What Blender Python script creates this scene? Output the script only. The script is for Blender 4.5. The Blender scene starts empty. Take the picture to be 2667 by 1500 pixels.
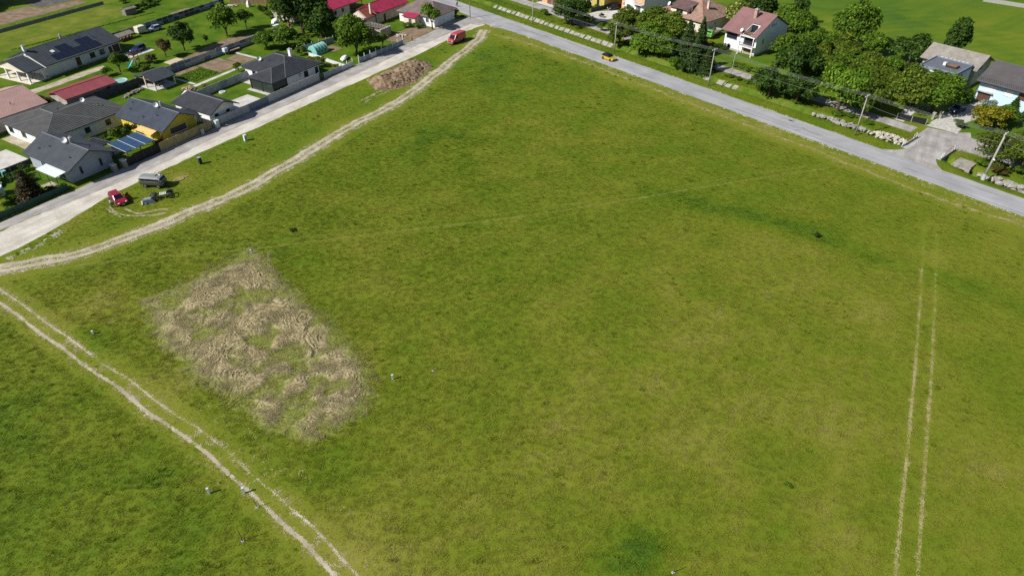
import bpy, math, random
import numpy as np
from mathutils import Vector, Matrix, noise as mnoise

random.seed(7); rng = np.random.default_rng(7)
S = bpy.context.scene
COL = S.collection
R_ = math.radians

# ------------------------------------------------------------------ camera
PITCH, FPX, CAMH = R_(37.4), 1779.0, 60.0
cam = bpy.data.cameras.new('camera'); cam_o = bpy.data.objects.new('camera', cam); COL.objects.link(cam_o)
cam.sensor_width = 36; cam.lens = 36 * FPX / 2667; cam.clip_start = .5; cam.clip_end = 6000
cam_o.location = (0, 0, CAMH); cam_o.rotation_euler = (math.pi / 2 - PITCH, 0, 0)
S.camera = cam_o
# ------------------------------------------------------------------ sky, sun, exposure
SUN_EL = R_(40.5); SHX, SHY = .906, .423                       # shadows fall to the right and slightly away
w = bpy.data.worlds.new('World'); S.world = w; w.use_nodes = True
nt = w.node_tree; bg = nt.nodes['Background']
sky = nt.nodes.new('ShaderNodeTexSky'); sky.sky_type = 'NISHITA'; sky.sun_disc = False
sky.sun_elevation = SUN_EL; sky.sun_rotation = math.atan2(-SHX, -SHY); sky.air_density = 1.0; sky.dust_density = .6
nt.links.new(sky.outputs[0], bg.inputs[0]); bg.inputs[1].default_value = .06
sl = bpy.data.lights.new('sun', 'SUN'); sl.energy = 5.0; sl.angle = R_(.5); sl.color = (1, .955, .88)
so = bpy.data.objects.new('sun', sl); COL.objects.link(so)
so.rotation_euler = Vector((SHX * math.cos(SUN_EL), SHY * math.cos(SUN_EL), -math.sin(SUN_EL))).to_track_quat('-Z', 'Y').to_euler()
so.location = (0, 0, 200)
vs = S.view_settings; vs.view_transform = 'Standard'; vs.look = 'None'; vs.exposure = .32; vs.gamma = 1; vs.use_curve_mapping = False
S.cycles.max_bounces = 6; S.cycles.transparent_max_bounces = 8
S.cycles.use_denoising = False

# ------------------------------------------------------------------ survey helpers
def G(u, v, z=0.):                                          # photo point -> metres on the plane at height z
    dx, dy = u - 1333.5, 750 - v; c, s = math.cos(PITCH), math.sin(PITCH)
    d = (dx, dy * s + FPX * c, dy * c - FPX * s); t = (z - CAMH) / d[2]
    return Vector((d[0] * t, d[1] * t, z))
LA = math.atan2(.85484, .51889); LC = (-51.70, 151.0)       # lane frame: a along the lane, b towards the meadow
RA = math.atan2(-.761, .64875); RC = (47.03, 156.55)        # road frame: r along the road, n away from the meadow
def Lp(a, b, z=0.): return Vector((LC[0] + a * math.cos(LA) + b * math.sin(LA), LC[1] + a * math.sin(LA) - b * math.cos(LA), z))
def Rp(r, n, z=0.): return Vector((RC[0] + r * math.cos(RA) - n * math.sin(RA), RC[1] + r * math.sin(RA) + n * math.cos(RA), z))
def toL(x, y):
    dx, dy = x - LC[0], y - LC[1]; c, s = math.cos(LA), math.sin(LA); return dx * c + dy * s, dx * s - dy * c
def toR(x, y):
    dx, dy = x - RC[0], y - RC[1]; c, s = math.cos(RA), math.sin(RA); return dx * c + dy * s, -dx * s + dy * c
def smooth(a, b, x):
    t = np.clip((x - a) / (b - a), 0, 1); return t * t * (3 - 2 * t)
def vnoise(x, y, seed=0):
    x = np.asarray(x, float); y = np.asarray(y, float); xi = np.floor(x).astype(np.int64); yi = np.floor(y).astype(np.int64)
    fx = x - xi; fy = y - yi; fx = fx * fx * (3 - 2 * fx); fy = fy * fy * (3 - 2 * fy)
    def h(a, b):
        n = (a * 374761393 + b * 668265263 + seed * 974711) & 0x7fffffff
        n = ((n ^ (n >> 13)) * 1274126177) & 0x7fffffff
        return ((n ^ (n >> 16)) & 0xffff) / 65535.
    return (h(xi, yi) * (1 - fx) + h(xi + 1, yi) * fx) * (1 - fy) + (h(xi, yi + 1) * (1 - fx) + h(xi + 1, yi + 1) * fx) * fy
def fbm(x, y, seed=0, o=4):
    v = 0; a = .5; t = 0
    for i in range(o): v = v + a * vnoise(x, y, seed + i); t += a; a *= .5; x = x * 2.03 + 3.1; y = y * 2.03 + 7.7
    return v / t
def polydist(x, y, pl):
    best = np.full(np.shape(x), 1e9)
    for p, q in zip(pl[:-1], pl[1:]):
        dx, dy = q[0] - p[0], q[1] - p[1]; t = np.clip(((x - p[0]) * dx + (y - p[1]) * dy) / (dx * dx + dy * dy), 0, 1)
        best = np.minimum(best, np.hypot(x - p[0] - t * dx, y - p[1] - t * dy))
    return best
def inpoly(x, y, pl):
    r = np.zeros(np.shape(x), bool); j = len(pl) - 1
    for i in range(len(pl)):
        (xi, yi), (xj, yj) = pl[i][:2], pl[j][:2]
        r ^= ((yi > y) != (yj > y)) & (x < (xj - xi) * (y - yi) / (yj - yi + 1e-12) + xi); j = i
    return r
def curve(pts, step):
    P = [Vector((p[0], p[1])) for p in pts]; P = [P[0] * 2 - P[1]] + P + [P[-1] * 2 - P[-2]]; out = []
    for i in range(1, len(P) - 2):
        p0, p1, p2, p3 = P[i - 1:i + 3]; n = max(1, int((p2 - p1).length / step))
        for k in range(n):
            t = k / n
            out.append(.5 * ((2 * p1) + (p2 - p0) * t + (2 * p0 - 5 * p1 + 4 * p2 - p3) * t * t + (3 * p1 - p0 - 3 * p2 + p3) * t ** 3))
    out.append(P[-2]); return out

# ------------------------------------------------------------------ materials
MATS = {}
def nodes(name):
    m = bpy.data.materials.new(name); m.use_nodes = True; t = m.node_tree
    return m, t, t.nodes['Principled BSDF']
def ramp(t, fac, cols):
    r = t.nodes.new('ShaderNodeValToRGB'); e = r.color_ramp.elements
    while len(e) < len(cols): e.new(.5)
    for k, (p, c) in enumerate(cols): e[k].position = p; e[k].color = (*c, 1)
    t.links.new(fac, r.inputs[0]); return r.outputs[0]
def noisen(t, scale, detail=4, rough=.55, vec=None):
    n = t.nodes.new('ShaderNodeTexNoise'); n.inputs['Scale'].default_value = scale; n.inputs['Detail'].default_value = detail; n.inputs['Roughness'].default_value = rough
    if vec is not None: t.links.new(vec, n.inputs['Vector'])
    return n.outputs[0]
def coords(t, world=False):
    if world: return t.nodes.new('ShaderNodeNewGeometry').outputs['Position']
    return t.nodes.new('ShaderNodeTexCoord').outputs['Object']
def mixc(t, a, b, f, mode='MIX'):
    m = t.nodes.new('ShaderNodeMix'); m.data_type = 'RGBA'; m.blend_type = mode
    for k, v in ((6, a), (7, b)):
        if isinstance(v, tuple): m.inputs[k].default_value = (*v, 1)
        else: t.links.new(v, m.inputs[k])
    if isinstance(f, float): m.inputs[0].default_value = f
    else: t.links.new(f, m.inputs[0])
    return m.outputs[2]
def bump(t, bs, h, strength, dist):
    b = t.nodes.new('ShaderNodeBump'); b.inputs['Strength'].default_value = strength; b.inputs['Distance'].default_value = dist
    t.links.new(h, b.inputs['Height']); t.links.new(b.outputs[0], bs.inputs['Normal'])
def mat(name, col, rough=.8, var=.25, scale=1.2, metal=0., bmp=0., spec=.3, fine=9., world=False, tint=None):
    """plain surface with large stains and fine grain"""
    if name in MATS: return MATS[name]
    m, t, b = nodes(name); co = coords(t, world)
    n1 = noisen(t, scale, 5, .6, co); n2 = noisen(t, scale * fine, 3, .6, co)
    d = tuple(c * (1 - var) for c in col); l = tuple(min(1, c * (1 + var * .7)) for c in col)
    if tint: d = tint
    c1 = ramp(t, n1, [(.3, d), (.72, l)])
    c2 = ramp(t, n2, [(.25, (1 - var * .7,) * 3), (.75, (1 + var * .4,) * 3)])
    t.links.new(mixc(t, c1, c2, 1., 'MULTIPLY'), b.inputs['Base Color'])
    b.inputs['Roughness'].default_value = rough; b.inputs['Metallic'].default_value = metal; b.inputs['Specular IOR Level'].default_value = spec
    if bmp: bump(t, b, n2, .6, bmp)
    MATS[name] = m; return m
def leafmat(name, cols, trans=.4):
    m, t, b = nodes(name); b.inputs['Roughness'].default_value = .62; b.inputs['Specular IOR Level'].default_value = .22
    g = t.nodes.new('ShaderNodeNewGeometry'); oi = t.nodes.new('ShaderNodeObjectInfo')
    a = t.nodes.new('ShaderNodeMath'); a.operation = 'MULTIPLY_ADD'; t.links.new(g.outputs['Random Per Island'], a.inputs[0]); a.inputs[1].default_value = .75
    n1 = noisen(t, .9, 2, .5, coords(t)); m2 = t.nodes.new('ShaderNodeMath'); m2.operation = 'MULTIPLY_ADD'
    t.links.new(n1, m2.inputs[0]); m2.inputs[1].default_value = .5; m2.inputs[2].default_value = -.12; t.links.new(m2.outputs[0], a.inputs[2])
    c = ramp(t, a.outputs[0], cols)
    hs = t.nodes.new('ShaderNodeHueSaturation'); mr = t.nodes.new('ShaderNodeMapRange'); t.links.new(oi.outputs['Random'], mr.inputs[0]); mr.inputs[3].default_value = .8; mr.inputs[4].default_value = 1.2
    t.links.new(mr.outputs[0], hs.inputs['Value']); t.links.new(c, hs.inputs['Color'])
    t.links.new(hs.outputs[0], b.inputs['Base Color'])
    tr = t.nodes.new('ShaderNodeBsdfTranslucent'); t.links.new(mixc(t, hs.outputs[0], (1., 1.0, .35), 1., 'MULTIPLY'), tr.inputs[0])
    mx = t.nodes.new('ShaderNodeMixShader'); mx.inputs[0].default_value = trans
    t.links.new(b.outputs[0], mx.inputs[1]); t.links.new(tr.outputs[0], mx.inputs[2]); t.links.new(mx.outputs[0], t.nodes['Material Output'].inputs[0])
    MATS[name] = m; return m
def glassmat(name='window_glass', col=(.02, .028, .035), rough=.06):
    if name in MATS: return MATS[name]
    m, t, b = nodes(name); b.inputs['Base Color'].default_value = (*col, 1); b.inputs['Roughness'].default_value = rough; b.inputs['Specular IOR Level'].default_value = .3
    MATS[name] = m; return m
def paint(name, col, metal=.25, rough=.3):
    if name in MATS: return MATS[name]
    m, t, b = nodes(name); n = noisen(t, 5, 3, .5, coords(t))
    t.links.new(ramp(t, n, [(.3, tuple(c * .88 for c in col)), (.7, tuple(min(1, c * 1.06) for c in col))]), b.inputs['Base Color'])
    b.inputs['Metallic'].default_value = metal; b.inputs['Roughness'].default_value = rough; b.inputs['Coat Weight'].default_value = .6; b.inputs['Coat Roughness'].default_value = .08
    MATS[name] = m; return m

GR = [(.0, (.034, .088, .008)), (.22, (.062, .125, .009)), (.42, (.101, .154, .0080)), (.62, (.148, .175, .0135)), (.82, (.205, .203, .032)), (1., (.31, .262, .11))]
def grassmat(name, attr_kind, lift=0., mul=1.):
    m, t, b = nodes(name); at = t.nodes.new('ShaderNodeAttribute'); at.attribute_type = attr_kind; at.attribute_name = 'tone'
    co = coords(t, True)
    n1 = noisen(t, .11, 5, .62, co); n2 = noisen(t, 1.1, 5, .68, co); n3 = noisen(t, 6., 3, .7, co)
    def add(a, k, c):
        q = t.nodes.new('ShaderNodeMath'); q.operation = 'MULTIPLY_ADD'; t.links.new(a, q.inputs[0]); q.inputs[1].default_value = k
        if isinstance(c, float): q.inputs[2].default_value = c
        else: t.links.new(c, q.inputs[2])
        return q.outputs[0]
    f = add(n1, .28, at.outputs['Fac']); f = add(n2, .20, f); f = add(n3, .30, f); f = add(f, 1., -.385 + lift)
    if attr_kind == 'INSTANCER':
        g = t.nodes.new('ShaderNodeNewGeometry'); f = add(g.outputs['Random Per Island'], .22, f); f = add(f, 1., -.10)
    c = ramp(t, f, GR)
    if mul != 1: c = mixc(t, c, (mul, mul, mul), 1., 'MULTIPLY')
    t.links.new(c, b.inputs['Base Color']); b.inputs['Roughness'].default_value = .8; b.inputs['Specular IOR Level'].default_value = .12
    if attr_kind == 'GEOMETRY': bump(t, b, n3, .55, .12)
    MATS[name] = m; return m
grassmat('meadow_ground', 'GEOMETRY'); grassmat('meadow_grass', 'INSTANCER', .09)
def lawn(name, a, b_, c, sc=.22):
    m, t, b = nodes(name); co = coords(t, True); n1 = noisen(t, sc, 4, .6, co); n2 = noisen(t, 5, 4, .7, co)
    x = mixc(t, ramp(t, n1, [(.3, a), (.5, b_), (.72, c)]), ramp(t, n2, [(.25, (.5,) * 3), (.75, (1.35,) * 3)]), 1., 'MULTIPLY')
    t.links.new(x, b.inputs['Base Color']); b.inputs['Roughness'].default_value = .85; b.inputs['Specular IOR Level'].default_value = .1
    bump(t, b, n2, .6, .1); MATS[name] = m; return m
lawn('garden_lawn', (.040, .094, .005), (.075, .142, .006), (.128, .172, .013))
lawn('bank_grass', (.045, .10, .010), (.085, .14, .012), (.15, .17, .035), .5)
def groundmat(name, cols, s1, s2, bm=.03, rough=.92):
    m, t, b = nodes(name); co = coords(t, True); n1 = noisen(t, s1, 6, .62, co); n2 = noisen(t, s2, 4, .7, co)
    x = mixc(t, ramp(t, n1, [(.32, cols[0]), (.5, cols[1]), (.68, cols[2])]), ramp(t, n2, [(.25, (.72,) * 3), (.75, (1.22,) * 3)]), 1., 'MULTIPLY')
    t.links.new(x, b.inputs['Base Color']); b.inputs['Roughness'].default_value = rough; b.inputs['Specular IOR Level'].default_value = .15
    bump(t, b, n2, .6, bm); MATS[name] = m; return m
groundmat('road_asphalt', ((.29, .293, .308), (.335, .338, .353), (.385, .386, .396)), .16, 7)
def streaks(name, ang, along=.05, across=1.3, lo=.82, hi=1.12):
    m = MATS[name]; t = m.node_tree; b = t.nodes['Principled BSDF']; src = b.inputs['Base Color'].links[0].from_socket
    mp = t.nodes.new('ShaderNodeMapping'); t.links.new(coords(t, True), mp.inputs[0]); mp.vector_type = 'TEXTURE'; mp.inputs['Rotation'].default_value = (0, 0, ang); mp.inputs['Scale'].default_value = (1 / along, 1 / across, 1)
    n = noisen(t, 1., 5, .6, mp.outputs[0]); n2 = noisen(t, 2.2, 6, .75, coords(t, True))
    x = mixc(t, src, ramp(t, n, [(.3, (lo,) * 3), (.7, (hi,) * 3)]), 1., 'MULTIPLY'); x = mixc(t, x, ramp(t, n2, [(.30, (.80, .80, .82)), (.40, (1.,) * 3)]), 1., 'MULTIPLY'); t.links.new(x, b.inputs['Base Color'])
streaks('road_asphalt', RA)
groundmat('lane_asphalt', ((.27, .25, .24), (.345, .325, .31), (.43, .41, .385)), .3, 5)
streaks('lane_asphalt', LA, .06, .8, .78, 1.15)
groundmat('tar_patch', ((.22, .222, .232), (.265, .266, .276), (.31, .311, .32)), .8, 9)
groundmat('pale_gravel', ((.42, .385, .325), (.545, .51, .445), (.63, .595, .53)), .28, 4, .05)
streaks('pale_gravel', LA, .08, .7, .82, 1.1)
groundmat('track_gravel', ((.29, .245, .17), (.40, .35, .26), (.51, .46, .365)), .5, 6, .06)
groundmat('straw_line', ((.20, .18, .055), (.30, .255, .11), (.40, .345, .19)), .6, 7, .06)
groundmat('straw_soft', ((.16, .165, .025), (.215, .205, .05), (.28, .25, .09)), .6, 7, .06)
groundmat('soil', ((.15, .105, .07), (.215, .155, .105), (.29, .22, .155)), .5, 5, .08)
groundmat('mound_earth', ((.125, .085, .05), (.225, .158, .10), (.31, .23, .155)), .45, 3, .12)
groundmat('plough', ((.07, .062, .06), (.11, .10, .1), (.16, .15, .145)), .6, 4, .1)
groundmat('concrete_slab', ((.42, .405, .38), (.52, .50, .47), (.60, .58, .55)), .5, 6, .01)
groundmat('cobble', ((.33, .32, .30), (.46, .445, .41), (.58, .56, .52)), 1.5, 3, .05)
groundmat('bank_stone', ((.19, .18, .155), (.29, .275, .245), (.38, .36, .325)), .9, 5, .05)
groundmat('rubble', ((.30, .27, .22), (.46, .43, .37), (.60, .57, .50)), 1.5, 4, .05)

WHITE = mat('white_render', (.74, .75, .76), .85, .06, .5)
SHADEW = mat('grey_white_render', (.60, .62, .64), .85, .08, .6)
YEL = mat('yellow_render', (.68, .52, .06), .85, .1, .5)
OLIVE = mat('olive_yellow_render', (.45, .37, .10), .85, .1, .5)
BEIGE = mat('beige_render', (.57, .46, .36), .88, .14, .6)
CREAM = mat('cream_render', (.66, .60, .50), .88, .12, .6)
SKYB = mat('light_blue_render', (.50, .67, .80), .85, .06, .6)
ORNG = mat('orange_render', (.62, .33, .17), .85, .1, .6)
OLDW = mat('stained_render', (.42, .39, .33), .9, .3, .7)
BRICK = mat('brick_wall', (.36, .26, .19), .9, .3, 1.5)
ANTH = mat('anthracite_tile', (.050, .054, .064), .85, .22, .6, spec=.06)
GREYT = mat('grey_concrete_tile', (.088, .090, .090), .9, .2, .7, spec=.06)
SLATE = mat('blue_grey_shingle', (.070, .079, .094), .9, .2, .7, spec=.06)
BLUSH = mat('blue_black_shingle', (.060, .071, .092), .9, .2, .7, spec=.06)
MAROON = mat('maroon_sheet', (.26, .065, .075), .5, .2, .5, spec=.4)
CRIMS = mat('crimson_sheet', (.34, .03, .075), .5, .18, .5, spec=.4)
PINKT = mat('faded_pink_tile', (.47, .30, .27), .75, .12, .5)
REDT = mat('red_brown_tile', (.30, .085, .06), .7, .25, .7)
ETER = mat('red_brown_sheet', (.235, .125, .125), .75, .15, .4)
OLDT = mat('old_clay_tile', (.33, .215, .165), .85, .32, .8, fine=14)
OLDT2 = mat('dark_clay_tile', (.145, .09, .085), .8, .3, .8)
BRNT = mat('brown_concrete_tile', (.115, .107, .110), .9, .16, .5, spec=.06)
GREYE = mat('lichen_grey_sheet', (.29, .265, .235), .9, .25, .7)
BLUER = mat('blue_sheet', (.05, .16, .38), .5, .15, .6)
CONC = mat('fence_concrete', (.40, .405, .405), .9, .16, .8)
CONCB = mat('blue_grey_panel', (.17, .20, .26), .8, .2, .8)
CONCD = mat('dark_panel', (.055, .065, .085), .8, .25, .8)
CONCT = mat('bluish_panel', (.27, .32, .36), .8, .2, .8)
WFEN = mat('whitewashed_panel', (.60, .62, .63), .85, .12, .8)
BLACK = mat('black_screen', (.012, .013, .015), .6, .3, 1)
BAMB = mat('reed_panel', (.36, .29, .13), .85, .25, 1.2, fine=16)
WOOD = mat('timber', (.25, .15, .08), .75, .3, 2, fine=12)
WOODG = mat('grey_timber', (.22, .20, .17), .85, .3, 2, fine=12)
BROWN = mat('brown_door', (.11, .05, .035), .6, .2, 1)
DARKF = mat('dark_frame', (.035, .037, .042), .5, .15, 2)
WFRAME = mat('white_frame', (.75, .76, .77), .5, .05, 2)
STEEL = mat('galvanised_steel', (.45, .47, .49), .45, .15, 2, metal=.6)
DISHM = mat('dish_white', (.72, .73, .74), .5, .06, 2)
POLEC = mat('pole_concrete', (.34, .33, .305), .9, .15, 1)
CABLE = mat('cable_grey', (.24, .26, .23), .6, .1, 1)
RUBBER = mat('rubber', (.016, .016, .017), .85, .2, 4)
RIM = mat('rim_grey', (.30, .31, .32), .35, .1, 3, metal=.6)
LAMP = mat('headlamp', (.75, .77, .8), .12, .05, 3, spec=.7)
REDL = mat('tail_lamp', (.35, .01, .012), .2, .1, 3)
BARK = mat('bark', (.085, .06, .042), .95, .3, 2.5)
AWN = mat('orange_awning', (.80, .46, .17), .8, .06, 1)
POLY = mat('milky_sheet', (.66, .72, .80), .45, .04, 1)
TURQ = mat('turquoise_plastic', (.12, .55, .58), .4, .1, 2)
MINT = mat('mint_film', (.20, .53, .46), .4, .15, 1.5)
WATER = mat('pool_water', (.30, .52, .50), .1, .12, .6, spec=.5)
STONE = mat('field_stone', (.30, .27, .23), .9, .25, 1.5)
TARP = mat('white_tarp', (.75, .76, .76), .6, .08, 1.5)
REDP = mat('rail_red', (.38, .07, .06), .6, .15, 2)
GLASS = glassmat()
SOLB = mat('solar_cells', (.035, .075, .15), .25, .15, 3, spec=.5)
SOLD = mat('solar_cells_black', (.012, .016, .035), .22, .15, 3, spec=.5)
LEAF = {
 'green': leafmat('leaf_green', [(.0, (0.0240, 0.0564, 0.0048)), (.4, (0.0670, 0.1411, 0.0096)), (.75, (0.1435, 0.2446, 0.0168)), (1, (0.2631, 0.3575, 0.0312))]),
 'bright': leafmat('leaf_bright', [(.0, (0.0308, 0.0750, 0.0060)), (.4, (0.0867, 0.1800, 0.0108)), (.75, (0.1637, 0.2700, 0.0192)), (1, (0.2888, 0.3750, 0.0360))]),
 'dark': leafmat('leaf_dark', [(.0, (0.0131, 0.0324, 0.0053)), (.4, (0.0328, 0.0756, 0.0092)), (.75, (0.0656, 0.1296, 0.0145)), (1, (0.1313, 0.1980, 0.0264))]),
 'olive': leafmat('leaf_olive', [(.0, (0.0275, 0.0567, 0.0060)), (.4, (0.0798, 0.1352, 0.0108)), (.75, (0.1540, 0.2126, 0.0168)), (1, (0.2888, 0.3284, 0.0360))]),
 'yellow': leafmat('leaf_yellow', [(.0, (0.0525, 0.0675, 0.0060)), (.4, (0.1575, 0.1650, 0.0108)), (.75, (0.2975, 0.2700, 0.0144)), (1, (0.4550, 0.3750, 0.0360))]),
 'brown': leafmat('leaf_brown', [(.0, (0.0280, 0.0300, 0.0072)), (.4, (0.0788, 0.0675, 0.0168)), (.75, (0.1488, 0.1125, 0.0300)), (1, (0.2275, 0.1800, 0.0540))]),
 'conifer': leafmat('needle_dark', [(.0, (0.0091, 0.0234, 0.0058)), (.4, (0.0273, 0.0585, 0.0115)), (.75, (0.0546, 0.1014, 0.0173)), (1, (0.1024, 0.1599, 0.0288))], .12),
 'brownfir': leafmat('needle_brown', [(.0, (0.0105, 0.0105, 0.0036)), (.4, (0.0280, 0.0225, 0.0072)), (.75, (0.0560, 0.0420, 0.0132)), (1, (0.0963, 0.0690, 0.0216))], .12),
 'blue': leafmat('needle_blue', [(.0, (0.0700, 0.1050, 0.0840)), (.4, (0.1400, 0.1950, 0.1560)), (.75, (0.2275, 0.3000, 0.2400)), (1, (0.3500, 0.4200, 0.3360))], .1),
 'flower': leafmat('leaf_flowering', [(.0, (0.0350, 0.0750, 0.0072)), (.4, (0.1050, 0.1800, 0.0144)), (.7, (0.2800, 0.3000, 0.0600)), (1, (0.7875, 0.6900, 0.3360))]),
 'red': leafmat('leaf_red', [(.0, (0.0525, 0.0120, 0.0072)), (.4, (0.1400, 0.0270, 0.0144)), (.75, (0.2450, 0.0600, 0.0240)), (1, (0.3500, 0.1350, 0.0360))]),
}

# ------------------------------------------------------------------ mesh helpers
class MB:
    def __init__(s): s.v = []; s.f = []; s.mi = []; s.cur = 0
    def add(s, vs_, fs, mi=None):
        o = len(s.v); s.v += [tuple(p) for p in vs_]; s.f += [tuple(o + i for i in f) for f in fs]; s.mi += [s.cur if mi is None else mi] * len(fs); return s
    def box(s, c, d, rz=0., mi=None, top=1., M=None):
        x, y, z = d[0] / 2, d[1] / 2, d[2] / 2
        P = [Vector((sx * x * (top if sz > 0 else 1), sy * y * (top if sz > 0 else 1), sz * z)) for sz in (-1, 1) for sy in (-1, 1) for sx in (-1, 1)]
        if M is not None: P = [M @ p for p in P]
        if rz: q = Matrix.Rotation(rz, 3, 'Z'); P = [q @ p for p in P]
        P = [p + Vector(c) for p in P]
        return s.add(P, [(0, 2, 3, 1), (4, 5, 7, 6), (0, 1, 5, 4), (2, 6, 7, 3), (0, 4, 6, 2), (1, 3, 7, 5)], mi)
    def bb(s, x0, x1, y0, y1, z0, z1, mi=None): return s.box(((x0 + x1) / 2, (y0 + y1) / 2, (z0 + z1) / 2), (abs(x1 - x0), abs(y1 - y0), abs(z1 - z0)), 0, mi)
    def poly(s, pts, mi=None): return s.add(pts, [tuple(range(len(pts)))], mi)
    def tube(s, p0, p1, r0, r1=None, n=8, mi=None, caps=True):
        p0, p1 = Vector(p0), Vector(p1); r1 = r0 if r1 is None else r1; d = (p1 - p0).normalized()
        u = d.orthogonal().normalized(); v = d.cross(u)
        P = [p + (u * math.cos(k * 2 * math.pi / n) + v * math.sin(k * 2 * math.pi / n)) * r for p, r in ((p0, r0), (p1, r1)) for k in range(n)]
        F = [(k, (k + 1) % n, n + (k + 1) % n, n + k) for k in range(n)]
        if caps: F += [tuple(range(n - 1, -1, -1)), tuple(range(n, 2 * n))]
        return s.add(P, F, mi)
    def path(s, pts, r, n=5, mi=None):
        for a, b in zip(pts[:-1], pts[1:]): s.tube(a, b, r, None, n, mi, False)
        return s
    def loft(s, rings, mi=None, cap=True):
        n = len(rings[0]); P = [p for r in rings for p in r]
        F = [(i * n + k, i * n + (k + 1) % n, (i + 1) * n + (k + 1) % n, (i + 1) * n + k) for i in range(len(rings) - 1) for k in range(n)]
        if cap: F += [tuple(range(n - 1, -1, -1)), tuple(range((len(rings) - 1) * n, len(rings) * n))]
        return s.add(P, F, mi)
    def prism(s, poly, h0, h1, axis='z', mi=None):
        f = {'z': lambda p, h: (p[0], p[1], h), 'y': lambda p, h: (p[0], h, p[1]), 'x': lambda p, h: (h, p[0], p[1])}[axis]; n = len(poly)
        P = [f(p, h0) for p in poly] + [f(p, h1) for p in poly]
        return s.add(P, [tuple(range(n - 1, -1, -1)), tuple(range(n, 2 * n))] + [(k, (k + 1) % n, n + (k + 1) % n, n + k) for k in range(n)], mi)
    def blob(s, c, r, seed=0, amp=.25, n=6, mi=None):
        P = []; F = []; m = n + 2
        for i in range(m):
            th = math.pi * i / (m - 1)
            for k in range(n * 2):
                ph = math.pi * k / n; d = Vector((math.sin(th) * math.cos(ph), math.sin(th) * math.sin(ph), math.cos(th)))
                q = 1 + amp * mnoise.noise(d * 1.7 + Vector((seed * 3.7, seed * 1.3, 0)))
                P.append((c[0] + d.x * r[0] * q, c[1] + d.y * r[1] * q, c[2] + d.z * r[2] * q))
        for i in range(m - 1):
            for k in range(n * 2): F.append((i * 2 * n + k, (i + 1) * 2 * n + k, (i + 1) * 2 * n + (k + 1) % (2 * n), i * 2 * n + (k + 1) % (2 * n)))
        return s.add(P, F, mi)
    def mesh(s, name, mats_):
        me = bpy.data.meshes.new(name); me.from_pydata(s.v, [], s.f)
        for m in (mats_ if isinstance(mats_, (list, tuple)) else [mats_]): me.materials.append(m)
        if any(s.mi): me.polygons.foreach_set('material_index', s.mi)
        me.update(); return me
    def build(s, name, mats_, parent=None, loc=None, smooth_=False, rz=0.):
        me = s.mesh(name, mats_); o = bpy.data.objects.new(name, me); COL.objects.link(o)
        if parent is not None: o.parent = parent
        if loc is not None: o.location = loc
        if rz: o.rotation_euler.z = rz
        if smooth_: me.polygons.foreach_set('use_smooth', [True] * len(me.polygons))
        return o
def rawmesh(name, V, F, m, parent=None):
    me = bpy.data.meshes.new(name); V = np.asarray(V, np.float32); F = np.asarray(F, np.int32); k = F.shape[1]
    me.vertices.add(len(V)); me.vertices.foreach_set('co', V.ravel()); me.loops.add(F.size); me.loops.foreach_set('vertex_index', F.ravel())
    me.polygons.add(len(F)); me.polygons.foreach_set('loop_start', np.arange(0, F.size, k, dtype=np.int32)); me.polygons.foreach_set('loop_total', np.full(len(F), k, np.int32))
    me.update(calc_edges=True); me.materials.append(m); return me
def link(name, me, parent=None, loc=None, rz=0., sc=None):
    o = bpy.data.objects.new(name, me); COL.objects.link(o)
    if parent is not None: o.parent = parent
    if loc is not None: o.location = loc
    if rz: o.rotation_euler.z = rz
    if sc is not None: o.scale = sc
    return o
def tag(o, label, cat, group=None, kind=None):
    if label: o['label'] = label
    if cat: o['category'] = cat
    if group: o['group'] = group
    if kind: o['kind'] = kind
    return o
def struct(o): o['kind'] = 'structure'; return o
def thing(name, label, cat, loc, rz=0., group=None):
    o = bpy.data.objects.new(name, None); COL.objects.link(o); o.empty_display_size = .3
    o.location = loc; o.rotation_euler.z = rz; return tag(o, label, cat, group)
def thingL(name, label, cat, a, b, drz=0., group=None, z=0.): return thing(name, label, cat, Lp(a, b, z), LA + R_(drz), group)
def thingR(name, label, cat, r, n, drz=0., group=None, z=0.): return thing(name, label, cat, Rp(r, n, z), RA + R_(drz), group)

# ------------------------------------------------------------------ ground
def px(l, k=1.0353): return [tuple(G(u * k, v * k)[:2]) for u, v in l]
TRACK1 = px([(-60, 680), (0, 676), (110, 656), (207, 636), (310, 600), (400, 566), (480, 532), (560, 500), (640, 462), (740, 405), (870, 325), (1000, 255), (1090, 190), (1165, 130), (1205, 95), (1218, 76)])
TRACK2 = px([(-80, 690), (0, 742), (100, 815), (190, 882), (290, 952), (400, 1030), (510, 1108), (620, 1200), (740, 1312), (870, 1445), (960, 1540)])
TRACK3 = px([(2275, 1520), (2290, 1330), (2312, 1065), (2328, 850), (2336, 700), (2340, 590), (2341, 540)])
FAINT = [(-70, 83.5), (-58.5, 86.6), (-40, 89.4), (-26.8, 92.5), (4.3, 99.7), (39.6, 110.7), (59.2, 116.4)]
VERGE = [(-4.7, 195.7), (7.6, 184.4), (25, 164.8), (35.5, 151.6), (57.6, 125.3), (72.1, 106.8), (83.9, 95.1), (95, 82)]
LUSH = px([(1640, 480), (1750, 510), (1900, 545), (2060, 590), (2200, 645), (2340, 690), (2480, 730), (2600, 790)])
DRY = px([(632, 628), (520, 690), (370, 760), (395, 850), (520, 960), (690, 1080), (790, 1105), (935, 1010), (930, 920), (800, 790), (700, 690)])
MOUND = [Lp(a, b)[:2] for a, b in ((16.6, 9), (12.6, 15.5), (16, 20.0), (22, 20.5), (32, 18), (35, 14), (34, 10.5), (25, 9))]
def ditch_z(r, n):
    n = n + 2.2 * smooth(52, 59, r)
    return -1.15 * smooth(2.3, 3.1, n) + 1.15 * smooth(3.5, 5.9, n)
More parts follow.
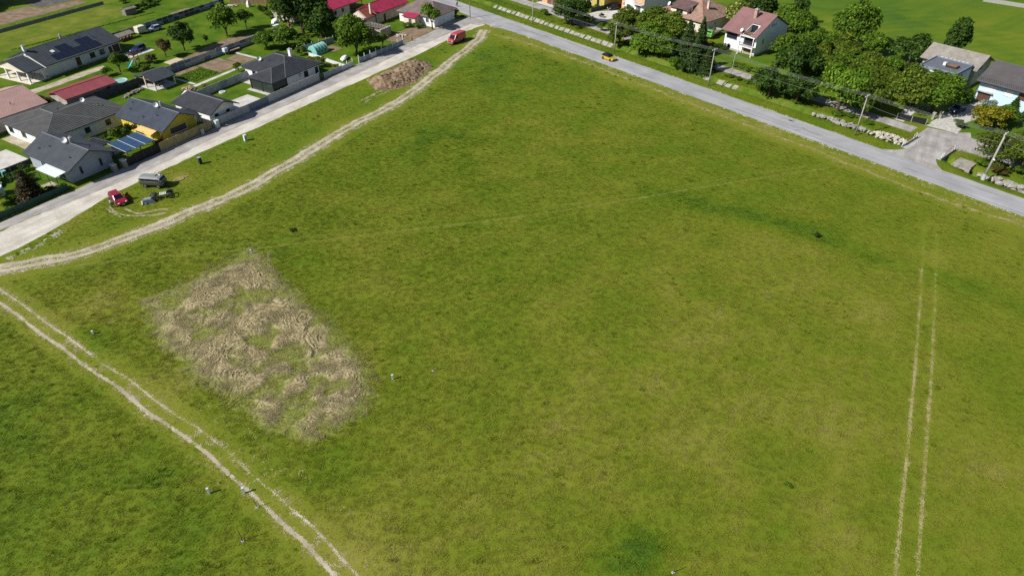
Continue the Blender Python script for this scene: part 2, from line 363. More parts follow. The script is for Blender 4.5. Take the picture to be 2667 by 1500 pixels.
def tone(x, y):
    t = .525 + .26 * (fbm(x * .045, y * .045, 3) - .5) + .31 * (fbm(x * .22, y * .22, 9, 3) - .5)
    r, n = toR(x, y)
    t = t - .20 * np.exp(-(polydist(x, y, LUSH) / 2.8) ** 2) * (.5 + fbm(x * .3, y * .3, 21))
    for (u, v), rad, k in (((1700, 1425), 3.4, .20), ((1600, 1400), 2.6, .17), ((1660, 1470), 2.4, .15), ((1170, 380), 11, .12), ((1380, 170), 20, .12), ((1100, 350), 5, .1), ((1130, 300), 6, .08), ((60, 1080), 7, .10), ((280, 1010), 5, .09), ((240, 880), 4, .14), ((760, 640), 8, .07)):
        p = G(u, v); t = t - k * np.exp(-(((x - p.x) ** 2 + (y - p.y) ** 2) / rad ** 2)) * (1.5 * smooth(.25, .75, fbm(x * .45, y * .45, 31, 3)))
    for (u, v), rad, k in (((1000, 1400), 9, .14), ((1450, 1150), 14, .10), ((290, 790), 6, .12), ((1900, 1000), 18, .07), ((2100, 760), 14, .06), ((1420, 330), 16, .05), ((440, 1010), 6, .12), ((470, 465), 2, .3), ((215, 560), 3, .2)):
        p = G(u, v); t = t + k * np.exp(-(((x - p.x) ** 2 + (y - p.y) ** 2) / rad ** 2))
    t = t - .06 * smooth(75, 120, y) - .06 * inpoly(x, y, TRACK2 + [(-90, 30)])
    v = smooth(-17.5, -14, n) * (1 - smooth(-8.5, -7, n)) * (1 - smooth(60, 80, r)); t = t + .14 * v * (.3 + 1.2 * fbm(x * .25, y * .25, 14))
    t = t + .13 * np.exp(-(polydist(x, y, VERGE) / 1.0) ** 2)
    t = t + .16 * np.exp(-(polydist(x, y, TRACK2) / 2.2) ** 2) + .10 * np.exp(-(polydist(x, y, TRACK1) / 3.2) ** 2)
    t = t - .05 * (n > 1) + ((n > 12) & (n < 300)) * (.6 * (fbm(x * .05, y * .05, 5) - .5) + .3 * (fbm(x * .2, y * .2, 6, 2) - .5) - .05)
    a, b = toL(x, y); t = t - .05 * ((b < -3) & (a > -70) & (a < 80)) + .04 * (b < -72)
    a, b = toL(x, y); t = t + .05 * np.sin(b * 2.6 + 1.5 * fbm(x * .1, y * .1, 88, 2)) * smooth(.45, .65, fbm(x * .03, y * .03, 89, 2))
    ed_ = np.where(inpoly(x, y, DRY), 1, -1) * polydist(x, y, DRY + DRY[:1]); t = t + .10 * smooth(-2, 2, ed_)
    return np.clip(t, .05, .98)
rl = np.unique(np.concatenate([np.linspace(-900, -140, 20), np.arange(-140, 125, 1.6), np.linspace(125, 900, 20)]))
nl = np.unique(np.concatenate([np.linspace(-900, -200, 14), np.arange(-200, 0.6, 1.6), np.arange(.8, 7.3, .36), np.arange(7.6, 100, 1.8), np.linspace(100, 1200, 26)]))
RR, NN = np.meshgrid(rl, nl, indexing='ij')
gx = RC[0] + RR * math.cos(RA) - NN * math.sin(RA); gy = RC[1] + RR * math.sin(RA) + NN * math.cos(RA)
gz = np.where((RR > -135) & (RR < 120), ditch_z(RR, NN), 0)
V = np.stack([gx, gy, gz], -1).reshape(-1, 3); nn_ = len(nl)
ii, jj = np.meshgrid(np.arange(len(rl) - 1), np.arange(nn_ - 1), indexing='ij'); k0 = (ii * nn_ + jj).ravel()
me = rawmesh('ground', V, np.stack([k0, k0 + nn_, k0 + nn_ + 1, k0 + 1], -1), MATS['meadow_ground'])
at = me.attributes.new('tone', 'FLOAT', 'POINT'); at.data.foreach_set('value', tone(V[:, 0], V[:, 1]).astype(np.float32))
me.polygons.foreach_set('use_smooth', [True] * len(me.polygons))
ground = struct(link('ground', me))

def sheet(name, pts, m, z, jag=0., step=.5):
    P = [Vector((p[0], p[1], 0)) for p in pts]
    if jag:
        Q = []
        for a, b in zip(P, P[1:] + P[:1]):
            n = max(1, int((b - a).length / step)); d = (b - a).normalized(); nr = Vector((-d.y, d.x, 0))
            for k in range(n):
                q = a + (b - a) * (k / n); Q.append(q + nr * jag * 2 * (fbm(q.x * .9, q.y * .9, 4, 3) - .5))
        P = Q
    return struct(MB().poly([(p.x, p.y, z) for p in P]).build(name, m))
def strip(name, left, right, m, z, jag=.12):
    mb = MB(); V = []; n = len(left)
    for k in range(n):
        for p, s in ((left[k], 1), (right[k], -1)):
            j = jag * 2 * (float(fbm(p[0] * .8, p[1] * .8, 6, 3)) - .5); d = (Vector(left[k][:2]) - Vector(right[k][:2])).normalized() * j * s
            V.append((p[0] + d.x, p[1] + d.y, z))
    mb.add(V, [(2 * k + 1, 2 * k, 2 * k + 2, 2 * k + 3) for k in range(n - 1)])
    o = mb.build(name, m); return struct(o)
def ragged(name, pl, bands, m, z, cell=.16, half=2.2, base=.0, wob=.35, fade=None, nsc=1.1, mod=0.):
    """worn strip along a line: small ground cells kept where traffic has bared the soil"""
    C = curve(pl, cell); n = len(C); Cx = np.array([p.x for p in C]); Cy = np.array([p.y for p in C])
    tx = np.gradient(Cx); ty = np.gradient(Cy); L = np.hypot(tx, ty); nx, ny = -ty / L, tx / L
    T = np.arange(-half, half + cell, cell); X = Cx[:, None] + nx[:, None] * T; Y = Cy[:, None] + ny[:, None] * T
    X = X + .05 * (vnoise(X * 9, Y * 9, 2) - .5) ; Y = Y + .05 * (vnoise(X * 9, Y * 9, 5) - .5)
    cx = (X[:-1, :-1] + X[1:, 1:]) / 2; cy = (Y[:-1, :-1] + Y[1:, 1:]) / 2
    sarc = np.linspace(0, 1, n - 1)[:, None] * np.ones((1, len(T) - 1)); tt = ((T[:-1] + T[1:]) / 2)[None, :] + wob * 2 * (fbm(cx * .22, cy * .22, 8, 2) - .5)
    p = np.full(cx.shape, base)
    for off, hw, dens in bands: p = np.maximum(p, dens * (1 - smooth(hw * .55, hw * 1.5, np.abs(tt - off))))
    if mod: p = p * (1 - mod + 2 * mod * fbm(cx * .16, cy * .16, 37, 3))
    if fade is not None: p = p * fade(sarc)
    nz = np.clip((.7 * fbm(cx * nsc, cy * nsc, 17, 3) + .3 * vnoise(cx * 4.2, cy * 4.2, 23) - .28) / .44, 0, 1); wn = np.random.default_rng(n).random(cx.shape)
    keep = p > .42 * nz + .58 * wn
    idx = np.arange(X.size).reshape(X.shape); F = np.stack([idx[:-1, :-1], idx[1:, :-1], idx[1:, 1:], idx[:-1, 1:]], -1)[keep]
    V = np.stack([X, Y, np.full(X.shape, z)], -1).reshape(-1, 3)
    u, inv = np.unique(F.ravel(), return_inverse=True)
    return struct(link(name, rawmesh(name, V[u], inv.reshape(-1, 4)[:, ::-1], m)))
# main road along the ditch, its junction with the lane
rr = np.arange(-330, 230, 1.5)
strip('main_road', [Rp(r, -1.9) for r in rr], [Rp(r, -8.5 - 1.6 * math.exp(-((r + 72) / 7) ** 2)) for r in rr], MATS['road_asphalt'], .012, .16)
ragged('road_shoulder', [Rp(r, -8.75)[:2] for r in range(-64, 100, 4)], [(0, .3, .3)], MATS['pale_gravel'], .010, .16, .9, 0, .25)
ragged('road_edge_gravel', [Rp(r, -1.75)[:2] for r in range(-100, 42, 4)], [(0, .28, .26)], MATS['pale_gravel'], .009, .16, .8, 0, .2)
for q, pts in enumerate(([(700, 380), (790, 372), (900, 400), (1010, 440), (1100, 470), (1060, 478), (980, 452), (880, 415), (800, 392), (720, 398)],)):
    sheet('tar_patch', [G(1200 + x / 4.83, y / 4.83) for x, y in pts], MATS['tar_patch'], .017, .1)
sheet('tar_patch', [G(1900 + x / 4.83, 150 + y / 4.83) for x, y in ((860, 880), (930, 880), (1010, 925), (1100, 950), (1180, 985), (1090, 980), (1000, 945), (920, 905))], MATS['tar_patch'], .017, .12)
for x, y in ((825, 872), (855, 918), (790, 795)):
    c = G(1900 + x / 4.83, 150 + y / 4.83); sheet('tar_patch', [c + Vector((.75 * math.cos(k) * (1 + .2 * math.sin(3 * k)), .6 * math.sin(k), 0)) for k in np.arange(0, 6.28, .5)], MATS['tar_patch'], .017)
ragged('worn_path', px([(240, 740), (330, 830), (450, 950), (600, 1080), (800, 1250), (960, 1420)]), [(0, 1.0, .16)], MATS['straw_line'], .010, .11, 2.2, 0, 1.2)
for r_, n_, w_, l_ in ((-52, -4.2, .8, 3.5), (-14, -6.6, .6, 5), (-8, -3.2, .5, 2.2), (14, -6.9, .7, 6), (22, -3.4, .5, 3), (50, -6.2, .8, 4.5), (62, -4.0, .6, 5), (-40, -7.4, .5, 6), (-78, -5, .8, 4)):
    sheet('tar_patch', [Rp(r_ + l_ * .5 * math.cos(k) * (1 + .25 * math.sin(3 * k + r_)), n_ + w_ * .5 * math.sin(k) * (1 + .3 * math.cos(2 * k))) for k in np.arange(0, 6.28, .4)], MATS['tar_patch'], .017)
# village lane: asphalt with a pale gravel edge
aa = np.arange(-110, 69.1, 1.5)
gl = [(-140, 9), (-75, 9.5), (-66, 10.6), (-58, 9.4), (-52, 8.2), (-47, 7.4), (-33, 7.3), (-12, 7.9), (10, 8.2), (37, 8.9), (44, 8.6), (56, 8.3), (66, 9.0), (71, 10.5)]
strip('gravel_shoulder', [Lp(a, 3.2) for a in aa], [Lp(a, np.interp(a, [g[0] for g in gl], [g[1] for g in gl])) for a in aa], MATS['pale_gravel'], .008, .35)
strip('village_lane', [Lp(a, .35 + .1 * math.sin(a * .2)) for a in aa], [Lp(a, 4.5 + .35 * math.sin(a * .11) + (.9 if a > 45 else 0) - 1.4 * float(smooth(-40, -66, a))) for a in aa], MATS['lane_asphalt'], .014, .3)
sheet('road_junction', [Lp(67, .2), Lp(69, -.2), Lp(72, -.6), Rp(-79, -7.5), Rp(-66, -7.8), Rp(-66.5, -9.6), Rp(-69.5, -10.8), Lp(70.5, 9.5), Lp(67, 8.2)], MATS['lane_asphalt'], .018, .3)
ragged('gravel_apron', [Lp(-70, 12)[:2], Lp(-64.5, 12.3)[:2], Lp(-60, 11.2)[:2]], [(0, .7, .34)], MATS['pale_gravel'], .007, .12, 2.0)
# dirt tracks worn into the meadow
ragged('dirt_track', TRACK1, [(-.8, .45, .96), (.75, .45, .90), (0, .45, .52), (-1.7, .5, .36), (1.7, .4, .22)], MATS['track_gravel'], .011, .10, 2.6, 0, .5, mod=.25)
ragged('dirt_track', TRACK2, [(-.78, .22, .88), (.78, .16, .60), (-.78, .5, .26), (.78, .5, .22), (0, .6, .14)], MATS['track_gravel'], .011, .075, 1.9, 0, .28, mod=.5)
ragged('worn_verge', TRACK2, [(0, 2.2, .30)], MATS['straw_soft'], .008, .11, 3.6, 0, .8)
ragged('worn_verge', TRACK1, [(0, 2.8, .28)], MATS['straw_soft'], .008, .12, 4.2, 0, .8)
ragged('wheel_rut_pair', TRACK3, [(-.92, .19, .66), (.92, .19, .72), (-.92, .45, .24), (.92, .45, .24)], MATS['straw_line'], .011, .075, 1.6, 0, .12, lambda s: .95 - .72 * smooth(.35, .95, s), mod=.35)
ragged('wheel_rut_pair', FAINT, [(-.8, .20, .54), (.8, .16, .30), (0, 1.2, .06)], MATS['straw_soft'], .016, .075, 1.8, 0, .2)
ragged('worn_verge', VERGE, [(0, .35, .60), (0, 1.3, .22)], MATS['straw_line'], .012, .11, 2.2, 0, .6)
ragged('worn_verge', [Rp(r, -10.1)[:2] for r in range(-66, 95, 4)], [(0, .7, .30)], MATS['straw_line'], .009, .12, 1.8, 0, .9)
for pts in ([(260, 840), (330, 900), (420, 960), (520, 1000), (700, 1020), (900, 1015), (1150, 1010), (1400, 960)], [(560, 870), (700, 930), (850, 975), (1000, 950), (1150, 920), (1300, 890), (1450, 895)], [(200, 870), (300, 940), (420, 1005), (500, 1040)]):
    ragged('wheel_track', [G(250 + x / 7.7, 430 + y / 7.7)[:2] for x, y in pts], [(0, .16, .8)], MATS['track_gravel'], .009, .1, .6, 0, .12)
ragged('worn_verge', [G(u, v)[:2] for u, v in ((930, 268), (990, 238), (1060, 212), (1120, 190), (1180, 160))], [(0, .35, .45), (-1.2, .3, .35)], MATS['track_gravel'], .009, .17, 2.2, 0, .5)
# across the ditch: access lane, bridge apron
rr = np.arange(-330, 43.5, 1.5)
strip('side_lane', [Rp(r, 13.6 + (2.2 * float(smooth(-55, -75, r)) )) for r in rr], [Rp(r, 10.2 + (1.6 * float(smooth(-55, -75, r)))) for r in rr], MATS['lane_asphalt'], .03, .2)
sheet('side_lane', [Rp(43.4, 9.9), Rp(44.3, 8.6), Rp(51.0, 8.3), Rp(54, 9.4), Rp(60, 9.8), Rp(75, 9), Rp(160, 7), Rp(160, 14), Rp(75, 15), Rp(60, 17), Rp(47.7, 16.6), Rp(43.4, 15)], MATS['lane_asphalt'], .034, .15)
sheet('road_junction', [G(2267 + x / 4.83, 220 + y / 4.83) for x, y in ((150, 815), (300, 828), (430, 815), (540, 778), (606, 705), (640, 600), (720, 545), (1030, 612), (1260, 612), (1270, 700), (1420, 760), (1600, 830), (1560, 900), (1290, 880), (1060, 805), (870, 890), (822, 935), (838, 1010), (900, 1085), (1020, 1145), (800, 1080), (500, 950), (250, 860))], MATS['lane_asphalt'], .038, .06)
# ditch bank lined with stone slabs
bk = MB(); rr = np.arange(-96, 110, 1.2); prof = (3.3, 3.7, 4.1, 4.5, 4.9, 5.3, 5.8)
for k, r in enumerate(rr):
    for n0 in prof:
        n1 = n0 - 2.2 * float(smooth(52, 59, r)); p = Rp(r, n1); bk.v.append((p.x, p.y, float(ditch_z(r, n1)) + .012))
q = len(prof)
for k in range(len(rr) - 1):
    if 43.6 < rr[k] < 51: continue
    for j in range(q - 1): bk.f.append((k * q + j, (k + 1) * q + j, (k + 1) * q + j + 1, k * q + j + 1)); bk.mi.append(0)
bank = struct(bk.build('ditch_bank', MATS['bank_grass'], None, None, True))
slabs = []
for k in range(3):
    mb = MB(); w_ = .88; rs = random.Random(k)
    P = [(-w_ + rs.uniform(-.06, .06), -.8 + rs.uniform(-.1, .1)), (w_ + rs.uniform(-.06, .06), -.8 + rs.uniform(-.1, .1)), (w_ + rs.uniform(-.06, .1), .8 + rs.uniform(-.12, .12)), (-w_ + rs.uniform(-.1, .06), .8 + rs.uniform(-.12, .12))]
    mb.prism(P, -.12, .08); slabs.append(mb.mesh('stone_slab', MATS['bank_stone']))
def put_slab(r, n, sc=1., tilt=0.):
    o = link('stone_slab', random.choice(slabs), bank); e = .25
    sl_ = math.atan2(float(ditch_z(r, n + e) - ditch_z(r, n - e)), 2 * e)
    o.location = Rp(r, n, float(ditch_z(r, n)) + .07); o.rotation_euler = Matrix.Rotation(RA, 3, 'Z').to_4x4().to_3x3().copy().to_euler()
    M = Matrix.Rotation(RA, 4, 'Z') @ Matrix.Rotation(sl_ + tilt, 4, 'X') @ Matrix.Rotation(random.uniform(-.12, .12), 4, 'Y') @ Matrix.Rotation(random.uniform(-.12, .12), 4, 'Z')
    o.rotation_euler = M.to_euler(); o.scale = (sc * random.uniform(.85, 1.08), random.uniform(.85, 1.1), 1)
r = -86.
while r < -35:
    if random.random() > .07: put_slab(r, 4.55 + random.uniform(-.12, .12))
    r += random.uniform(1.95, 2.35)
for r0, r1 in ((-4.8, 5),):
    r = r0
    while r < r1:
        if random.random() > .22: put_slab(r, (4.5 if r < 50 else 2.3) + random.uniform(-.2, .2), random.uniform(.6, 1), random.uniform(-.15, .1))
        r += random.uniform(1.8, 2.6)

# ------------------------------------------------------------------ garden surfaces
def sheetL(name, pts, m, z, jag=0.): return sheet(name, [Lp(a, b) for a, b in pts], MATS[m], z, jag)
def sheetR(name, pts, m, z, jag=0.): return sheet(name, [Rp(a, b) for a, b in pts], MATS[m], z, jag)
def rectp(a0, a1, b0, b1): return [(a0, b0), (a1, b0), (a1, b1), (a0, b1)]
sheetL('lawn', rectp(-60, 66, -34.5, -.2), 'garden_lawn', .006)
sheetL('lawn', [(-60, -71), (46, -71), (50, -35), (-60, -35)], 'garden_lawn', .006)
sheetL('driveway', [(-60, -53.2), (-26, -53.2), (-13, -54.3), (-10, -54), (-10, -51.6), (-25, -50.4), (-60, -50)], 'track_gravel', .012, .2)
sheetL('driveway', [(-4, -57.5), (4.5, -58), (4.5, -53.2), (-3, -53)], 'concrete_slab', .013, .1)
sheetL('garden_path', rectp(-46.5, -44.2, -32, -13.5), 'track_gravel', .013, .2)
sheetL('patio', rectp(-62, -48.5, -26.5, -17), 'concrete_slab', .013)
sheetL('patio', [(-11, -8.5), (-4.2, -8), (-4.6, -.6), (-12.5, -.6)], 'concrete_slab', .013)
sheetL('patio', rectp(-41, -37.2, -9.8, -6.2), 'concrete_slab', .013)
sheetL('patio', rectp(0.4, 3.4, -15.6, -10.2), 'concrete_slab', .013)
sheetL('vegetable_bed', rectp(2.2, 9.0, -33.5, -24.9), 'soil', .012, .15)
sheetL('vegetable_bed', rectp(9.4, 13.2, -31.7, -24.9), 'soil', .012, .15)
sheetL('vegetable_bed', [(-5, -34.3), (2, -34.3), (2, -32), (-4.4, -31.6)], 'soil', .012, .15)
sheetL('vegetable_bed', [(4, -41), (12, -43.2), (20.3, -44.6), (27.2, -41), (25, -37), (18, -37), (8, -37), (3, -37)], 'soil', .013, .5)
sheetL('vegetable_bed', rectp(28, 31.5, -15.5, -11.5), 'soil', .012, .1)
sheetL('garden_path', [(-7.2, -23.2), (13.0, -24.4), (13.0, -23.4), (-7.2, -22.0)], 'concrete_slab', .014, .06)
sheetL('garden_path', rectp(13.6, 14.5, -33, -23.5), 'concrete_slab', .014, .06)
sheetL('garden_path', rectp(-6.6, -5.9, -31, -23.5), 'concrete_slab', .014, .06)
sheetL('bare_yard', [(42, -7), (50, -8), (57, -6.2), (58, .1), (43.5, .2)], 'soil', .012, .4)
sheetL('bare_yard', [(58, -1.6), (68, -.6), (69, .2), (58, .4)], 'track_gravel', .013, .3)
sheetL('bare_yard', [(-53.5, -6.5), (-51.4, -6.2), (-51.2, -1), (-52.8, -1)], 'track_gravel', .013, .3)
# ploughed and sown plots beyond the far lawn
sheetL('meadow_strip', [(-40, -101.5), (40, -105.5), (46, -73), (-40, -71.3)], 'garden_lawn', .005)
lawn('hay_strip', (.08, .13, .012), (.13, .165, .016), (.20, .215, .035), .18)
sheetL('hay_strip', [(-40, -101), (24, -104.6), (27, -90), (10, -86.6), (-40, -83)], 'hay_strip', .012, .8)
sheetL('sown_plot', [(-40, -108), (22.5, -111), (22.5, -106), (-40, -103.4)], 'bank_grass', .012, .3)
sheetL('ploughed_plot', [(-40, -124), (10, -123), (11, -117.5), (22.5, -116.7), (22.5, -111.6), (-40, -109)], 'soil', .014, .4)
sheetL('ploughed_plot', [(11.5, -128), (32, -130), (30, -117.4), (11.5, -118.4)], 'plough', .014, .3)
sheetL('bare_yard', [(27.5, -78.5), (34.5, -79.5), (37, -75), (30, -74)], 'soil', .014, .2)
# right-hand gardens
sheetR('driveway', [(42.6, 16.0), (48.6, 16.8), (47.5, 24), (50, 36), (44.5, 38), (42.9, 31), (42.4, 24)], 'cobble', .04, .1)
sheetR('driveway', [(36.6, 14), (38.7, 14.2), (37.6, 24), (35.3, 23.8)], 'concrete_slab', .04, .08)
sheetR('driveway', [(-60, 16.3), (-52.5, 16), (-52, 28), (-57, 30), (-60.3, 24)], 'concrete_slab', .04, .1)
sheetR('garden_path', [(-80, 16.2), (-63, 16.0), (-63, 18.4), (-80, 18.4)], 'concrete_slab', .038, .15)
sheetR('bare_yard', [(26, 41), (33, 40), (33, 33), (27, 33)], 'track_gravel', .02, .8)
sheetR('bare_yard', [(1, 30), (5, 36), (9, 38), (6, 31)], 'soil', .02, .8)
sheetR('garden_path', [(54, 20), (58, 23), (66, 22), (120, 15), (120, 12), (66, 17)], 'pale_gravel', .037, .2)

# ------------------------------------------------------------------ houses
def slope(mb, a, b, c, d, course=.36, lift=.05):
    a, b, c, d = map(Vector, (a, b, c, d)); L = ((d + c) / 2 - (a + b) / 2).length; n = max(1, int(L / course)); N = (b - a).cross(d - a)
    if N.length < 1e-6: N = (b - a).cross(c - a)
    N.normalize()
    for k in range(n):
        t0, t1 = k / n, (k + 1) / n; l0, r0 = a.lerp(d, t0), b.lerp(c, t0); l1, r1 = a.lerp(d, t1), b.lerp(c, t1); u = N * lift
        mb.add([l0 + u, r0 + u, r1, l1, l0, r0], [(0, 1, 2, 3), (4, 5, 1, 0)])
def seams(mb, a, b, c, d, sp=.5, h=.045, w=.05):
    a, b, c, d = map(Vector, (a, b, c, d)); n = max(2, int((b - a).length / sp)); N = (b - a).cross(d - a).normalized(); e = (b - a).normalized() * w / 2
    for k in range(1, n):
        t = k / n; p, q = a.lerp(b, t), d.lerp(c, t)
        mb.add([p - e, p + e, p + e + N * h, p - e + N * h, q - e, q + e, q + e + N * h, q - e + N * h], [(0, 1, 2, 3), (3, 2, 6, 7), (0, 3, 7, 4), (1, 5, 6, 2)])
def roof_pts(x0, x1, y0, y1, ze, zr, axis, h0, h1):
    T = (lambda u, v, z: (u, v, z)) if axis == 'x' else (lambda u, v, z: (v, u, z))
    if axis == 'y': x0, x1, y0, y1 = y0, y1, x0, x1
    m = (y0 + y1) / 2; A, B, C, D = T(x0, y0, ze), T(x1, y0, ze), T(x1, y1, ze), T(x0, y1, ze); R0, R1 = T(x0 + h0, m, zr), T(x1 - h1, m, zr)
    sl = [(A, B, R1, R0), (C, D, R0, R1)]
    if h1: sl.append((B, C, R1, R1))
    if h0: sl.append((D, A, R0, R0))
    if axis == 'y': sl = [(b, a, d, c) for a, b, c, d in sl]
    return sl, (R0, R1), (A, B, C, D)
def roof(T, x0, x1, y0, y1, ze, zr, m, axis='x', h0=0., h1=0., style='tile', course=.48, name='roof', thick=.17, capm=None, skip=()):
    mb = MB(); sl, (R0, R1), E = roof_pts(x0, x1, y0, y1, ze, zr, axis, h0, h1)
    for k, q in enumerate(sl):
        if k in skip: continue
        if style == 'tile': slope(mb, *q, course=course)
        else:
            slope(mb, *q, course=99, lift=.0); 
            if style == 'seam' and q[2] != q[3]: seams(mb, *q, sp=course)
        a, b, c, d = [Vector(p) - Vector((0, 0, thick)) for p in q]; mb.poly([d, c, b, a] if (c - d).length > 1e-6 else [c, b, a])
        a0, b0, c0, d0 = map(Vector, q)
        mb.add([a0 + Vector((0, 0, .03)), b0 + Vector((0, 0, .03)), b, a], [(0, 3, 2, 1)])
        for p, r_, pb, rb_ in ((b0, c0, b, c), (d0, a0, d, a)): mb.add([p, r_, rb_, pb], [(0, 3, 2, 1)])
    o = mb.build(name, m, T)
    cp = MB(); cp.tube(Vector(R0) + Vector((0, 0, .0)), Vector(R1) + Vector((0, 0, .0)), .11, None, 6)
    if h0 or h1:
        cor = E if axis == 'x' else E
        for h, Rr, cs in ((h0, R0, (E[0], E[3])), (h1, R1, (E[1], E[2]))):
            if h:
                for c_ in cs: cp.tube(c_, Rr, .075, None, 5)
    cp.build('ridge_cap', capm or (mat('ridge_grey', (.17, .18, .19), .9, .1, 1, spec=.05) if m in (SLATE, BLUSH, GREYT, ANTH) else m), o)
    return o
def walls(T, x0, x1, y0, y1, zt, m, zr=None, axis='x', name='wall', z0=0., zg=None):
    """box of walls; zr = apex height of the gable ends"""
    mb = MB()
    if zr is None: mb.bb(x0, x1, y0, y1, z0, zt)
    elif axis == 'x':
        ym = (y0 + y1) / 2; mb.prism([(y0, z0), (y1, z0), (y1, zt), (ym, zr), (y0, zt)], x0, x1, 'x')
    else:
        xm = (x0 + x1) / 2; mb.prism([(x0, z0), (x1, z0), (x1, zt), (xm, zr), (x0, zt)], y0, y1, 'y')
    return mb.build(name, m, T)
def opening(T, W, side, s, z, w_, h, fm=None, pm=None, name='window', mull=1, sill=True, fw=.08, dep=.06):
    """window or door set on a wall; W = (x0,x1,y0,y1) of the wall, s = position along it"""
    fm = fm or WFRAME; pm = pm or GLASS; x0, x1, y0, y1 = W
    def P(u, v, d):   # u along, v up, d outward
        return {'f': (s + u, y0 - d, v), 'k': (s - u, y1 + d, v), 'l': (x0 - d, s - u, v), 'r': (x1 + d, s + u, v)}[side]
    def bar(mb, u0, u1, v0, v1, d0, d1):
        c = [P(u, v, d) for d in (d0, d1) for v in (v0, v1) for u in (u0, u1)]
        mb.add(c, [(0, 1, 3, 2), (4, 6, 7, 5), (0, 4, 5, 1), (2, 3, 7, 6), (0, 2, 6, 4), (1, 5, 7, 3)])
    mb = MB(); a = w_ / 2
    bar(mb, -a, a, z, z + fw, -.02, dep); bar(mb, -a, a, z + h - fw, z + h, -.02, dep)
    bar(mb, -a, -a + fw, z + fw, z + h - fw, -.02, dep); bar(mb, a - fw, a, z + fw, z + h - fw, -.02, dep)
    for k in range(mull): u = -a + w_ * (k + 1) / (mull + 1); bar(mb, u - fw * .4, u + fw * .4, z + fw, z + h - fw, -.02, dep * .9)
    o = mb.build(name, fm, T)
    pb = MB(); bar(pb, -a + fw * .9, a - fw * .9, z + fw * .9, z + h - fw * .9, -.01, dep * .4); pb.build('pane' if name == 'window' else 'panel', pm, o)
    if sill: sb = MB(); bar(sb, -a - .06, a + .06, z - .06, z - .002, -.01, .14); sb.build('sill', STEEL if fm is DARKF else WFRAME, o)
    return o
def door(T, W, side, s, w_, h, m=BROWN, z=.02, name='door'):
    o = opening(T, W, side, s, z, w_, h, DARKF if m is not WFRAME else WFRAME, m, name, 0, False)
    return o
def chimney(rf, x, y, z0, z1, m, s=.55, cap=CONC):
    mb = MB().bb(x - s / 2, x + s / 2, y - s / 2, y + s / 2, z0, z1); mb.bb(x - s * .65, x + s * .65, y - s * .65, y + s * .65, z1, z1 + .1, 1)
    mb.bb(x - s * .2, x + s * .2, y - s * .2, y + s * .2, z1 + .1, z1 + .32, 1); return mb.build('chimney', [m, cap], rf)
def dish(parent, x, y, z, r=.42, az=-1.9, name='satellite_dish'):
    d = Vector((math.cos(az), math.sin(az), .55)).normalized(); u = d.orthogonal().normalized(); v = d.cross(u); rings = []
    for t in (0, .35, .7, 1.):
        rings.append([Vector((x, y, z + .75)) + (u * math.cos(k * .5236) + v * math.sin(k * .5236)) * max(.01, r * t) + d * (.22 * t * t - .1) for k in range(12)])
    mb = MB().loft(rings, 0, False); mb.loft([[p - d * .02 for p in g] for g in rings[::-1]], 0, False)
    c = Vector((x, y, z + .75)); mb.tube((x, y, z - .2), c - d * .12, .03, None, 6, 1); mb.tube(c + u * r * .9 + d * .1, c + d * .55, .012, None, 4, 1); mb.box(c + d * .57, (.09, .09, .12), 0, 1)
    return mb.build(name, [DISHM, STEEL], parent)
def vent(rf, x, y, z): return MB().tube((x, y, z - .15), (x, y, z + .35), .07, None, 6).tube((x, y, z + .35), (x, y, z + .42), .12, None, 6).build('vent_pipe', DARKF, rf)
def gutter(T, x0, x1, y, z, m=DARKF): return MB().tube((x0, y, z), (x1, y, z), .06, None, 6).build('gutter', m, T)
def solar(T, a, b, c, d, nx, ny, cell=SOLB, frame=WFRAME, lift=.10):
    """panels laid over the quad a(bl) b(br) c(tr) d(tl)"""
    a, b, c, d = map(Vector, (a, b, c, d)); N = (b - a).cross(d - a).normalized(); out = []
    for i in range(nx):
        for j in range(ny):
            q = [a.lerp(b, u).lerp(d.lerp(c, u), v) + N * lift for u, v in ((i / nx, j / ny), ((i + 1) / nx, j / ny), ((i + 1) / nx, (j + 1) / ny), (i / nx, (j + 1) / ny))]
            ce = sum(q, Vector()) / 4; q = [ce + (p - ce) * .985 for p in q]; i_ = [ce + (p - ce) * .95 + N * .006 for p in q]
            mb = MB().add(q + [p - N * .05 for p in q], [(0, 1, 2, 3), (4, 7, 6, 5), (0, 4, 5, 1), (1, 5, 6, 2), (2, 6, 7, 3), (3, 7, 4, 0)], 0); mb.add(i_, [(0, 1, 2, 3)], 1)
            out.append(mb.build('solar_panel', [frame, cell], T))
    return out

# --- long bungalow with black solar panels (far left)
T = thingL('bungalow', 'long white bungalow with dark roof and black solar panels on it', 'house', -11.9, -64.4, 6)
HX = 10.9; yf, yb = -6.9, 6.9; wr = (-10.4, 10.3, -6.2, 6.2)
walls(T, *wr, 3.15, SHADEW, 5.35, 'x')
rf = roof(T, -HX, HX, yf, yb, 3.0, 5.6, SLATE)
MB().bb(-10.42, 10.32, -6.23, 6.23, 0, .35).build('plinth', CONC, T)
chimney(rf, -10.3, -.3, 4.6, 6.7, WHITE); chimney(rf, .5, 1.4, 4.6, 6.1, STEEL, .45, STEEL); vent(rf, 3.2, -.8, 5.4); vent(rf, -1, -4, 4.1); vent(rf, 6, -3, 4.6)
MB().box((-5.6, -3.3, 4.52), (.8, .9, .1), 0, None, 1, Matrix.Rotation(.36, 3, 'X')).build('skylight', LAMP, rf)
def onroof(x, t, y0=yf, ze=3.0, zr=5.6): return (x, y0 + (0 - y0) * t, ze + (zr - ze) * t)
solar(rf, onroof(-7.2, .08), onroof(5.6, .08), onroof(5.6, .40), onroof(-7.2, .40), 8, 1, SOLD, DARKF)
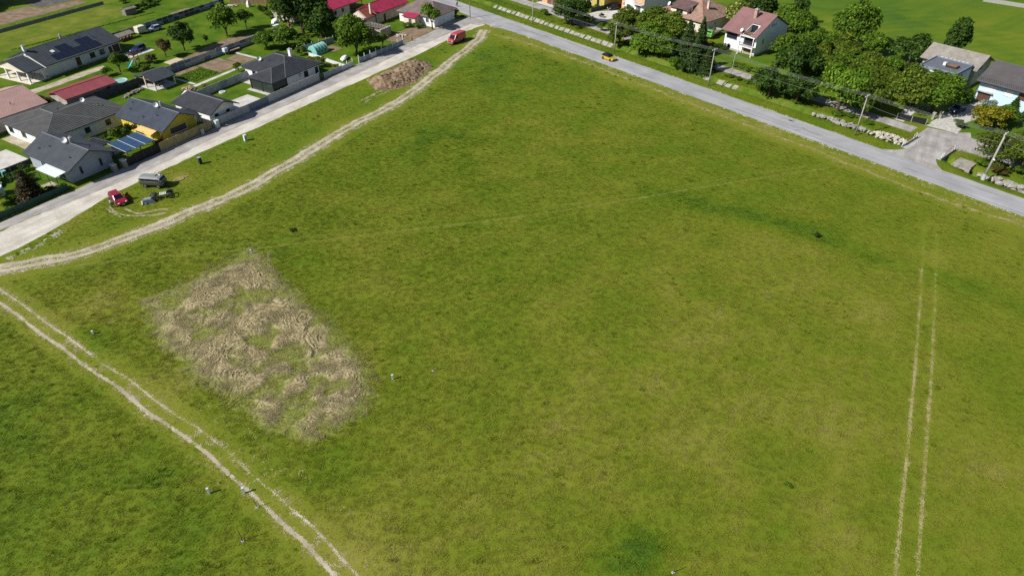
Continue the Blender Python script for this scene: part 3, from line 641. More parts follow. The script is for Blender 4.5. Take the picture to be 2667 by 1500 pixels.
solar(rf, onroof(-4.2, .41), onroof(-1.0, .41), onroof(-1.0, .72), onroof(-4.2, .72), 2, 1, SOLD, DARKF)
solar(rf, onroof(1.4, .41), onroof(5.2, .41), onroof(5.2, .74), onroof(1.4, .74), 2, 1, SOLD, DARKF)
for s in (2.1, 4.9): opening(T, wr, 'f', s, 1.0, 1.4, 1.25, DARKF)
door(T, wr, 'f', -2.0, 1.2, 2.3); door(T, wr, 'f', 7.4, .9, 2.2, BROWN); door(T, wr, 'f', 9.1, 1.9, 2.3, BROWN, .02, 'garage_door')
gutter(T, -HX, HX, yf - .06, 3.0)
rc = roof(T, -15.4, -10.95, -6.2, 6.2, 2.7, 4.75, SLATE, name='canopy_roof', capm=CREAM)
for x, y in ((-15, -5.8), (-15, -2), (-15, 2), (-15, 5.8), (-11.3, -5.8)): MB().bb(x - .17, x + .17, y - .17, y + .17, 0, 2.62).build('canopy_post', WHITE, T)
MB().bb(-15.15, -14.85, -6.1, 6.1, 2.5, 2.66).build('canopy_beam', CREAM, T)
MB().prism([(-6, 2.62), (6, 2.62), (0, 4.5)], -15.06, -14.94, 'x').build('gable_board', CREAM, T)
MB().bb(-15.6, -10.42, -6.5, 6.3, 0, .12).build('terrace_floor', CREAM, T)
# --- maroon metal shed
T = thingL('garden_shed', 'long low shed with ribbed maroon metal roof beside the bungalow drive', 'shed', -24.7, -37.7)
walls(T, -5.7, 5.7, -3.0, 3.3, 2.5, OLDW, 3.15)
roof(T, -6.2, 6.2, -3.8, 3.8, 2.5, 3.35, MAROON, style='seam', course=.32)
door(T, (-5.7, 5.7, -3.0, 3.3), 'f', 4.2, .9, 1.9); opening(T, (-5.7, 5.7, -3.0, 3.3), 'f', 1, 1, 1, .8)
# --- faded pink tile roof at the left edge
T = thingL('bungalow', 'house with faded pink tiled roof cut by the left edge', 'house', -42.4, -42.6)
walls(T, -7.6, 7.6, -7.4, 7.4, 3.1, CREAM, 5.0)
rf = roof(T, -8.2, 8.2, -8.1, 8.1, 3.0, 5.2, PINKT, course=.34); chimney(rf, -1.0, 1, 4.6, 6.3, BRICK); vent(rf, 2.5, -5, 3.9)
opening(T, (-7.6, 7.6, -7.4, 7.4), 'f', 3, 1, 1.4, 1.2); opening(T, (-7.6, 7.6, -7.4, 7.4), 'f', -3, 1, 1.4, 1.2)
o = roof(T, 8.0, 10.4, -5.5, -1.0, 2.3, 2.9, MAROON, 'y', style='seam', course=.35, name='lean_to_roof')
for x in (8.4, 10.1):
    for y in (-5.1, -1.4): MB().bb(x - .06, x + .06, y - .06, y + .06, 0, 2.3).build('lean_to_post', WOOD, T)
# --- L-shaped grey hip roof house
T = thingL('bungalow', 'wide white bungalow with grey L-shaped hipped tile roof', 'house', -36, -23.2)
W1 = (-8.4, 8.4, -5.6, 5.7); W2 = (-8.4, 2.3, -5.6, 9.9)
walls(T, *W1, 3.0, WHITE); walls(T, -8.38, 2.3, 5.6, 9.9, 2.99, WHITE)
rf = roof(T, -9.05, 9.05, -6.25, 6.35, 2.9, 4.75, GREYT, 'x', 6.1, 6.1)
rf2 = roof(T, -9.07, 2.95, -6.23, 10.5, 2.9, 4.74, GREYT, 'y', 6.1, 6.1)
dish(rf, 3.4, 0, 4.6, .45, -2.4); vent(rf, 5, -2.4, 4.2); vent(rf, -1, 2, 4.3)
for s in (3.2, -2.0, 7.8): opening(T, W2, 'l', s, 1.0, 1.5, 1.2, DARKF)
for s in (-.5, 4.0): opening(T, W1, 'f', s, 1.0, 1.1, 1.1, DARKF)
gutter(T, -9, 9, -6.3, 2.9)
# --- near gable house with the milky awning
T = thingL('bungalow', 'white gabled house with blue-grey roof and pale flat awning', 'house', -45.6, -8.1)
WG = (-4.1, 4.1, -5.9, 6.6)
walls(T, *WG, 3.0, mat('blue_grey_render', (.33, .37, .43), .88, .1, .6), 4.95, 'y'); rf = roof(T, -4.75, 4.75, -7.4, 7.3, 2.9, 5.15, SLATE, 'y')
for s in (-1.9, 1.9): opening(T, WG, 'f', s, 1.0, .42, 1.35, DARKF, mull=0)
opening(T, WG, 'l', 2.2, 1, 1.5, 1.2, WFRAME); door(T, WG, 'l', -3.2, 1.6, 2.2, GLASS)
dish(rf, -.5, -.9, 5.0, .55, -2.3); chimney(rf, .5, -1.3, 4.6, 5.9, CONC, .45)
for x, y in ((-2.5, -5), (-2, 2), (-3, 4), (1.5, -5)): vent(rf, x, y, 5.15 - 2.25 * abs(x) / 4.75)
gutter(T, -4.8, -4.7, 0, 2.9)
MB().bb(-4.13, 4.13, -5.93, 6.62, 0, .4).build('plinth', CONC, T)
o = roof(T, 4.6, 7.2, -1.6, 3.2, 2.4, 3.3, ANTH, 'x', 0, 1.6, name='porch_roof')
for x, y in ((6.9, -1.3), (6.9, 2.8)): MB().bb(x - .08, x + .08, y - .08, y + .08, 0, 2.3).build('porch_post', DARKF, T)
aw = MB().add([(-4.25, -6.3, 2.62), (-4.25, -.2, 2.62), (-6.7, -.2, 2.38), (-6.7, -6.3, 2.38), (-4.25, -6.3, 2.66), (-4.25, -.2, 2.66), (-6.7, -.2, 2.42), (-6.7, -6.3, 2.42)], [(0, 1, 2, 3), (7, 6, 5, 4), (0, 3, 7, 4), (3, 2, 6, 7), (2, 1, 5, 6)]).build('awning', POLY, T)
for y in (-6.1, -3.2, -.4): MB().bb(-6.6, -6.52, y - .05, y + .05, 0, 2.36).build('awning_post', DARKF, T)
# --- solar carport
T = thingL('solar_carport', 'carport roofed with blue solar panels in three pale-framed strips', 'carport', -36.7, -2.6)
for k in range(3): solar(T, (-3.05 + 2.05 * k, -2.7, 2.5), (-1.03 + 2.05 * k, -2.7, 2.5), (-1.03 + 2.05 * k, 2.8, 2.85), (-3.05 + 2.05 * k, 2.8, 2.85), 1, 3, SOLB, SOLB, .02)
for x in (-3.07, -1.02, 1.03, 3.08): MB().add([(x - .05, -2.72, 2.53), (x + .05, -2.72, 2.53), (x + .05, 2.82, 2.88), (x - .05, 2.82, 2.88)], [(0, 1, 2, 3)]).build('frame_rail', WFRAME, T)
for x in (-2.8, 0, 2.8):
    for y, z in ((-2.4, 2.42), (2.5, 2.7)): MB().bb(x - .08, x + .08, y - .08, y + .08, 0, z).build('post', WOOD, T)
    MB().add([(x - .05, -2.7, 2.36), (x + .05, -2.7, 2.36), (x + .05, 2.7, 2.7), (x - .05, 2.7, 2.7), (x - .05, -2.7, 2.46), (x + .05, -2.7, 2.46), (x + .05, 2.7, 2.8), (x - .05, 2.7, 2.8)], [(0, 3, 2, 1), (4, 5, 6, 7), (0, 1, 5, 4), (1, 2, 6, 5), (2, 3, 7, 6), (3, 0, 4, 7)]).build('beam', WOOD, T)
# --- yellow house
T = thingL('bungalow', 'yellow gabled house with blue-black roof and orange awning', 'house', -26.4, -8.4)
WY = (-4.0, 4.0, -6.1, 7.0); walls(T, *WY, 3.0, YEL, 5.0, 'y'); rf = roof(T, -4.65, 4.65, -7.6, 7.7, 2.9, 5.2, BLUSH, 'y')
o = opening(T, WY, 'f', -.3, 1.0, 3.9, 1.35, WFRAME, mat('roller_blind', (.13, .095, .065), .7, .2, 3), mull=0)
opening(T, WY, 'l', -1, 1, 1.4, 1.2); door(T, WY, 'l', 2.4, 1.0, 2.1)
dish(rf, -.6, -1.3, 5.0, .5, -2.3); chimney(rf, .4, -1.5, 4.7, 6.0, STEEL, .4, STEEL)
for x, y in ((-2.5, 5), (-2, -3), (-3.2, 0), (-1, 6)): vent(rf, x, y, 5.2 - 2.3 * abs(x) / 4.65)
MB().add([(-4.05, -5.6, 2.75), (-4.05, -.6, 2.75), (-6.1, -.6, 2.3), (-6.1, -5.6, 2.3), (-4.05, -5.6, 2.81), (-4.05, -.6, 2.81), (-6.1, -.6, 2.36), (-6.1, -5.6, 2.36)], [(0, 1, 2, 3), (7, 6, 5, 4), (0, 3, 7, 4), (3, 2, 6, 7), (2, 1, 5, 6), (1, 0, 4, 5)]).build('awning', AWN, T)
for x, y in ((-5.9, -5.9), (-4.3, -6.2), (-5.9, -3)): MB().bb(x - .07, x + .07, y - .07, y + .07, 0, 2.5).build('porch_post', WOOD, T)
MB().bb(-6.0, -4.1, -6.0, -5.9, .0, 1.1).build('porch_screen', BROWN, T)
# --- dark roof white house by the blue gate
T = thingL('bungalow', 'white gabled house with black roof behind the grey lane wall', 'house', -16.75, -6.2)
WB = (-3.2, 3.2, -5.2, 5.6); walls(T, *WB, 2.9, WHITE, 4.35, 'y'); rf = roof(T, -3.7, 3.7, -6.6, 6.2, 2.8, 4.55, ANTH, 'y', 0, 1.6)
for s in (-1.5, 1.5): opening(T, WB, 'f', s, 1.5, .9, .5, DARKF, mull=0)
gutter(T, -3.7, -3.6, -6, 2.8)
roof(T, -6.0, -3.4, -1.6, 3.0, 2.2, 2.75, ANTH, 'x', 1.2, 0, name='lean_to_roof', course=.45); walls(T, -5.7, -3.21, -1.2, 2.7, 2.2, WHITE, name='lean_to_wall')
# --- modern hip roof house with glazed terrace
T = thingL('bungalow', 'white bungalow with black hipped roof, white chimney and glazed corner terrace', 'house', 8.4, -9.4)
WM = (-5.3, 5.3, -6.7, 7.0); walls(T, *WM, 3.0, WHITE)
rf = roof(T, -6.0, 6.0, -7.5, 7.7, 2.95, 5.25, ANTH, 'y', 6.0, 6.0)
rf2 = roof(T, -10.2, -1.0, -7.52, .7, 2.94, 4.45, ANTH, 'x', 4.1, 0)
chimney(rf, 1.6, -1.9, 4.3, 6.4, WHITE, .7); dish(rf, -3.4, 3.5, 3.9, .5, -2.2); vent(rf, 0, 2, 5.0); vent(rf, -2.5, 1, 4.3)
opening(T, WM, 'f', 1.0, .9, 1.3, 1.35, DARKF); opening(T, WM, 'l', 4.0, 1.0, 1.2, 1.2, DARKF); opening(T, WM, 'f', 4.5, .1, 1.0, 2.1, DARKF)
MB().box((-.8, -6.85, 1.9), (.8, .3, .6)).build('air_conditioner', STEEL, T)
for x, y in ((-9.7, -7.0), (-9.7, .2), (-9.7, -3.5), (-5.5, -7.0)): MB().bb(x - .12, x + .12, y - .12, y + .12, 0, 2.85).build('terrace_post', DARKF, T)
for y0, y1 in ((-6.85, -3.65), (-3.35, .05)): MB().bb(-9.72, -9.68, y0, y1, .15, 2.75).build('glass_panel', glassmat('terrace_glass', (.03, .04, .035)), T)
MB().bb(-9.55, -5.65, -7.02, -6.98, .15, 2.75).build('glass_panel', MATS['terrace_glass'], T)
MB().bb(-10.6, -5.3, -7.4, .9, 0, .12).build('terrace_floor', MATS['concrete_slab'], T)
gutter(T, -10.2, 6, -7.56, 2.92)
# --- open garden pavilion
T = thingL('garden_pavilion', 'open garden pavilion with blue-grey tiled roof on pale posts', 'pavilion', -11, -31.2)
roof(T, -3.0, 3.0, -3.9, 3.9, 2.2, 3.3, SLATE, course=.4)
for x in (-2.6, 2.6):
    for y in (-3.4, 0, 3.4):
        if not (x > 0 and y == 0): MB().bb(x - .12, x + .12, y - .12, y + .12, 0, 2.3 + (.85 if y == 0 else 0)).build('post', CREAM, T)
    MB().bb(x - .07, x + .07, -3.6, 3.6, 2.1, 2.25).build('beam', WOOD, T)
MB().bb(-2.9, 2.9, -3.7, 3.7, 0, .1).build('floor_slab', MATS['concrete_slab'], T)
tb = thingL('garden_table', 'dark red table set under the tiled garden pavilion', 'table', -10.8, -30.5, z=.1)
MB().bb(-1.2, 1.2, -.5, .5, .68, .75).build('table_top', BROWN, tb)
for x in (-1, 1):
    for y in (-.38, .38): MB().bb(x - .05, x + .05, y - .05, y + .05, 0, .68).build('leg', BROWN, tb)
# --- crimson-roofed cottage, half behind the big tree
T = thingL('cottage', 'white cottage under bright crimson metal roof behind the tall trees', 'house', 52.6, -36.2)
WC = (-5.8, 4.6, -4.2, 4.2); walls(T, *WC, 3.0, WHITE, 4.7); rf = roof(T, -6.4, 5.0, -5.2, 5.2, 2.9, 4.9, CRIMS, style='seam', course=.6)
for s in (-4.6, -1.5): opening(T, WC, 'f', s, .9, .9, 1.1, DARKF)
for s in (-3.6, -2.6): door(T, WC, 'f', s, .75, 2.1)
opening(T, WC, 'f', 1.6, .9, 1.1, 1.3); roof(T, 5.02, 11, -4.2, 4.2, 2.5, 3.3, CRIMS, style='seam', course=.6, name='open_barn_roof')
for x in (5.4, 8, 10.6): MB().bb(x - .08, x + .08, -3.9, -3.74, 0, 2.45).build('barn_post', WOOD, T)
T = thingL('barn', 'barn with blue sheet roof beside the crimson-roofed cottage', 'barn', 44.5, -43.5)
walls(T, -3.5, 6.5, -4.5, 4.5, 3.2, OLDW, 4.8); roof(T, -4, 7, -5.2, 5.2, 3.2, 5.1, BLUER, style='seam', course=.5)
# --- beige house with crimson roof and little red tile gable
T = thingL('farmhouse', 'beige farmhouse with crimson metal roof and red tiled front gable', 'house', 58.6, -21)
WF = (-5.6, 8.2, -3.2, 3.4); walls(T, *WF, 3.0, BEIGE, 4.7); rf = roof(T, -6.0, 8.8, -3.9, 4.1, 2.95, 4.95, CRIMS, style='seam', course=.5)
chimney(rf, 5.5, -.2, 4.5, 6.1, OLDW); chimney(rf, -7.1, -2.5, 2.5, 5.7, CREAM, .45)
walls(T, -10.2, -5.65, -2.9, 2.2, 2.6, CREAM, 4.2, 'x', 'annex_wall'); r3 = roof(T, -9.6, -5.7, -3.4, 2.7, 2.55, 4.4, REDT, 'x', name='annex_roof', course=.42)
roof(T, -13.2, -10.0, -3.4, 2.4, 1.9, 2.5, REDT, 'y', 0, 0, name='lean_to_roof'); walls(T, -12.8, -10.25, -3, 2, 1.9, OLDW, name='lean_to_wall')
opening(T, WF, 'f', 6.9, 1.6, .5, .7); door(T, WF, 'f', -2, .9, 2)
# --- hip roof brown house on the corner
T = thingL('farmhouse', 'white corner farmhouse with grey-brown hipped roof and crimson porch', 'house', 64.2, -7.1)
WH = (-5.5, 4.6, -5.9, 6.8); walls(T, *WH, 3.05, WHITE)
rf = roof(T, -6.1, 5.3, -6.6, 7.4, 2.95, 5.6, mat('weathered_brown_tile', (.20, .155, .145), .8, .25, .5), 'y', 4.6, 4.6, course=.34); chimney(rf, 0, 2, 5, 6.6, BRICK)
opening(T, WH, 'l', 3.4, 1.0, 1.1, 1.3)
walls(T, -8.0, -5.55, -.9, 3.2, 2.55, CREAM, name='porch_wall'); MB().add([(-8.4, -1.3, 2.5), (-8.4, 3.6, 2.5), (-5.3, 3.6, 3.15), (-5.3, -1.3, 3.15), (-8.4, -1.3, 2.6), (-8.4, 3.6, 2.6), (-5.3, 3.6, 3.25), (-5.3, -1.3, 3.25)], [(0, 1, 2, 3), (4, 7, 6, 5), (0, 4, 5, 1), (0, 3, 7, 4), (1, 5, 6, 2)]).build('porch_roof', CRIMS, T)
opening(T, (-8.0, -5.55, -.9, 3.2), 'l', .9, .9, 1.2, 1.3); opening(T, WH, 'l', -3.4, 1.0, 1.1, 1.3)
# --- roofless shed with a grid of bare rafters
T = thingL('roofless_shed', 'small roofless shed with a grid of bare rafters', 'shed', 45.3, -11.8)
mb = MB()
for x0, x1, y0, y1 in ((-2.2, 2.2, -3.8, -3.55), (-2.2, 2.2, 3.55, 3.8), (-2.2, -1.95, -3.55, 3.55), (1.95, 2.2, -3.55, 3.55)): mb.bb(x0, x1, y0, y1, 0, 2.2)
mb.build('wall', mat('bare_block_wall', (.42, .36, .28), .95, .3, .8), T)
for k in range(8): MB().bb(-2.3, 2.3, -3.5 + k * .98, -3.3 + k * .98, 2.21, 2.38).build('rafter', WOODG, T)
for k in range(3): MB().bb(-1.3 + 1.2 * k, -1.1 + 1.2 * k, -3.8, 3.8, 2.385, 2.46).build('batten', WOODG, T)
MB().bb(-1.95, 1.95, -3.55, 3.55, 1.2, 1.3).build('ceiling_board', BLACK, T)
MB().bb(-2.26, 2.26, -3.86, -3.5, 2.2, 2.3).build('wall_cap', WFEN, T)
# --- small shed with ribbed grey roof among the fruit trees
T = thingL('tool_shed', 'small shed with ribbed pale grey roof behind the fruit bushes', 'shed', 29.8, -30.6)
walls(T, -2.5, 2.5, -1.2, 1.4, 1.9, WOODG); mb = MB()
for k in range(14): x = -2.8 + k * .4; mb.add([(x, -1.6, 1.95), (x + .2, -1.6, 2.02), (x + .4, -1.6, 1.95), (x + .4, 1.7, 2.35), (x + .2, 1.7, 2.42), (x, 1.7, 2.35)], [(0, 1, 4, 5), (1, 2, 3, 4)])
mb.build('roof', mat('corrugated_grey', (.33, .36, .39), .6, .15, 1), T)
MB().bb(2.2, 2.8, .8, 1.4, 2.0, 3.1).build('chimney', REDT, T)

# ============================================================ right-hand houses (road frame)
# --- tall white house with red-brown roof and loggia
T = thingR('villa', 'tall white house with steep red-brown roof, brick chimney and loggia', 'house', -10.4, 31.9)
WV = (-4.7, 4.8, -6.6, 7.4); wv_ = MB(); wv_.bb(-4.7, 4.8, -6.6, 7.4, 0, 4.7); [wv_.prism([(-6.6, 4.7), (7.4, 4.7), (7.4, 5.2), (.2, 8.8), (-6.6, 5.4)], x_, x_ + .15, 'x') for x_ in (-4.7, 4.65)]; wv_.bb(-4.55, 1.0, -6.6, -6.45, 4.7, 5.35); wv_.bb(3.6, 4.65, -6.6, -6.45, 4.7, 5.35); wv_.build('wall', WHITE, T)
mb = MB(); y0, y1, ze, zr = -7.9, 8.3, 5.0, 9.1; ym = .2
def rp_(x, t): return (x, y0 + (ym - y0) * t, ze + (zr - ze) * t)
slope(mb, rp_(-5.2, 0), rp_(1.0, 0), rp_(1.0, 1), rp_(-5.2, 1), .4, .03); slope(mb, rp_(3.6, 0), rp_(5.2, 0), rp_(5.2, 1), rp_(3.6, 1), .4, .03); slope(mb, rp_(1.0, .5), rp_(3.6, .5), rp_(3.6, 1), rp_(1.0, 1), .4, .03)
slope(mb, (5.2, y1, ze), (-5.2, y1, ze), (-5.2, ym, zr), (5.2, ym, zr), .4, .03)
for x in (-5.2, 5.2): mb.prism([(y0, ze - .2), (ym, zr - .2), (y1, ze - .2), (y1, ze), (ym, zr), (y0, ze)], x - .04, x + .04, 'x')
mb.add([(-5.2, y0, ze), (5.2, y0, ze), (5.2, y0, ze - .18), (-5.2, y0, ze - .18)], [(0, 3, 2, 1)])
rf = mb.build('roof', ETER, T); MB().tube((-5.2, ym, zr + .03), (5.2, ym, zr + .03), .1, None, 6).build('ridge_cap', ETER, rf)
chimney(rf, .4, -2.0, 7.3, 10.0, BRICK, .8)
lg = MB();  [lg.prism([(-7.6, 4.9), (-3.9, 4.9), (-3.9, 6.9), (-7.6, 5.05)], x_, x_ + .12, 'x') for x_ in (1.02, 3.46)]; lg.bb(1.14, 3.46, -3.95, -3.8, 4.9, 6.9); lg.build('loggia', WHITE, T)
MB().bb(1.02, 3.58, -7.2, -3.96, 4.72, 4.9).build('loggia_floor', WOOD, T); opening(T, (1.2, 3.4, -3.96, 0), 'f', 2.05, 4.92, 1.7, 1.85, DARKF)
mb = MB(); mb.bb(.9, 3.7, -7.3, -7.2, 5.75, 5.83)
for k in range(9): mb.bb(.95 + k * .33, 1.0 + k * .33, -7.28, -7.22, 4.9, 5.75)
mb.build('loggia_railing', WOOD, T)
MB().bb(.7, 4.9, -8.0, -6.6, 4.7, 4.9).build('loggia_slab', WHITE, T)
dish(T, .6, -7.6, 5.2, .5, -1.9)
o = MB().bb(.7, 4.9, -8.2, -6.62, 2.1, 2.3).build('balcony', WHITE, T)
mb = MB(); mb.bb(.75, 4.85, -8.16, -8.08, 3.15, 3.22)
for k in range(14): mb.bb(.8 + k * .31, .86 + k * .31, -8.15, -8.09, 2.3, 3.15)
mb.build('balcony_railing', mat('railing_brown', (.13, .07, .07), .7, .2, 2), o)
for x in (.75, 4.75): MB().bb(x - .1, x + .1, -8.15, -7.95, 0, 4.7).build('balcony_post', WHITE, T)
opening(T, WV, 'f', -2.6, 2.9, 3.2, 1.4, DARKF, mull=2); opening(T, WV, 'f', 2.8, 2.35, 3.0, 2.1, DARKF, mull=2); door(T, WV, 'f', 2.8, 2.4, 2.0, mat('garage_brown', (.24, .14, .06), .7, .2, 2), .02, 'garage_door')
for k in range(3): opening(T, WV, 'r', -.6 + k * .8, 6.3, .5, .8, WFRAME, mull=0)
opening(T, WV, 'r', -3.6, 2.6, .9, 1.3, WFRAME); opening(T, WV, 'f', -3, .5, 1.0, .7, DARKF)
MB().bb(-4.72, 4.82, -6.63, 7.42, 0, .5).build('plinth', OLDW, T)
# --- light blue house
T = thingR('villa', 'light blue house with brown tiled roof at the right edge', 'house', 52.5, 45.2)
WL = (-9.3, 9.5, -6.6, 7.2); walls(T, *WL, 4.7, SKYB, 6.9); rf = roof(T, -10, 10, -7.9, 8.2, 4.5, 7.2, BRNT, course=.34); gutter(T, -10, 10, -7.96, 4.45)
MB().box((-2.2, -3.2, 6.15), (.8, 1.0, .1), 0, None, 1, Matrix.Rotation(.33, 3, 'X')).build('skylight', SOLB, rf)
dish(rf, -.3, .4, 7.0, .6, -1.5)
snow = MB()
for row in range(3):
    for k in range(44): t = .06 + row * .05; snow.box((-9.6 + k * .44 + .2 * (row % 2), -7.9 + 8.05 * t, 4.5 + 2.7 * t + .09), (.16, .08, .12))
snow.build('snow_guard', DARKF, rf)['kind'] = 'stuff'
BL_ = mat('white_roller_shutter', (.78, .79, .8), .6, .05, 2)
for s in (-6.7, -3.2): opening(T, WL, 'f', s, 2.6, 1.7, 1.2, WFRAME, BL_, mull=0)
door(T, WL, 'f', -.4, 1.8, 2.2, BROWN, 2.4); opening(T, WL, 'f', 4, 2.6, 1.6, 1.2); door(T, WL, 'f', -7.6, 2.6, 2.0, BROWN, .02, 'garage_door'); opening(T, WL, 'f', 7, .9, 1.4, 1.1)
MB().tube((-9.4, -7.0, .1), (-9.4, -7.0, 4.4), .06, None, 6).build('downpipe', DARKF, T)
MB().bb(-9.3, -6.0, -7.3, -6.62, 2.2, 2.3).build('canopy', STEEL, T)
# --- white flat-roofed house and the grey gable behind it
T = thingR('villa', 'white flat-roofed house with dark roof deck and rooftop planter', 'house', 34.5, 40.9)
walls(T, -4.1, 4.1, -4.5, 4.5, 4.8, WHITE); mb = MB()
for x0, x1, y0, y1 in ((-4.2, 4.2, -4.6, -4.35), (-4.2, 4.2, 4.35, 4.6), (-4.2, -3.95, -4.35, 4.35), (3.95, 4.2, -4.35, 4.35)): mb.bb(x0, x1, y0, y1, 4.5, 5.1)
mb.build('parapet', mat('parapet_blue_grey', (.20, .23, .30), .7, .15, 1), T)
MB().bb(-3.95, 3.95, -4.35, 4.35, 4.81, 4.86).build('roof_deck', mat('deck_grey', (.13, .145, .17), .8, .2, 1.5), T)
for k in range(7): MB().bb(-3.2 + k * .95, -2.6 + k * .95, 4.32, 4.62, 5.1, 5.16).build('coping_stone', WFEN, T)
MB().bb(.2, 2.6, -1.2, .8, 4.86, 5.25).build('planter', DARKF, T); MB().bb(.4, 2.4, -1.0, .6, 5.25, 5.3).build('planter_soil', mat('planter_earth', (.26, .13, .07), .9, .2, 2), T)
MB().bb(-.7, -.1, -.4, .3, 4.86, 5.5).build('chimney', WHITE, T); MB().tube((-.1, .1, 5.2), (.3, .2, 7.6), .05, None, 6).build('flue_pipe', STEEL, T)
mb = MB().tube((2.9, -4.5, 3.4), (2.9, -4.66, 3.4), .55, None, 16); mb.build('round_window', GLASS, T)
opening(T, (-4.1, 4.1, -4.5, 4.5), 'f', -1.5, 2.2, 2.0, 1.4, DARKF); opening(T, (-4.1, 4.1, -4.5, 4.5), 'r', -1, .6, .5, 3.6, DARKF, mull=0, sill=False)
T = thingR('old_barn', 'old barn with lichen-grey sheet roof behind the flat-roofed house', 'barn', 33.4, 50.4)
walls(T, -5.9, 5.9, -4.3, 4.6, 4.2, OLDW, 6.0); roof(T, -6.5, 6.5, -5.3, 5.3, 4.0, 6.3, GREYE, course=.6); opening(T, (-5.9, 5.9, -4.3, 4.6), 'r', -1, 3.2, .9, .9, WOOD)
# --- brown tiled house with big dormer
T = thingR('villa', 'beige house with old brown tiled pyramid roof and wide dormer', 'house', -33.1, 36.8)
WT = (-7.6, 7.6, -7.2, 7.4); walls(T, *WT, 3.7, CREAM); rf = roof(T, -8.4, 8.4, -8.0, 8.2, 3.5, 7.6, OLDT, 'x', 7.4, 7.4, course=.38, capm=REDT)
chimney(rf, 4.8, -1.8, 4.9, 7.4, BEIGE, .6); chimney(rf, -.5, 1.5, 6.6, 8.6, BRICK, .7)
walls(T, -4.2, 1.6, -6.9, -1.5, 5.5, CREAM, name='dormer_wall', z0=3.6); mb = MB(); mb.add([(-4.9, -7.6, 5.35), (2.2, -7.6, 5.35), (1.7, -2, 6.4), (-4.4, -2, 6.4), (-4.9, -7.6, 5.5), (2.2, -7.6, 5.5), (1.7, -2, 6.55), (-4.4, -2, 6.55)], [(0, 3, 2, 1), (4, 5, 6, 7), (0, 1, 5, 4), (1, 2, 6, 5), (3, 0, 4, 7)]); mb.build('dormer_roof', OLDT2, T)
opening(T, (-4.2, 1.6, -6.9, -1.5), 'f', -1.0, 4.1, 2.2, 1.2, DARKF); opening(T, WT, 'r', -1.5, 1.6, .8, .9); opening(T, WT, 'f', 4.6, 1.1, 1.4, 1.3); dish(T, -4.6, -7.3, 5.2, .6, -2.0)
# --- white and orange two-storey house
T = thingR('villa', 'two-storey house painted white and orange with balconies', 'house', -51.9, 36.0)
WO = (-3.0, 4.3, -5.6, 6.2); walls(T, *WO, 8.6, mat('pale_blue_white_render', (.66, .69, .74), .85, .06, .5)); walls(T, -4.9, -3.02, -5.0, 5, 8.2, ORNG, name='stair_tower')
roof(T, -5.4, 4.8, -6.3, 6.8, 8.5, 11, REDT, 'x', 4, 4)
for z in (1.2, 4.2, 6.9):
    opening(T, WO, 'f', -1.7, z, 1.5, 1.3, WFRAME, mull=2)
for z in (.9, 3.7, 6.4):
    o = opening(T, WO, 'f', 2.3, z, 1.8, 1.9, WFRAME, mull=2)
for z in (3.3, 6.0):
    o = MB().bb(.5, 4.25, -6.7, -5.62, z - .15, z).build('balcony', WFEN, T); mb = MB().bb(.5, 4.25, -6.7, -6.64, z + .85, z + .92)
    for k in range(11): mb.bb(.52 + k * .36, .58 + k * .36, -6.69, -6.65, z, z + .85)
    mb.build('balcony_railing', WOODG, o)
    MB().bb(.5, 4.2, -5.63, -5.61, z + .1, z + 2.4).build('orange_wall_panel', ORNG, T)
opening(T, (-4.9, -3.02, -5.0, 5), 'f', -4, 1.4, .7, 1.1, WFRAME); opening(T, (-4.9, -3.02, -5.0, 5), 'f', -4, 5.0, .7, 1.1, WFRAME); dish(T, 4.2, -5.9, 5.2, .55, -1.2)
# --- olive-yellow house at the top edge
T = thingR('villa', 'olive-yellow rendered house behind the clipped garden shrubs', 'house', -65.8, 33)
WQ = (-4.6, 5.0, -5.6, 6); walls(T, *WQ, 6.4, OLIVE); roof(T, -5.4, 5.8, -6.6, 7, 6.3, 9, REDT, 'x', 4, 4); opening(T, WQ, 'f', -.8, 1.2, 1.3, 1.3); opening(T, WQ, 'f', 2.4, .4, 1.0, 2.0, DARKF); opening(T, WQ, 'f', -3, 3.9, 1.3, 1.3)

# ------------------------------------------------------------------ fences and walls
def fence(label, p0, p1, h, plen, mats_, postm, name='concrete_fence', th=.06, posth=None, group=None, seed=0, drop=0., rows=1):
    p0, p1 = Vector(p0), Vector(p1); d = p1 - p0; L = d.length; T = thing(name, label, 'fence', p0, math.atan2(d.y, d.x), group)
    n = max(1, round(L / plen)); s = L / n; rs = random.Random(seed); ph = h / rows
    pm = [MB().bb(.07, s - .07, -th / 2, th / 2, .02, ph - .012 if rows > 1 else ph).mesh('panel', m) for m in mats_]
    po = MB().bb(-.07, .07, -.07, .07, 0, posth or h + .06).mesh('post', postm)
    for k in range(n):
        for j in range(rows):
            if drop and rs.random() < drop: continue
            link('panel', pm[rs.randrange(len(pm))], T, (k * s, 0, j * ph))
    for k in range(n + 1): link('post', po, T, (k * s, 0, 0))
    return T
fence('patchwork panel wall behind the parked hatchback, dark and pale panels', Lp(3, -70.2), Lp(44, -72.8), 1.7, 2.0, [CONCB, CONCD, CONCD, CONC, CONCT, CONCB], CONC, rows=2, seed=4)
fence('patchwork grey panel wall between the two fruit gardens', Lp(-6, -34.8), Lp(33.5, -35.4), 1.8, 2.0, [CONC, CONCB, CONCB, CONCT, CONC], CONC, rows=2, seed=9)
fence('dark solid fence behind the pavilion and the pool', Lp(-32, -33.2), Lp(-6.2, -34.7), 1.8, 2.2, [CONCD], DARKF, name='solid_fence')
fence('plain concrete panel wall left of the glazed terrace lawn', Lp(-11.4, -15.6), Lp(3.0, -15.9), 1.8, 2.1, [CONC, CONCT], CONC, seed=2)
fence('grey lane wall in front of the black-roofed white house', Lp(-20.4, .05), Lp(-10.8, .1), 1.75, 1.9, [CONC], CONC)
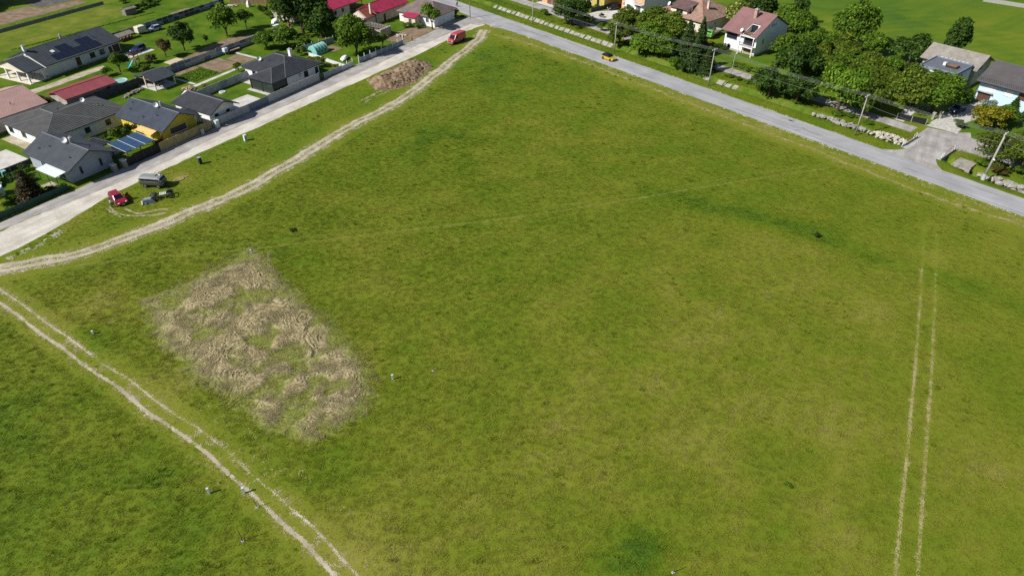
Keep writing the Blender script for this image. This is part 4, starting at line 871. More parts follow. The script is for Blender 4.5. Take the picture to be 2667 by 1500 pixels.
fence('dark blue sliding gate between the grey lane walls', Lp(-10.6, .1), Lp(-5.4, .1), 1.7, .65, [CONCB], CONCB, name='sliding_gate', th=.05, posth=1.72)
fence('grey lane wall along the glazed-terrace house', Lp(-5.2, .1), Lp(10.7, .05), 1.85, 2.0, [CONC], CONC)
fence('lattice-topped lane wall beside the dark green gate', Lp(12.4, .05), Lp(18.4, .0), 1.3, 2.0, [CONC, CONCT], CONC)
fence('narrow dark green gate in the lane wall', Lp(11.0, .05), Lp(12.2, .05), 1.5, 1.2, [mat('gate_green', (.03, .06, .045), .5, .2, 2)], DARKF, name='garden_gate')
fence('short white panel fence beside the white boat cover', Lp(18.6, 0), Lp(22.6, .0), 1.15, 2.0, [WFEN], WFEN, posth=1.9)
fence('long white panel fence with tall posts under the lane trees', Lp(24.9, 0), Lp(42.3, .3), 1.2, 2.2, [WFEN, CONCT], WFEN, posth=2.0)
fence('low white wall between the hedge garden and the greenhouse lawn', Lp(20.4, -.4), Lp(22.4, -15), .9, 2.1, [WFEN], WFEN)
fence('grey wall running behind the mint greenhouse', Lp(22.4, -18.8), Lp(33.5, -16.6), 1.5, 2.1, [CONC, CONCT], CONC, posth=2.0)
fence('yellow reed-panel fence in front of the yellow house', Lp(-33.2, .35), Lp(-21.0, .1), 1.75, 2.05, [BAMB], mat('reed_post', (.46, .38, .2), .8, .2, 2), name='reed_fence')
fence('black slatted fence in front of the solar carport', Lp(-40.2, .5), Lp(-33.4, .45), 1.7, 1.7, [BLACK], DARKF, name='slat_fence')
fence('weathered plank fence at the back of the fruit garden', Lp(45.5, -71.5), Lp(52, -60), 1.9, 1.5, [WOODG, WOOD], WOODG, name='plank_fence')
fence('dark plank fence left of the tall trees', Lp(52, -60), Lp(46, -38), 1.9, 2.0, [WOOD, BROWN], WOODG, name='plank_fence', seed=3)
fence('green mesh garden fence along the lane at the left edge', Lp(-75, -.35), Lp(-51.6, -.55), 1.2, 2.4, [mat('green_mesh', (.025, .075, .05), .7, .3, 3)], DARKF, name='mesh_fence', th=.02)
fence('low concrete base wall beside the pale patio at the left edge', Lp(-62, -16.6), Lp(-48.5, -16.6), .9, 2.2, [CONCD], CONC)
fence('orange garden fence with gate pillars beyond the side lane', Rp(-86, 18.6), Rp(-72.4, 18.4), 1.6, 2.2, [BROWN, ORNG], ORNG, name='garden_fence', th=.12, seed=5, posth=1.9)
fence('dark wall beside the olive-yellow house drive', Rp(-61, 22), Rp(-60.3, 33), 1.2, 2.2, [CONCD], CONCD)
fence('dark metal fence at the foot of the big walnut tree', Rp(37.0, 14.6), Rp(42.4, 16.2), 1.3, 2.7, [BLACK], STEEL, name='metal_fence', th=.03)
fence('red plank screen beside the concrete drive', Rp(31.5, 27.5), Rp(35.5, 27), 2.0, 1.0, [REDT], WOOD, name='plank_fence')
fence('thin post fence along the far meadow edge', G(2560, 5), G(2720, 30), 1.2, 5, [mat('wire_mesh', (.30, .31, .28), .6, .2, 3)], POLEC, name='wire_fence', th=.01, posth=1.9)
fence('mesh fence dividing the far sown plot from the hay strip', Lp(-22, -102.6), Lp(24, -105.2), .9, 4.6, [mat('grey_mesh', (.20, .22, .20), .7, .25, 3)], POLEC, name='wire_fence', th=.02, posth=1.1)
# stone gate pillars beside the near gable house
for a, b, h, lab in ((-41.0, .3, 1.5, 'stone pillar left of the black slatted fence'), (-42.9, .0, 1.3, 'stone pillar beside the near white gable')):
    T = thingL('gate_pillar', lab, 'pillar', a, b)
    for k in range(4): MB().box((0, 0, h * (k + .5) / 4), (.75 - .02 * (k % 2), 1.1, h / 4 - .02)).build('stone_block', STONE, T)
    MB().box((0, 0, h + .05), (.85, 1.2, .09)).build('cap', WFEN, T)
for x, y, lab in ((780, 440, 'left stone pillar of the cobbled drive entrance'), (870, 430, 'right stone pillar of the cobbled drive entrance')):
    p = G(2267 + x / 4.83, 220 + y / 4.83); T = thing('gate_pillar', lab, 'pillar', p, RA)
    MB().box((0, 0, .7), (.5, .5, 1.4)).build('shaft', STONE, T); MB().box((0, 0, 1.44), (.65, .65, .1)).build('cap', CONC, T)

# ------------------------------------------------------------------ bridge with railings, culvert, rubble
T = thingR('road_bridge', 'short concrete bridge with red and white railings over the ditch', 'bridge', 47.7, 5)
MB().bb(-3.7, 3.7, -3.0, 3.6, -.55, .018).build('deck', CONC, T)
for x in (-3.72, 3.72):
    MB().bb(x - .14, x + .14, -3.0, 3.6, -1.1, .3).build('parapet', MATS['bank_stone'], T)
    for y in (-2.7, -1.6, 2.1, 3.3): MB().tube((x, y, .3), (x, y, 1.25), .055, None, 8).build('rail_post', WFRAME, T)
    for y0, y1, m in ((-2.7, -1.6, WFRAME), (-1.6, 2.1, REDP), (2.1, 3.3, WFRAME)):
        for z in (.8, 1.22): MB().tube((x, y0, z), (x, y1, z), .045, None, 8).build('rail', m, T)
T = thingR('footbridge', 'small concrete slab crossing beside the road bridge', 'bridge', 55.2, 3.6)
MB().bb(-1.7, 1.4, -1.9, 2.4, -.2, .07).build('deck', MATS['bank_stone'], T); MB().bb(1.2, 1.55, -1.9, 1.2, -1.0, .35).build('headwall', BRICK, T); MB().bb(1.0, 1.8, -2.4, -1.7, -.3, .45).build('stone_end', STONE, T)
def rubble(label, c, rx, ry, hz, n, rng_s, m, name='rubble_pile', rot=0., s0=.18, s1=.4):
    rs = random.Random(rng_s); T = thing(name, label, 'rubble', c, rot); st = [MB().blob((0, 0, 0), (1, .8, .6), k, .7, 4).mesh('stone', m) for k in range(4)]
    for k in range(n):
        a = rs.uniform(0, 6.28); q = math.sqrt(rs.random()); s = rs.uniform(s0, s1); o = link('stone', rs.choice(st), T, (math.cos(a) * q * rx, math.sin(a) * q * ry, hz * (1 - q * q) * rs.uniform(.4, 1) + s * .3), rs.uniform(0, 6), (s, s, s))
        o.rotation_euler.x = rs.uniform(-.5, .5)
    return T
rubble('heap of pale broken stone beside the bridge', Rp(40.4, 4.6, -.35), 3.8, 1.7, .9, 150, 1, MATS['rubble'], rot=RA)
rubble('row of irregular pale rocks in the ditch under the maples', Rp(30.5, 4.4, -.45), 7, .8, .3, 60, 31, MATS['bank_stone'], 'rock_row', RA, .25, .65)
rubble('rocks and broken stone along the ditch below the leaning pole', Rp(65, 2.2, -.5), 7, 1.0, .4, 70, 32, MATS['bank_stone'], 'rock_row', RA, .25, .7)
rubble('small heap of rubble behind the old grey van', Lp(-39.9, 8.4), .9, .6, .3, 22, 2, MATS['rubble'])
rubble('heap of stones and bricks at the garden corner', Lp(-9.3, -21.9), 1.6, 1.0, .7, 34, 3, mat('brick_rubble', (.42, .31, .22), .9, .3, 1.5))
rubble('row of grey stones along the dark garden fence', Lp(-17.4, -30.8), 3.2, .5, .4, 40, 4, STONE, 'stone_row', LA + R_(12), .2, .42)
rubble('pile of timber scraps and slabs under the far panel wall', Lp(42.0, -68.5), 3.4, 1.6, .5, 60, 5, mat('scrap_pale', (.5, .46, .4), .85, .3, 1.5), 'scrap_heap', LA)
rubble('broken stones and scrap beside the roofless shed', Lp(47.5, -4.6), 1.8, .9, .35, 34, 8, MATS['rubble'], 'scrap_heap')
for k, (r, n, s) in enumerate(((58.6, 1.0, .8), (61.5, .9, .95), (63.8, .6, .75), (66.4, .5, 1.1), (69.0, .3, 1.0), (72, .2, .9), (60.0, 2.4, .7), (64.6, 2.2, .9), (68, 2, .8))):
    o = MB().blob((0, 0, 0), (s, s * .75, s * .5), k, .6, 6).build('boulder', MATS['bank_stone'], None, Rp(r, n, float(ditch_z(r, n)) + .15), True, RA + k)
    tag(o, 'pale boulder lining the ditch near the leaning pole', 'boulder', 'boulders along the ditch')

# ------------------------------------------------------------------ power line
POLES = [((6.0, 204.6), 8.2, 'pale concrete pole by the junction, first of the roadside power line'), ((26.9, 180.5), 7.6, 'power pole behind the yellow car'), ((46.3, 156.9), 8.7, 'power pole between the dark spruces and the ditch slabs'), ((70.0, 129.7), 8.6, 'power pole before the rubble heap and bridge'), ((85.9, 111.0), 9.3, 'thick leaning concrete pole near the right edge')]
tops = []
for k, ((x, y), h, lab) in enumerate(POLES):
    T = thing('power_pole', lab, 'utility pole', (x, y, 0), RA, 'roadside power poles'); lean = Vector((.25 if k == 4 else .0, 0, 0))
    top = Vector((0, 0, h)) + lean; MB().tube((0, 0, 0), top, .155 if k < 4 else .23, .09 if k < 4 else .14, 10).build('shaft', POLEC, T, None, True)
    o = MB().box(top + Vector((0, 0, -.35)), (.1, 1.9, .1)).build('crossarm', STEEL, T)
    for q in (-.85, -.3, .3, .85): MB().tube(top + Vector((0, q, -.3)), top + Vector((0, q, -.08)), .05, .03, 6).build('insulator', WFRAME, o)
    if k in (1, 3, 4): MB().box(top + Vector((.0, .15, -1.2)), (.35, .3, .6)).build('switch_box', DARKF, T)
    if k == 4: MB().tube((0, 0, 0), (0, 0, 1.1), .38, .32, 8).build('footing', CONC, T); MB().box(top * .45 + Vector((.2, -.2, 0)), (.3, .1, .2)).build('sign_plate', WFRAME, T)
    M = Matrix.Translation((x, y, 0)) @ Matrix.Rotation(RA, 4, 'Z'); tops.append([M @ (top + Vector((0, q, -.07))) for q in (-.85, -.3, .3, .85)] + [M @ (Vector((.12, 0, h - 1.9)))])
M0 = [p + Vector((-22, 26, 0)) for p in tops[0]]; M9 = [p + Vector((22, -26, 0)) for p in tops[-1]]
seq = [M0] + tops + [M9]
for q in range(5):
    mb = MB()
    for a, b in zip(seq[:-1], seq[1:]):
        P = [a[q].lerp(b[q], t) - Vector((0, 0, (.55 if q < 4 else .8) * 4 * t * (1 - t))) for t in np.linspace(0, 1, 11)]; mb.path(P, .014 if q < 4 else .014, 4)
    if q < 4: tag(mb.build('power_cable', CABLE), 'bare overhead conductor strung along the roadside poles', 'cable', 'overhead conductors of the roadside line')
    else: tag(mb.build('telephone_cable', CABLE), 'lower single cable slung beneath the roadside conductors', 'cable')
for (r, n, h, lab) in ((-30.9, 31.0, 6.5, 'thin pole beside the brown tiled house'), (-1.4, 9.5, 6.0, 'thin leaning pole at the side lane below the white villa'), (-59.7, 18.4, 7, 'thin pole in front of the olive-yellow house')):
    T = thingR('service_pole', lab, 'utility pole', r, n); MB().tube((0, 0, 0), (.15, 0, h), .1, .06, 8).build('shaft', POLEC, T); MB().box((.15, 0, h - .25), (.06, .9, .06)).build('crossarm', STEEL, T)
p = G(900 + 1567 / 4.83, 228 / 4.83); T = thing('service_pole', 'slender wooden pole at the lane junction', 'utility pole', p, RA); MB().tube((0, 0, 0), (0, 0, 8), .15, .09, 8).build('shaft', WOODG, T); MB().box((0, 0, 7.7), (.08, 1.2, .08)).build('crossarm', WOODG, T)
p = G(2267 + 1745 / 4.83, 220 + 1075 / 4.83); T = thing('service_pole', 'dark thin post under the half-bare tree at the right edge', 'utility pole', p, RA); MB().tube((0, 0, 0), (.5, 0, 4.8), .12, .08, 8).build('shaft', BARK, T); MB().tube((0, 0, 0), (0, 0, .7), .2, .18, 8).build('footing', CONC, T)

# ------------------------------------------------------------------ earth mound
A_, B_ = np.meshgrid(np.linspace(11, 36.5, 130), np.linspace(7.5, 21.8, 76), indexing='ij')
mp = [(toL(*p)) for p in MOUND]; edge = np.where(inpoly(A_, B_, mp), polydist(A_, B_, mp + mp[:1]), -polydist(A_, B_, mp + mp[:1]))
edge = edge + 1.1 * (fbm(A_ * .5, B_ * .5, 41, 3) - .5)
hh = 1.4 * smooth(-.4, 3.6, edge) * (.45 + 1.1 * fbm(A_ * .24, B_ * .24, 44, 3)) + .85 * (fbm(A_ * 1.1, B_ * 1.1, 47, 4) - .5) * smooth(0, 1.2, edge) - .12
rid = np.abs(fbm(A_ * .55, B_ * .55, 52, 3) - .5); hh = hh - .55 * np.exp(-(rid / .035) ** 2) * smooth(.6, 1.8, edge)
wp = [Lp(a, b) for a, b in zip(A_.ravel(), B_.ravel())]; V = np.array([(p.x, p.y, z) for p, z in zip(wp, hh.ravel())])
ii, jj = np.meshgrid(np.arange(A_.shape[0] - 1), np.arange(A_.shape[1] - 1), indexing='ij'); k0 = (ii * A_.shape[1] + jj).ravel(); F = np.stack([k0, k0 + 1, k0 + A_.shape[1] + 1, k0 + A_.shape[1]], -1)
keep = hh.ravel()[F].max(1) > -.02; F = F[keep]; u, inv = np.unique(F.ravel(), return_inverse=True)
MND = thing('earth_mound', 'long heap of dug brown earth between the lane and the dirt track', 'mound', Lp(23.5, 14.5))
o = link('soil_heap', rawmesh('soil_heap', V[u] - np.array(Lp(23.5, 14.5)), inv.reshape(-1, 4), MATS['mound_earth']), MND)
mb = MB(); rs = random.Random(3)
for k in range(170):
    a, b = rs.uniform(12.5, 35), rs.uniform(9, 20.5); i = int((a - 11) / 25.5 * 129); j = int((b - 7.5) / 14.3 * 75)
    if edge[i, j] < -.3: continue
    p = Lp(a, b, float(hh[i, j]) + .03) - Lp(23.5, 14.5); s = rs.uniform(.1, .3); mb.blob(p, (s, s * .8, s * .6), k, .7, 3)
q = mb.build('clods', MATS['mound_earth'], MND); q['kind'] = 'stuff'

# ------------------------------------------------------------------ trees
def crown_mesh(name, m, seed, R, Hc, nleaf, leaf, lobes=14, style='round', fill=.25, taper=.0):
    g = np.random.default_rng(seed); C = []; Rd = []
    if style == 'cone':
        P = []; 
        t = g.random(nleaf) ** .62; ang = g.random(nleaf) * 6.283; tier = .80 + .28 * np.cos((t * Hc / .9 % 1) * 6.283) ; rad = R * (.06 + t * .94) * tier * (.72 + .42 * vnoise(ang * 1.6, t * 7, seed)) * np.sqrt(.35 + .65 * g.random(nleaf))
        z = Hc * (1 - t) - .22 * rad + .25 * g.standard_normal(nleaf) * .4
        P = np.stack([np.cos(ang) * rad, np.sin(ang) * rad, z], -1); N = np.stack([np.cos(ang), np.sin(ang), np.full(nleaf, .55)], -1)
    else:
        for k in range(lobes):
            th = g.random() * 6.283; ph = math.acos(1 - 1.55 * g.random()); q = .46 + .40 * g.random()
            if style == 'column': q *= .8
            c = np.array([math.cos(th) * math.sin(ph) * R * q, math.sin(th) * math.sin(ph) * R * q, Hc * .5 + math.cos(ph) * Hc * .5 * q]); C.append(c); Rd.append(R * (.22 + .26 * g.random()))
        C.append(np.array([0, 0, Hc * .5])); Rd.append(R * .55); C = np.array(C); Rd = np.array(Rd)
        w_ = Rd ** 2; w_ /= w_.sum(); li = g.choice(len(Rd), nleaf, p=w_)
        d = g.standard_normal((nleaf, 3)); d /= np.linalg.norm(d, axis=1, keepdims=True); d[:, 2] = np.where(d[:, 2] < -.35, -d[:, 2], d[:, 2])
        sh = np.where(g.random(nleaf) < fill, g.random(nleaf) ** .5, 1 - .16 * np.abs(g.standard_normal(nleaf)) + .05 * g.standard_normal(nleaf))
        nz = .78 + .5 * vnoise(d[:, 0] * 3 + li * 7.1, d[:, 1] * 3 + d[:, 2] * 5, seed + 5)
        P = C[li] + d * (Rd[li] * sh * nz)[:, None] * np.array([1, 1, min(1.1, Hc / (2 * R)) + .1]); N = d + .35 * (P - np.array([0, 0, Hc * .4])) / max(R, Hc / 2)
    N = N + .75 * g.standard_normal(N.shape); N[:, 2] += .35; N /= np.linalg.norm(N, axis=1, keepdims=True)
    a = np.cross(N, g.standard_normal(N.shape)); a /= np.linalg.norm(a, axis=1, keepdims=True); b = np.cross(N, a); s = leaf * (.6 + .8 * g.random((nleaf, 1)))
    if style == 'cone': b = b * .55
    Q = np.stack([P - a * s, P - b * s * .55 + N * s * .12, P + a * s, P + b * s * .55 + N * s * .12], 1).reshape(-1, 3)
    return rawmesh(name, Q, np.arange(nleaf * 4).reshape(-1, 4), m)
def trunk_mesh(seed, h, r, R, Hc, nb=6, base=0.):
    mb = MB(); rs = random.Random(seed); t = Vector((rs.uniform(-.1, .1) * R * .3, rs.uniform(-.1, .1) * R * .3, h)); mid = t * .5 + Vector((rs.uniform(-.08, .08), rs.uniform(-.08, .08), 0)) * h * .3
    mb.tube((0, 0, -.1), mid, r * 1.25, r, 8); mb.tube(mid, t, r, r * .8, 8)
    for k in range(nb):
        a = k * 6.283 / nb + rs.uniform(-.4, .4); e = t + Vector((math.cos(a) * R * .55, math.sin(a) * R * .55, Hc * rs.uniform(.3, .6))); m = t.lerp(e, .5) + Vector((0, 0, .12 * Hc))
        mb.tube(t - Vector((0, 0, rs.uniform(0, .2) * h)), m, r * .5, r * .32, 6); mb.tube(m, e, r * .32, r * .1, 5)
        for q in range(2): f = e + Vector((rs.uniform(-.3, .3) * R, rs.uniform(-.3, .3) * R, Hc * .18)); mb.tube(m.lerp(e, .4 + .3 * q), f, r * .16, r * .05, 4)
    mb.tube(t, t + Vector((0, 0, Hc * .6)), r * .6, r * .12, 6)
    return mb.mesh('trunk', BARK)
# prototypes: crown radius, crown height, trunk height
PROTO = {}
def proto(key, R, Hc, th, tr, nleaf, leaf, style='round', lobes=14, variants=2, fill=.25):
    for v in range(variants): PROTO[(key, v)] = (R, Hc, th, tr, nleaf, leaf, style, lobes, fill, v)
proto('big', 5.0, 7.5, 1.6, .32, 9500, .30, lobes=30, variants=3); proto('mid', 3.2, 4.6, 1.1, .2, 5200, .235, lobes=20, variants=3); proto('small', 1.9, 2.9, 1.0, .11, 2300, .17, lobes=12, variants=2)
proto('bush', 1.4, 1.7, .1, .05, 1400, .14, lobes=10, variants=3); proto('cone', 2.6, 8.2, .5, .2, 7000, .26, 'cone', variants=2, lobes=0); proto('column', 2.5, 7.6, .8, .22, 6000, .23, 'column', 22, 1)
proto('sparse', 3.2, 4.4, 1.8, .17, 2600, .17, lobes=16, variants=1, fill=.6)
CM = {}
def tree(label, pos, key, leafk, R=None, H=None, v=None, name='broadleaf_tree', cat='tree', group=None, z=0., low=.8):
    v = random.randrange(sum(1 for q in PROTO if q[0] == key)) if v is None else v; R0, Hc, th, tr, nl_, lf, st, lo, fi, _ = PROTO[(key, v)]
    kk = (key, v, leafk)
    if kk not in CM:
        sd = abs(hash(key)) % 7 if False else sum(map(ord, key)) + v * 17
        CM[kk] = (crown_mesh('crown', LEAF[leafk], sd, R0, Hc, nl_, lf, lo, st, fi), trunk_mesh(sd, th, tr, R0, Hc, 8 if key == 'sparse' else 6))
    cm, tm = CM[kk]; sx = (R or R0) / R0; sz = (H or (Hc + th)) / (Hc + th); T = thing(name, label, cat, (pos[0], pos[1], z), random.uniform(0, 6.28), group)
    link('crown', cm, T, (0, 0, th * low * sz), 0, (sx, sx * random.uniform(.92, 1.08), sz))
    if key != 'bush': link('trunk', tm, T, (0, 0, 0), 0, (sx, sx, sz))
    else: link('stem', tm, T, (0, 0, 0), 0, (sx, sx, sz))
    return T
def tL(label, a, b, *k, **q): return tree(label, Lp(a, b), *k, **q)
def tR(label, r, n, key, leafk, R, H, *k, **q):
    q.setdefault('low', .3); return tree(label, Rp(r, n), key, leafk, R * 1.12, H * 1.08, *k, **q)
# left gardens
tL('tall leafy fruit tree with forked crown in the middle lawn', 22.5, -46.3, 'mid', 'green', 3.5, 8.0, 0)
tL('small round fruit tree right of the tall forked one', 29.9, -46.7, 'small', 'green', 2.4, 5.6, 1)
tL('round dark olive tree beside the dug soil strip', 8.2, -45.9, 'mid', 'dark', 3.1, 7.0, 1)
tL('thin brownish young tree left of the round olive tree', 2.5, -45.9, 'small', 'brown', 2.3, 5.2, 0)
tL('tiny sapling in the open lawn', 14.9, -45.5, 'small', 'green', .9, 2.8, 0)
tL('bushy tree in front of the bungalow garage', -10.6, -45.7, 'small', 'green', 2.7, 5.4, 0)
tL('leafy shrub between the drive and the bushy tree', -13.8, -46.5, 'bush', 'green', 1.6, 2.1, name='shrub', cat='shrub')
tL('half-bare bush right of the play tower', -2.2, -45, 'bush', 'brown', 1.7, 2.4, name='shrub', cat='shrub'); tL('loose green bush behind the pavilion roof', -6.4, -41.6, 'bush', 'olive', 1.6, 1.6, name='shrub', cat='shrub')
tL('leafy bush at the end of the maroon shed', -33.2, -38.6, 'bush', 'olive', 1.9, 2.6, name='shrub', cat='shrub')
tL('giant dark broadleaf tree, tallest of the village trees', 35.0, -29.5, 'big', 'dark', 7.0, 15, 0, low=.2)
tL('big leafy tree at the left flank of the tallest tree', 37.5, -37.5, 'big', 'green', 5.2, 13, 1, low=.2)
tL('broad dark tree below the tallest one', 35.2, -22.5, 'big', 'dark', 5.0, 10, 2, low=.1)
tL('mid-sized green tree behind the roofless shed', 36.8, -13.2, 'mid', 'green', 3.9, 8.2, 1, low=.2)
tL('large dense green tree overhanging the white lane fence', 29.0, -4.3, 'big', 'green', 4.6, 9.8, 1, low=.3)
tL('small airy tree beside the white lane fence end', 37.6, -2.8, 'small', 'olive', 2.1, 3.9, 1)
tL('wide leafy fruit bush left of the grey shed roof', 20.2, -28.0, 'mid', 'green', 3.1, 4.6, 2); tL('dense leafy fruit tree below the grey shed roof', 24.0, -24.2, 'mid', 'green', 3.4, 5.4, 0); tL('low fruit bush behind the black-roofed bungalow', 26.5, -20.6, 'small', 'green', 2.4, 3.4, 0)
tL('round shrub behind the bungalow chimney', 21.6, -16.8, 'bush', 'olive', 1.6, 2.6, name='shrub', cat='shrub')
tL('yellow-green shrub at the garden corner by the gate', 19.2, -2.6, 'bush', 'yellow', 1.0, 1.0, name='shrub', cat='shrub'); tL('rounded yellow-green shrub right of the bungalow', 17.3, -6.6, 'bush', 'olive', 2.0, 2.6, name='shrub', cat='shrub'); tL('dark red shrub right of the bungalow', 18.4, -9.6, 'bush', 'red', 1.6, 2.0, name='shrub', cat='shrub')
tL('lollipop-shaped green street tree before the corner farmhouse', 57.0, -.7, 'small', 'bright', 3.1, 7.2, 1)
tL('clipped dark hedge bush beside the corner farmhouse', 70.0, -2.2, 'bush', 'green', 1.5, 2.2, name='shrub', cat='shrub'); tL('heap of cut brushwood by the junction', 70.6, .2, 'bush', 'brown', 1.0, .9, name='brushwood_heap', cat='brushwood')
tL('leafy bush under the corner farmhouse windows', 54.8, -8.2, 'bush', 'green', 1.7, 1.5, name='shrub', cat='shrub'); tL('second leafy bush under the corner farmhouse windows, nearer the street tree', 56.0, -5.2, 'bush', 'green', 1.5, 1.3, name='shrub', cat='shrub')
tL('reddish shrub at the back of the fruit garden', 44.2, -56.5, 'bush', 'red', 1.1, 1.7, name='shrub', cat='shrub'); tL('dark round shrub at the back of the fruit garden', 43.0, -53.8, 'bush', 'dark', 1.8, 2.3, name='shrub', cat='shrub'); tL('mixed shrub beside the white tarpaulin', 40.5, -48.6, 'bush', 'olive', 1.7, 2.2, name='shrub', cat='shrub')
for k, (a, b, s) in enumerate(((28, -101, 1.0), (31, -104, 1.3), (35, -101, 1.2), (36, -96, 1.4), (33, -94, 1.2), (30, -91.5, 1.5), (40, -98, 1.5))): tL('low garden bush beyond the hay strip', a, b, 'bush', 'green', 1.5 * s, 1.5 * s, name='shrub', cat='shrub', group='bushes beyond the hay strip')
for k, (a, b) in enumerate(((24.0, -89.4), (26, -89.8), (28, -90.2))): tL('dark clipped hedge bush at the grey shed wall', a, b, 'bush', 'dark', 1.3, 1.7, name='shrub', cat='shrub', group='dark hedge by the far shed wall')
for k, (a, b) in enumerate(((-20, -134), (-12, -135), (-4, -133), (2, -136), (7, -134), (-28, -136), (-9, -141), (3, -143))): tL('dark tree of the wood in the top left corner', a, b, 'big', 'dark', 5, 9, group='dark trees of the top left wood')
tL('dark brown conifer bush overhanging the lane at left', -56.6, -3.0, 'cone', 'brownfir', 2.9, 5.6, 0, name='conifer'); tL('small dark bush right of the brown conifer', -53.6, -2.0, 'bush', 'dark', 1.1, 1.2, name='shrub', cat='shrub')
tL('round garden bush beside the pale patio wall', -57.5, -15.3, 'small', 'green', 1.9, 3.0, 0); tL('dark garden bush in the left lawn', -54.6, -11.2, 'bush', 'dark', 1.7, 1.9, name='shrub', cat='shrub'); tL('small fruit tree near the left edge tanks', -61.0, -5.6, 'small', 'green', 1.5, 2.6, 1); tL('leafy bush beside the flower bed at left', -55.6, -8.2, 'bush', 'green', 1.2, 1.2, name='shrub', cat='shrub')
for k, (a, b) in enumerate(((-60.2, -12.8), (-58.8, -5.0), (-53.4, -9.6), (-52.8, -12.6), (-51.6, -14.4), (-56.8, -13.4), (-62.2, -9.4))): tL('low green bush in the cluttered garden at the left edge', a, b, 'bush', 'green' if k % 2 else 'dark', 1.1, 1.2, name='shrub', cat='shrub', group='bushes of the left edge garden')
for k, a in enumerate((-52, -53.3, -61, -62.8, -64.6, -66.5)): tL('low hedge bush behind the green mesh fence', a, -1.6, 'bush', 'green', 1.0, 1.0, name='shrub', cat='shrub', group='hedge behind the green mesh fence')
for k, (a, b) in enumerate(((-34.2, -12.2), (-32.6, -13.6), (-36.2, -13.8), (-38.3, -14.4))): tL('green shrub in the yard between the grey house and the yellow house', a, b, 'bush', 'green' if k else 'olive', 1.2 if k else 1.8, 1.2 if k else 2.6, name='shrub', cat='shrub', group='yard shrubs by the yellow house')
tL('dark thuja bush at the yellow house porch', -32.3, -11.0, 'bush', 'dark', 1.6, 2.6, name='shrub', cat='shrub')
tL('small young tree in the narrow lawn beside the potato rows', 4.4, -20.6, 'small', 'olive', 1.3, 2.9, 0); tL('yellow-green bush by the path end', -6.4, -19.6, 'bush', 'yellow', 1.1, .8, name='shrub', cat='shrub')
# potato rows
mb_leaf = []
for k in range(7):
    for q in range(11):
        a, b = -5.6 + q * .66 + .4 * (k / 7), -31.0 + k * .98
        mb_leaf.append((a, b))
if True:
    P = []
    g = np.random.default_rng(5)
    for a, b in mb_leaf:
        for q in range(16): P.append(np.array(Lp(a + g.normal() * .2, b + g.normal() * .2, .08 + .3 * g.random())) - np.array(Lp(-2.4, -28)))
    P = np.array(P); n = len(P); N = g.standard_normal((n, 3)); N[:, 2] = 1.2; N /= np.linalg.norm(N, axis=1, keepdims=True); a_ = np.cross(N, g.standard_normal((n, 3))); a_ /= np.linalg.norm(a_, axis=1, keepdims=True); b_ = np.cross(N, a_); s_ = .14
    o = link('potato_plants', rawmesh('potato_plants', np.stack([P - a_ * s_, P - b_ * s_ * .7, P + a_ * s_, P + b_ * s_ * .7], 1).reshape(-1, 3), np.arange(4 * n).reshape(-1, 4), LEAF['green']), None, Lp(-2.4, -28)); tag(o, 'rows of leafy green potato plants in the vegetable garden', 'potato plants', None, 'stuff')

# right side trees
tR('dense dark drooping evergreen beside the side lane', -55.5, 8.0, 'big', 'dark', 4.4, 7.6, 0); tR('dark second crown of the evergreen, left half', -59.0, 9.6, 'mid', 'dark', 3.4, 7.0, 0)
tR('small round street tree right of the dark evergreen', -51.6, 11.4, 'small', 'green', 1.6, 3.6, 1); tR('small slim street tree by the garden gate', -46.2, 11.0, 'small', 'green', 1.2, 2.8, 0); tR('third small street tree beside the olive grove', -43.8, 12.2, 'small', 'green', 1.2, 2.8, 1)
tR('low bush on the ditch bank beyond the pale pole', -68, 9.2, 'bush', 'green', 1.4, 1.9, name='shrub', cat='shrub')
tR('clipped brown cone bush before the olive-yellow house', -65.0, 25.2, 'cone', 'brownfir', 1.0, 2.6, 1, name='conifer'); tR('round flowering bush before the olive-yellow house', -62.4, 25.6, 'bush', 'olive', 1.0, 1.3, name='shrub', cat='shrub'); tR('small clipped bush in the paved drive', -55.0, 20.4, 'bush', 'olive', .7, 1.3, name='shrub', cat='shrub')
tR('olive tree at the ditch, leftmost of the roadside grove', -34.2, 5.2, 'mid', 'olive', 3.0, 5.8, 1); tR('bright green round tree at the ditch, nearest the road', -26.5, 4.6, 'mid', 'bright', 3.1, 5.6, 0); tR('shaded dark tree right of the bright green one', -20.5, 6.4, 'mid', 'green', 3.2, 6.0, 2)
tR('wide olive walnut tree below the white and orange house', -40.5, 15.6, 'mid', 'olive', 3.6, 6.6, 0); tR('wide olive walnut tree in the middle of the grove', -34.0, 17.6, 'big', 'olive', 4.6, 7.6, 1); tR('wide olive walnut tree below the wide dormer', -27.2, 17.2, 'big', 'olive', 4.4, 7.6, 2); tR('dark shaded tree behind the bright green one', -28.0, 10.8, 'mid', 'green', 3.3, 6.4, 1); tR('whitish flowering tree below the brown tiled house', -22.3, 19.0, 'mid', 'flower', 2.4, 5.0, 0)
tR('dark spruce nearest the third power pole', -10.0, 6.6, 'cone', 'conifer', 3.2, 8.8, 0, name='conifer'); tR('dark spruce behind the nearest one', -15.5, 9.8, 'cone', 'conifer', 3.3, 9.6, 1, name='conifer'); tR('tall spruce with green tip before the brown tiled house', -16.0, 16.2, 'cone', 'conifer', 2.8, 9.0, 0, name='conifer'); tR('low dark spruce at the ditch edge', -6.6, 6.8, 'cone', 'conifer', 2.4, 6.2, 1, name='conifer')
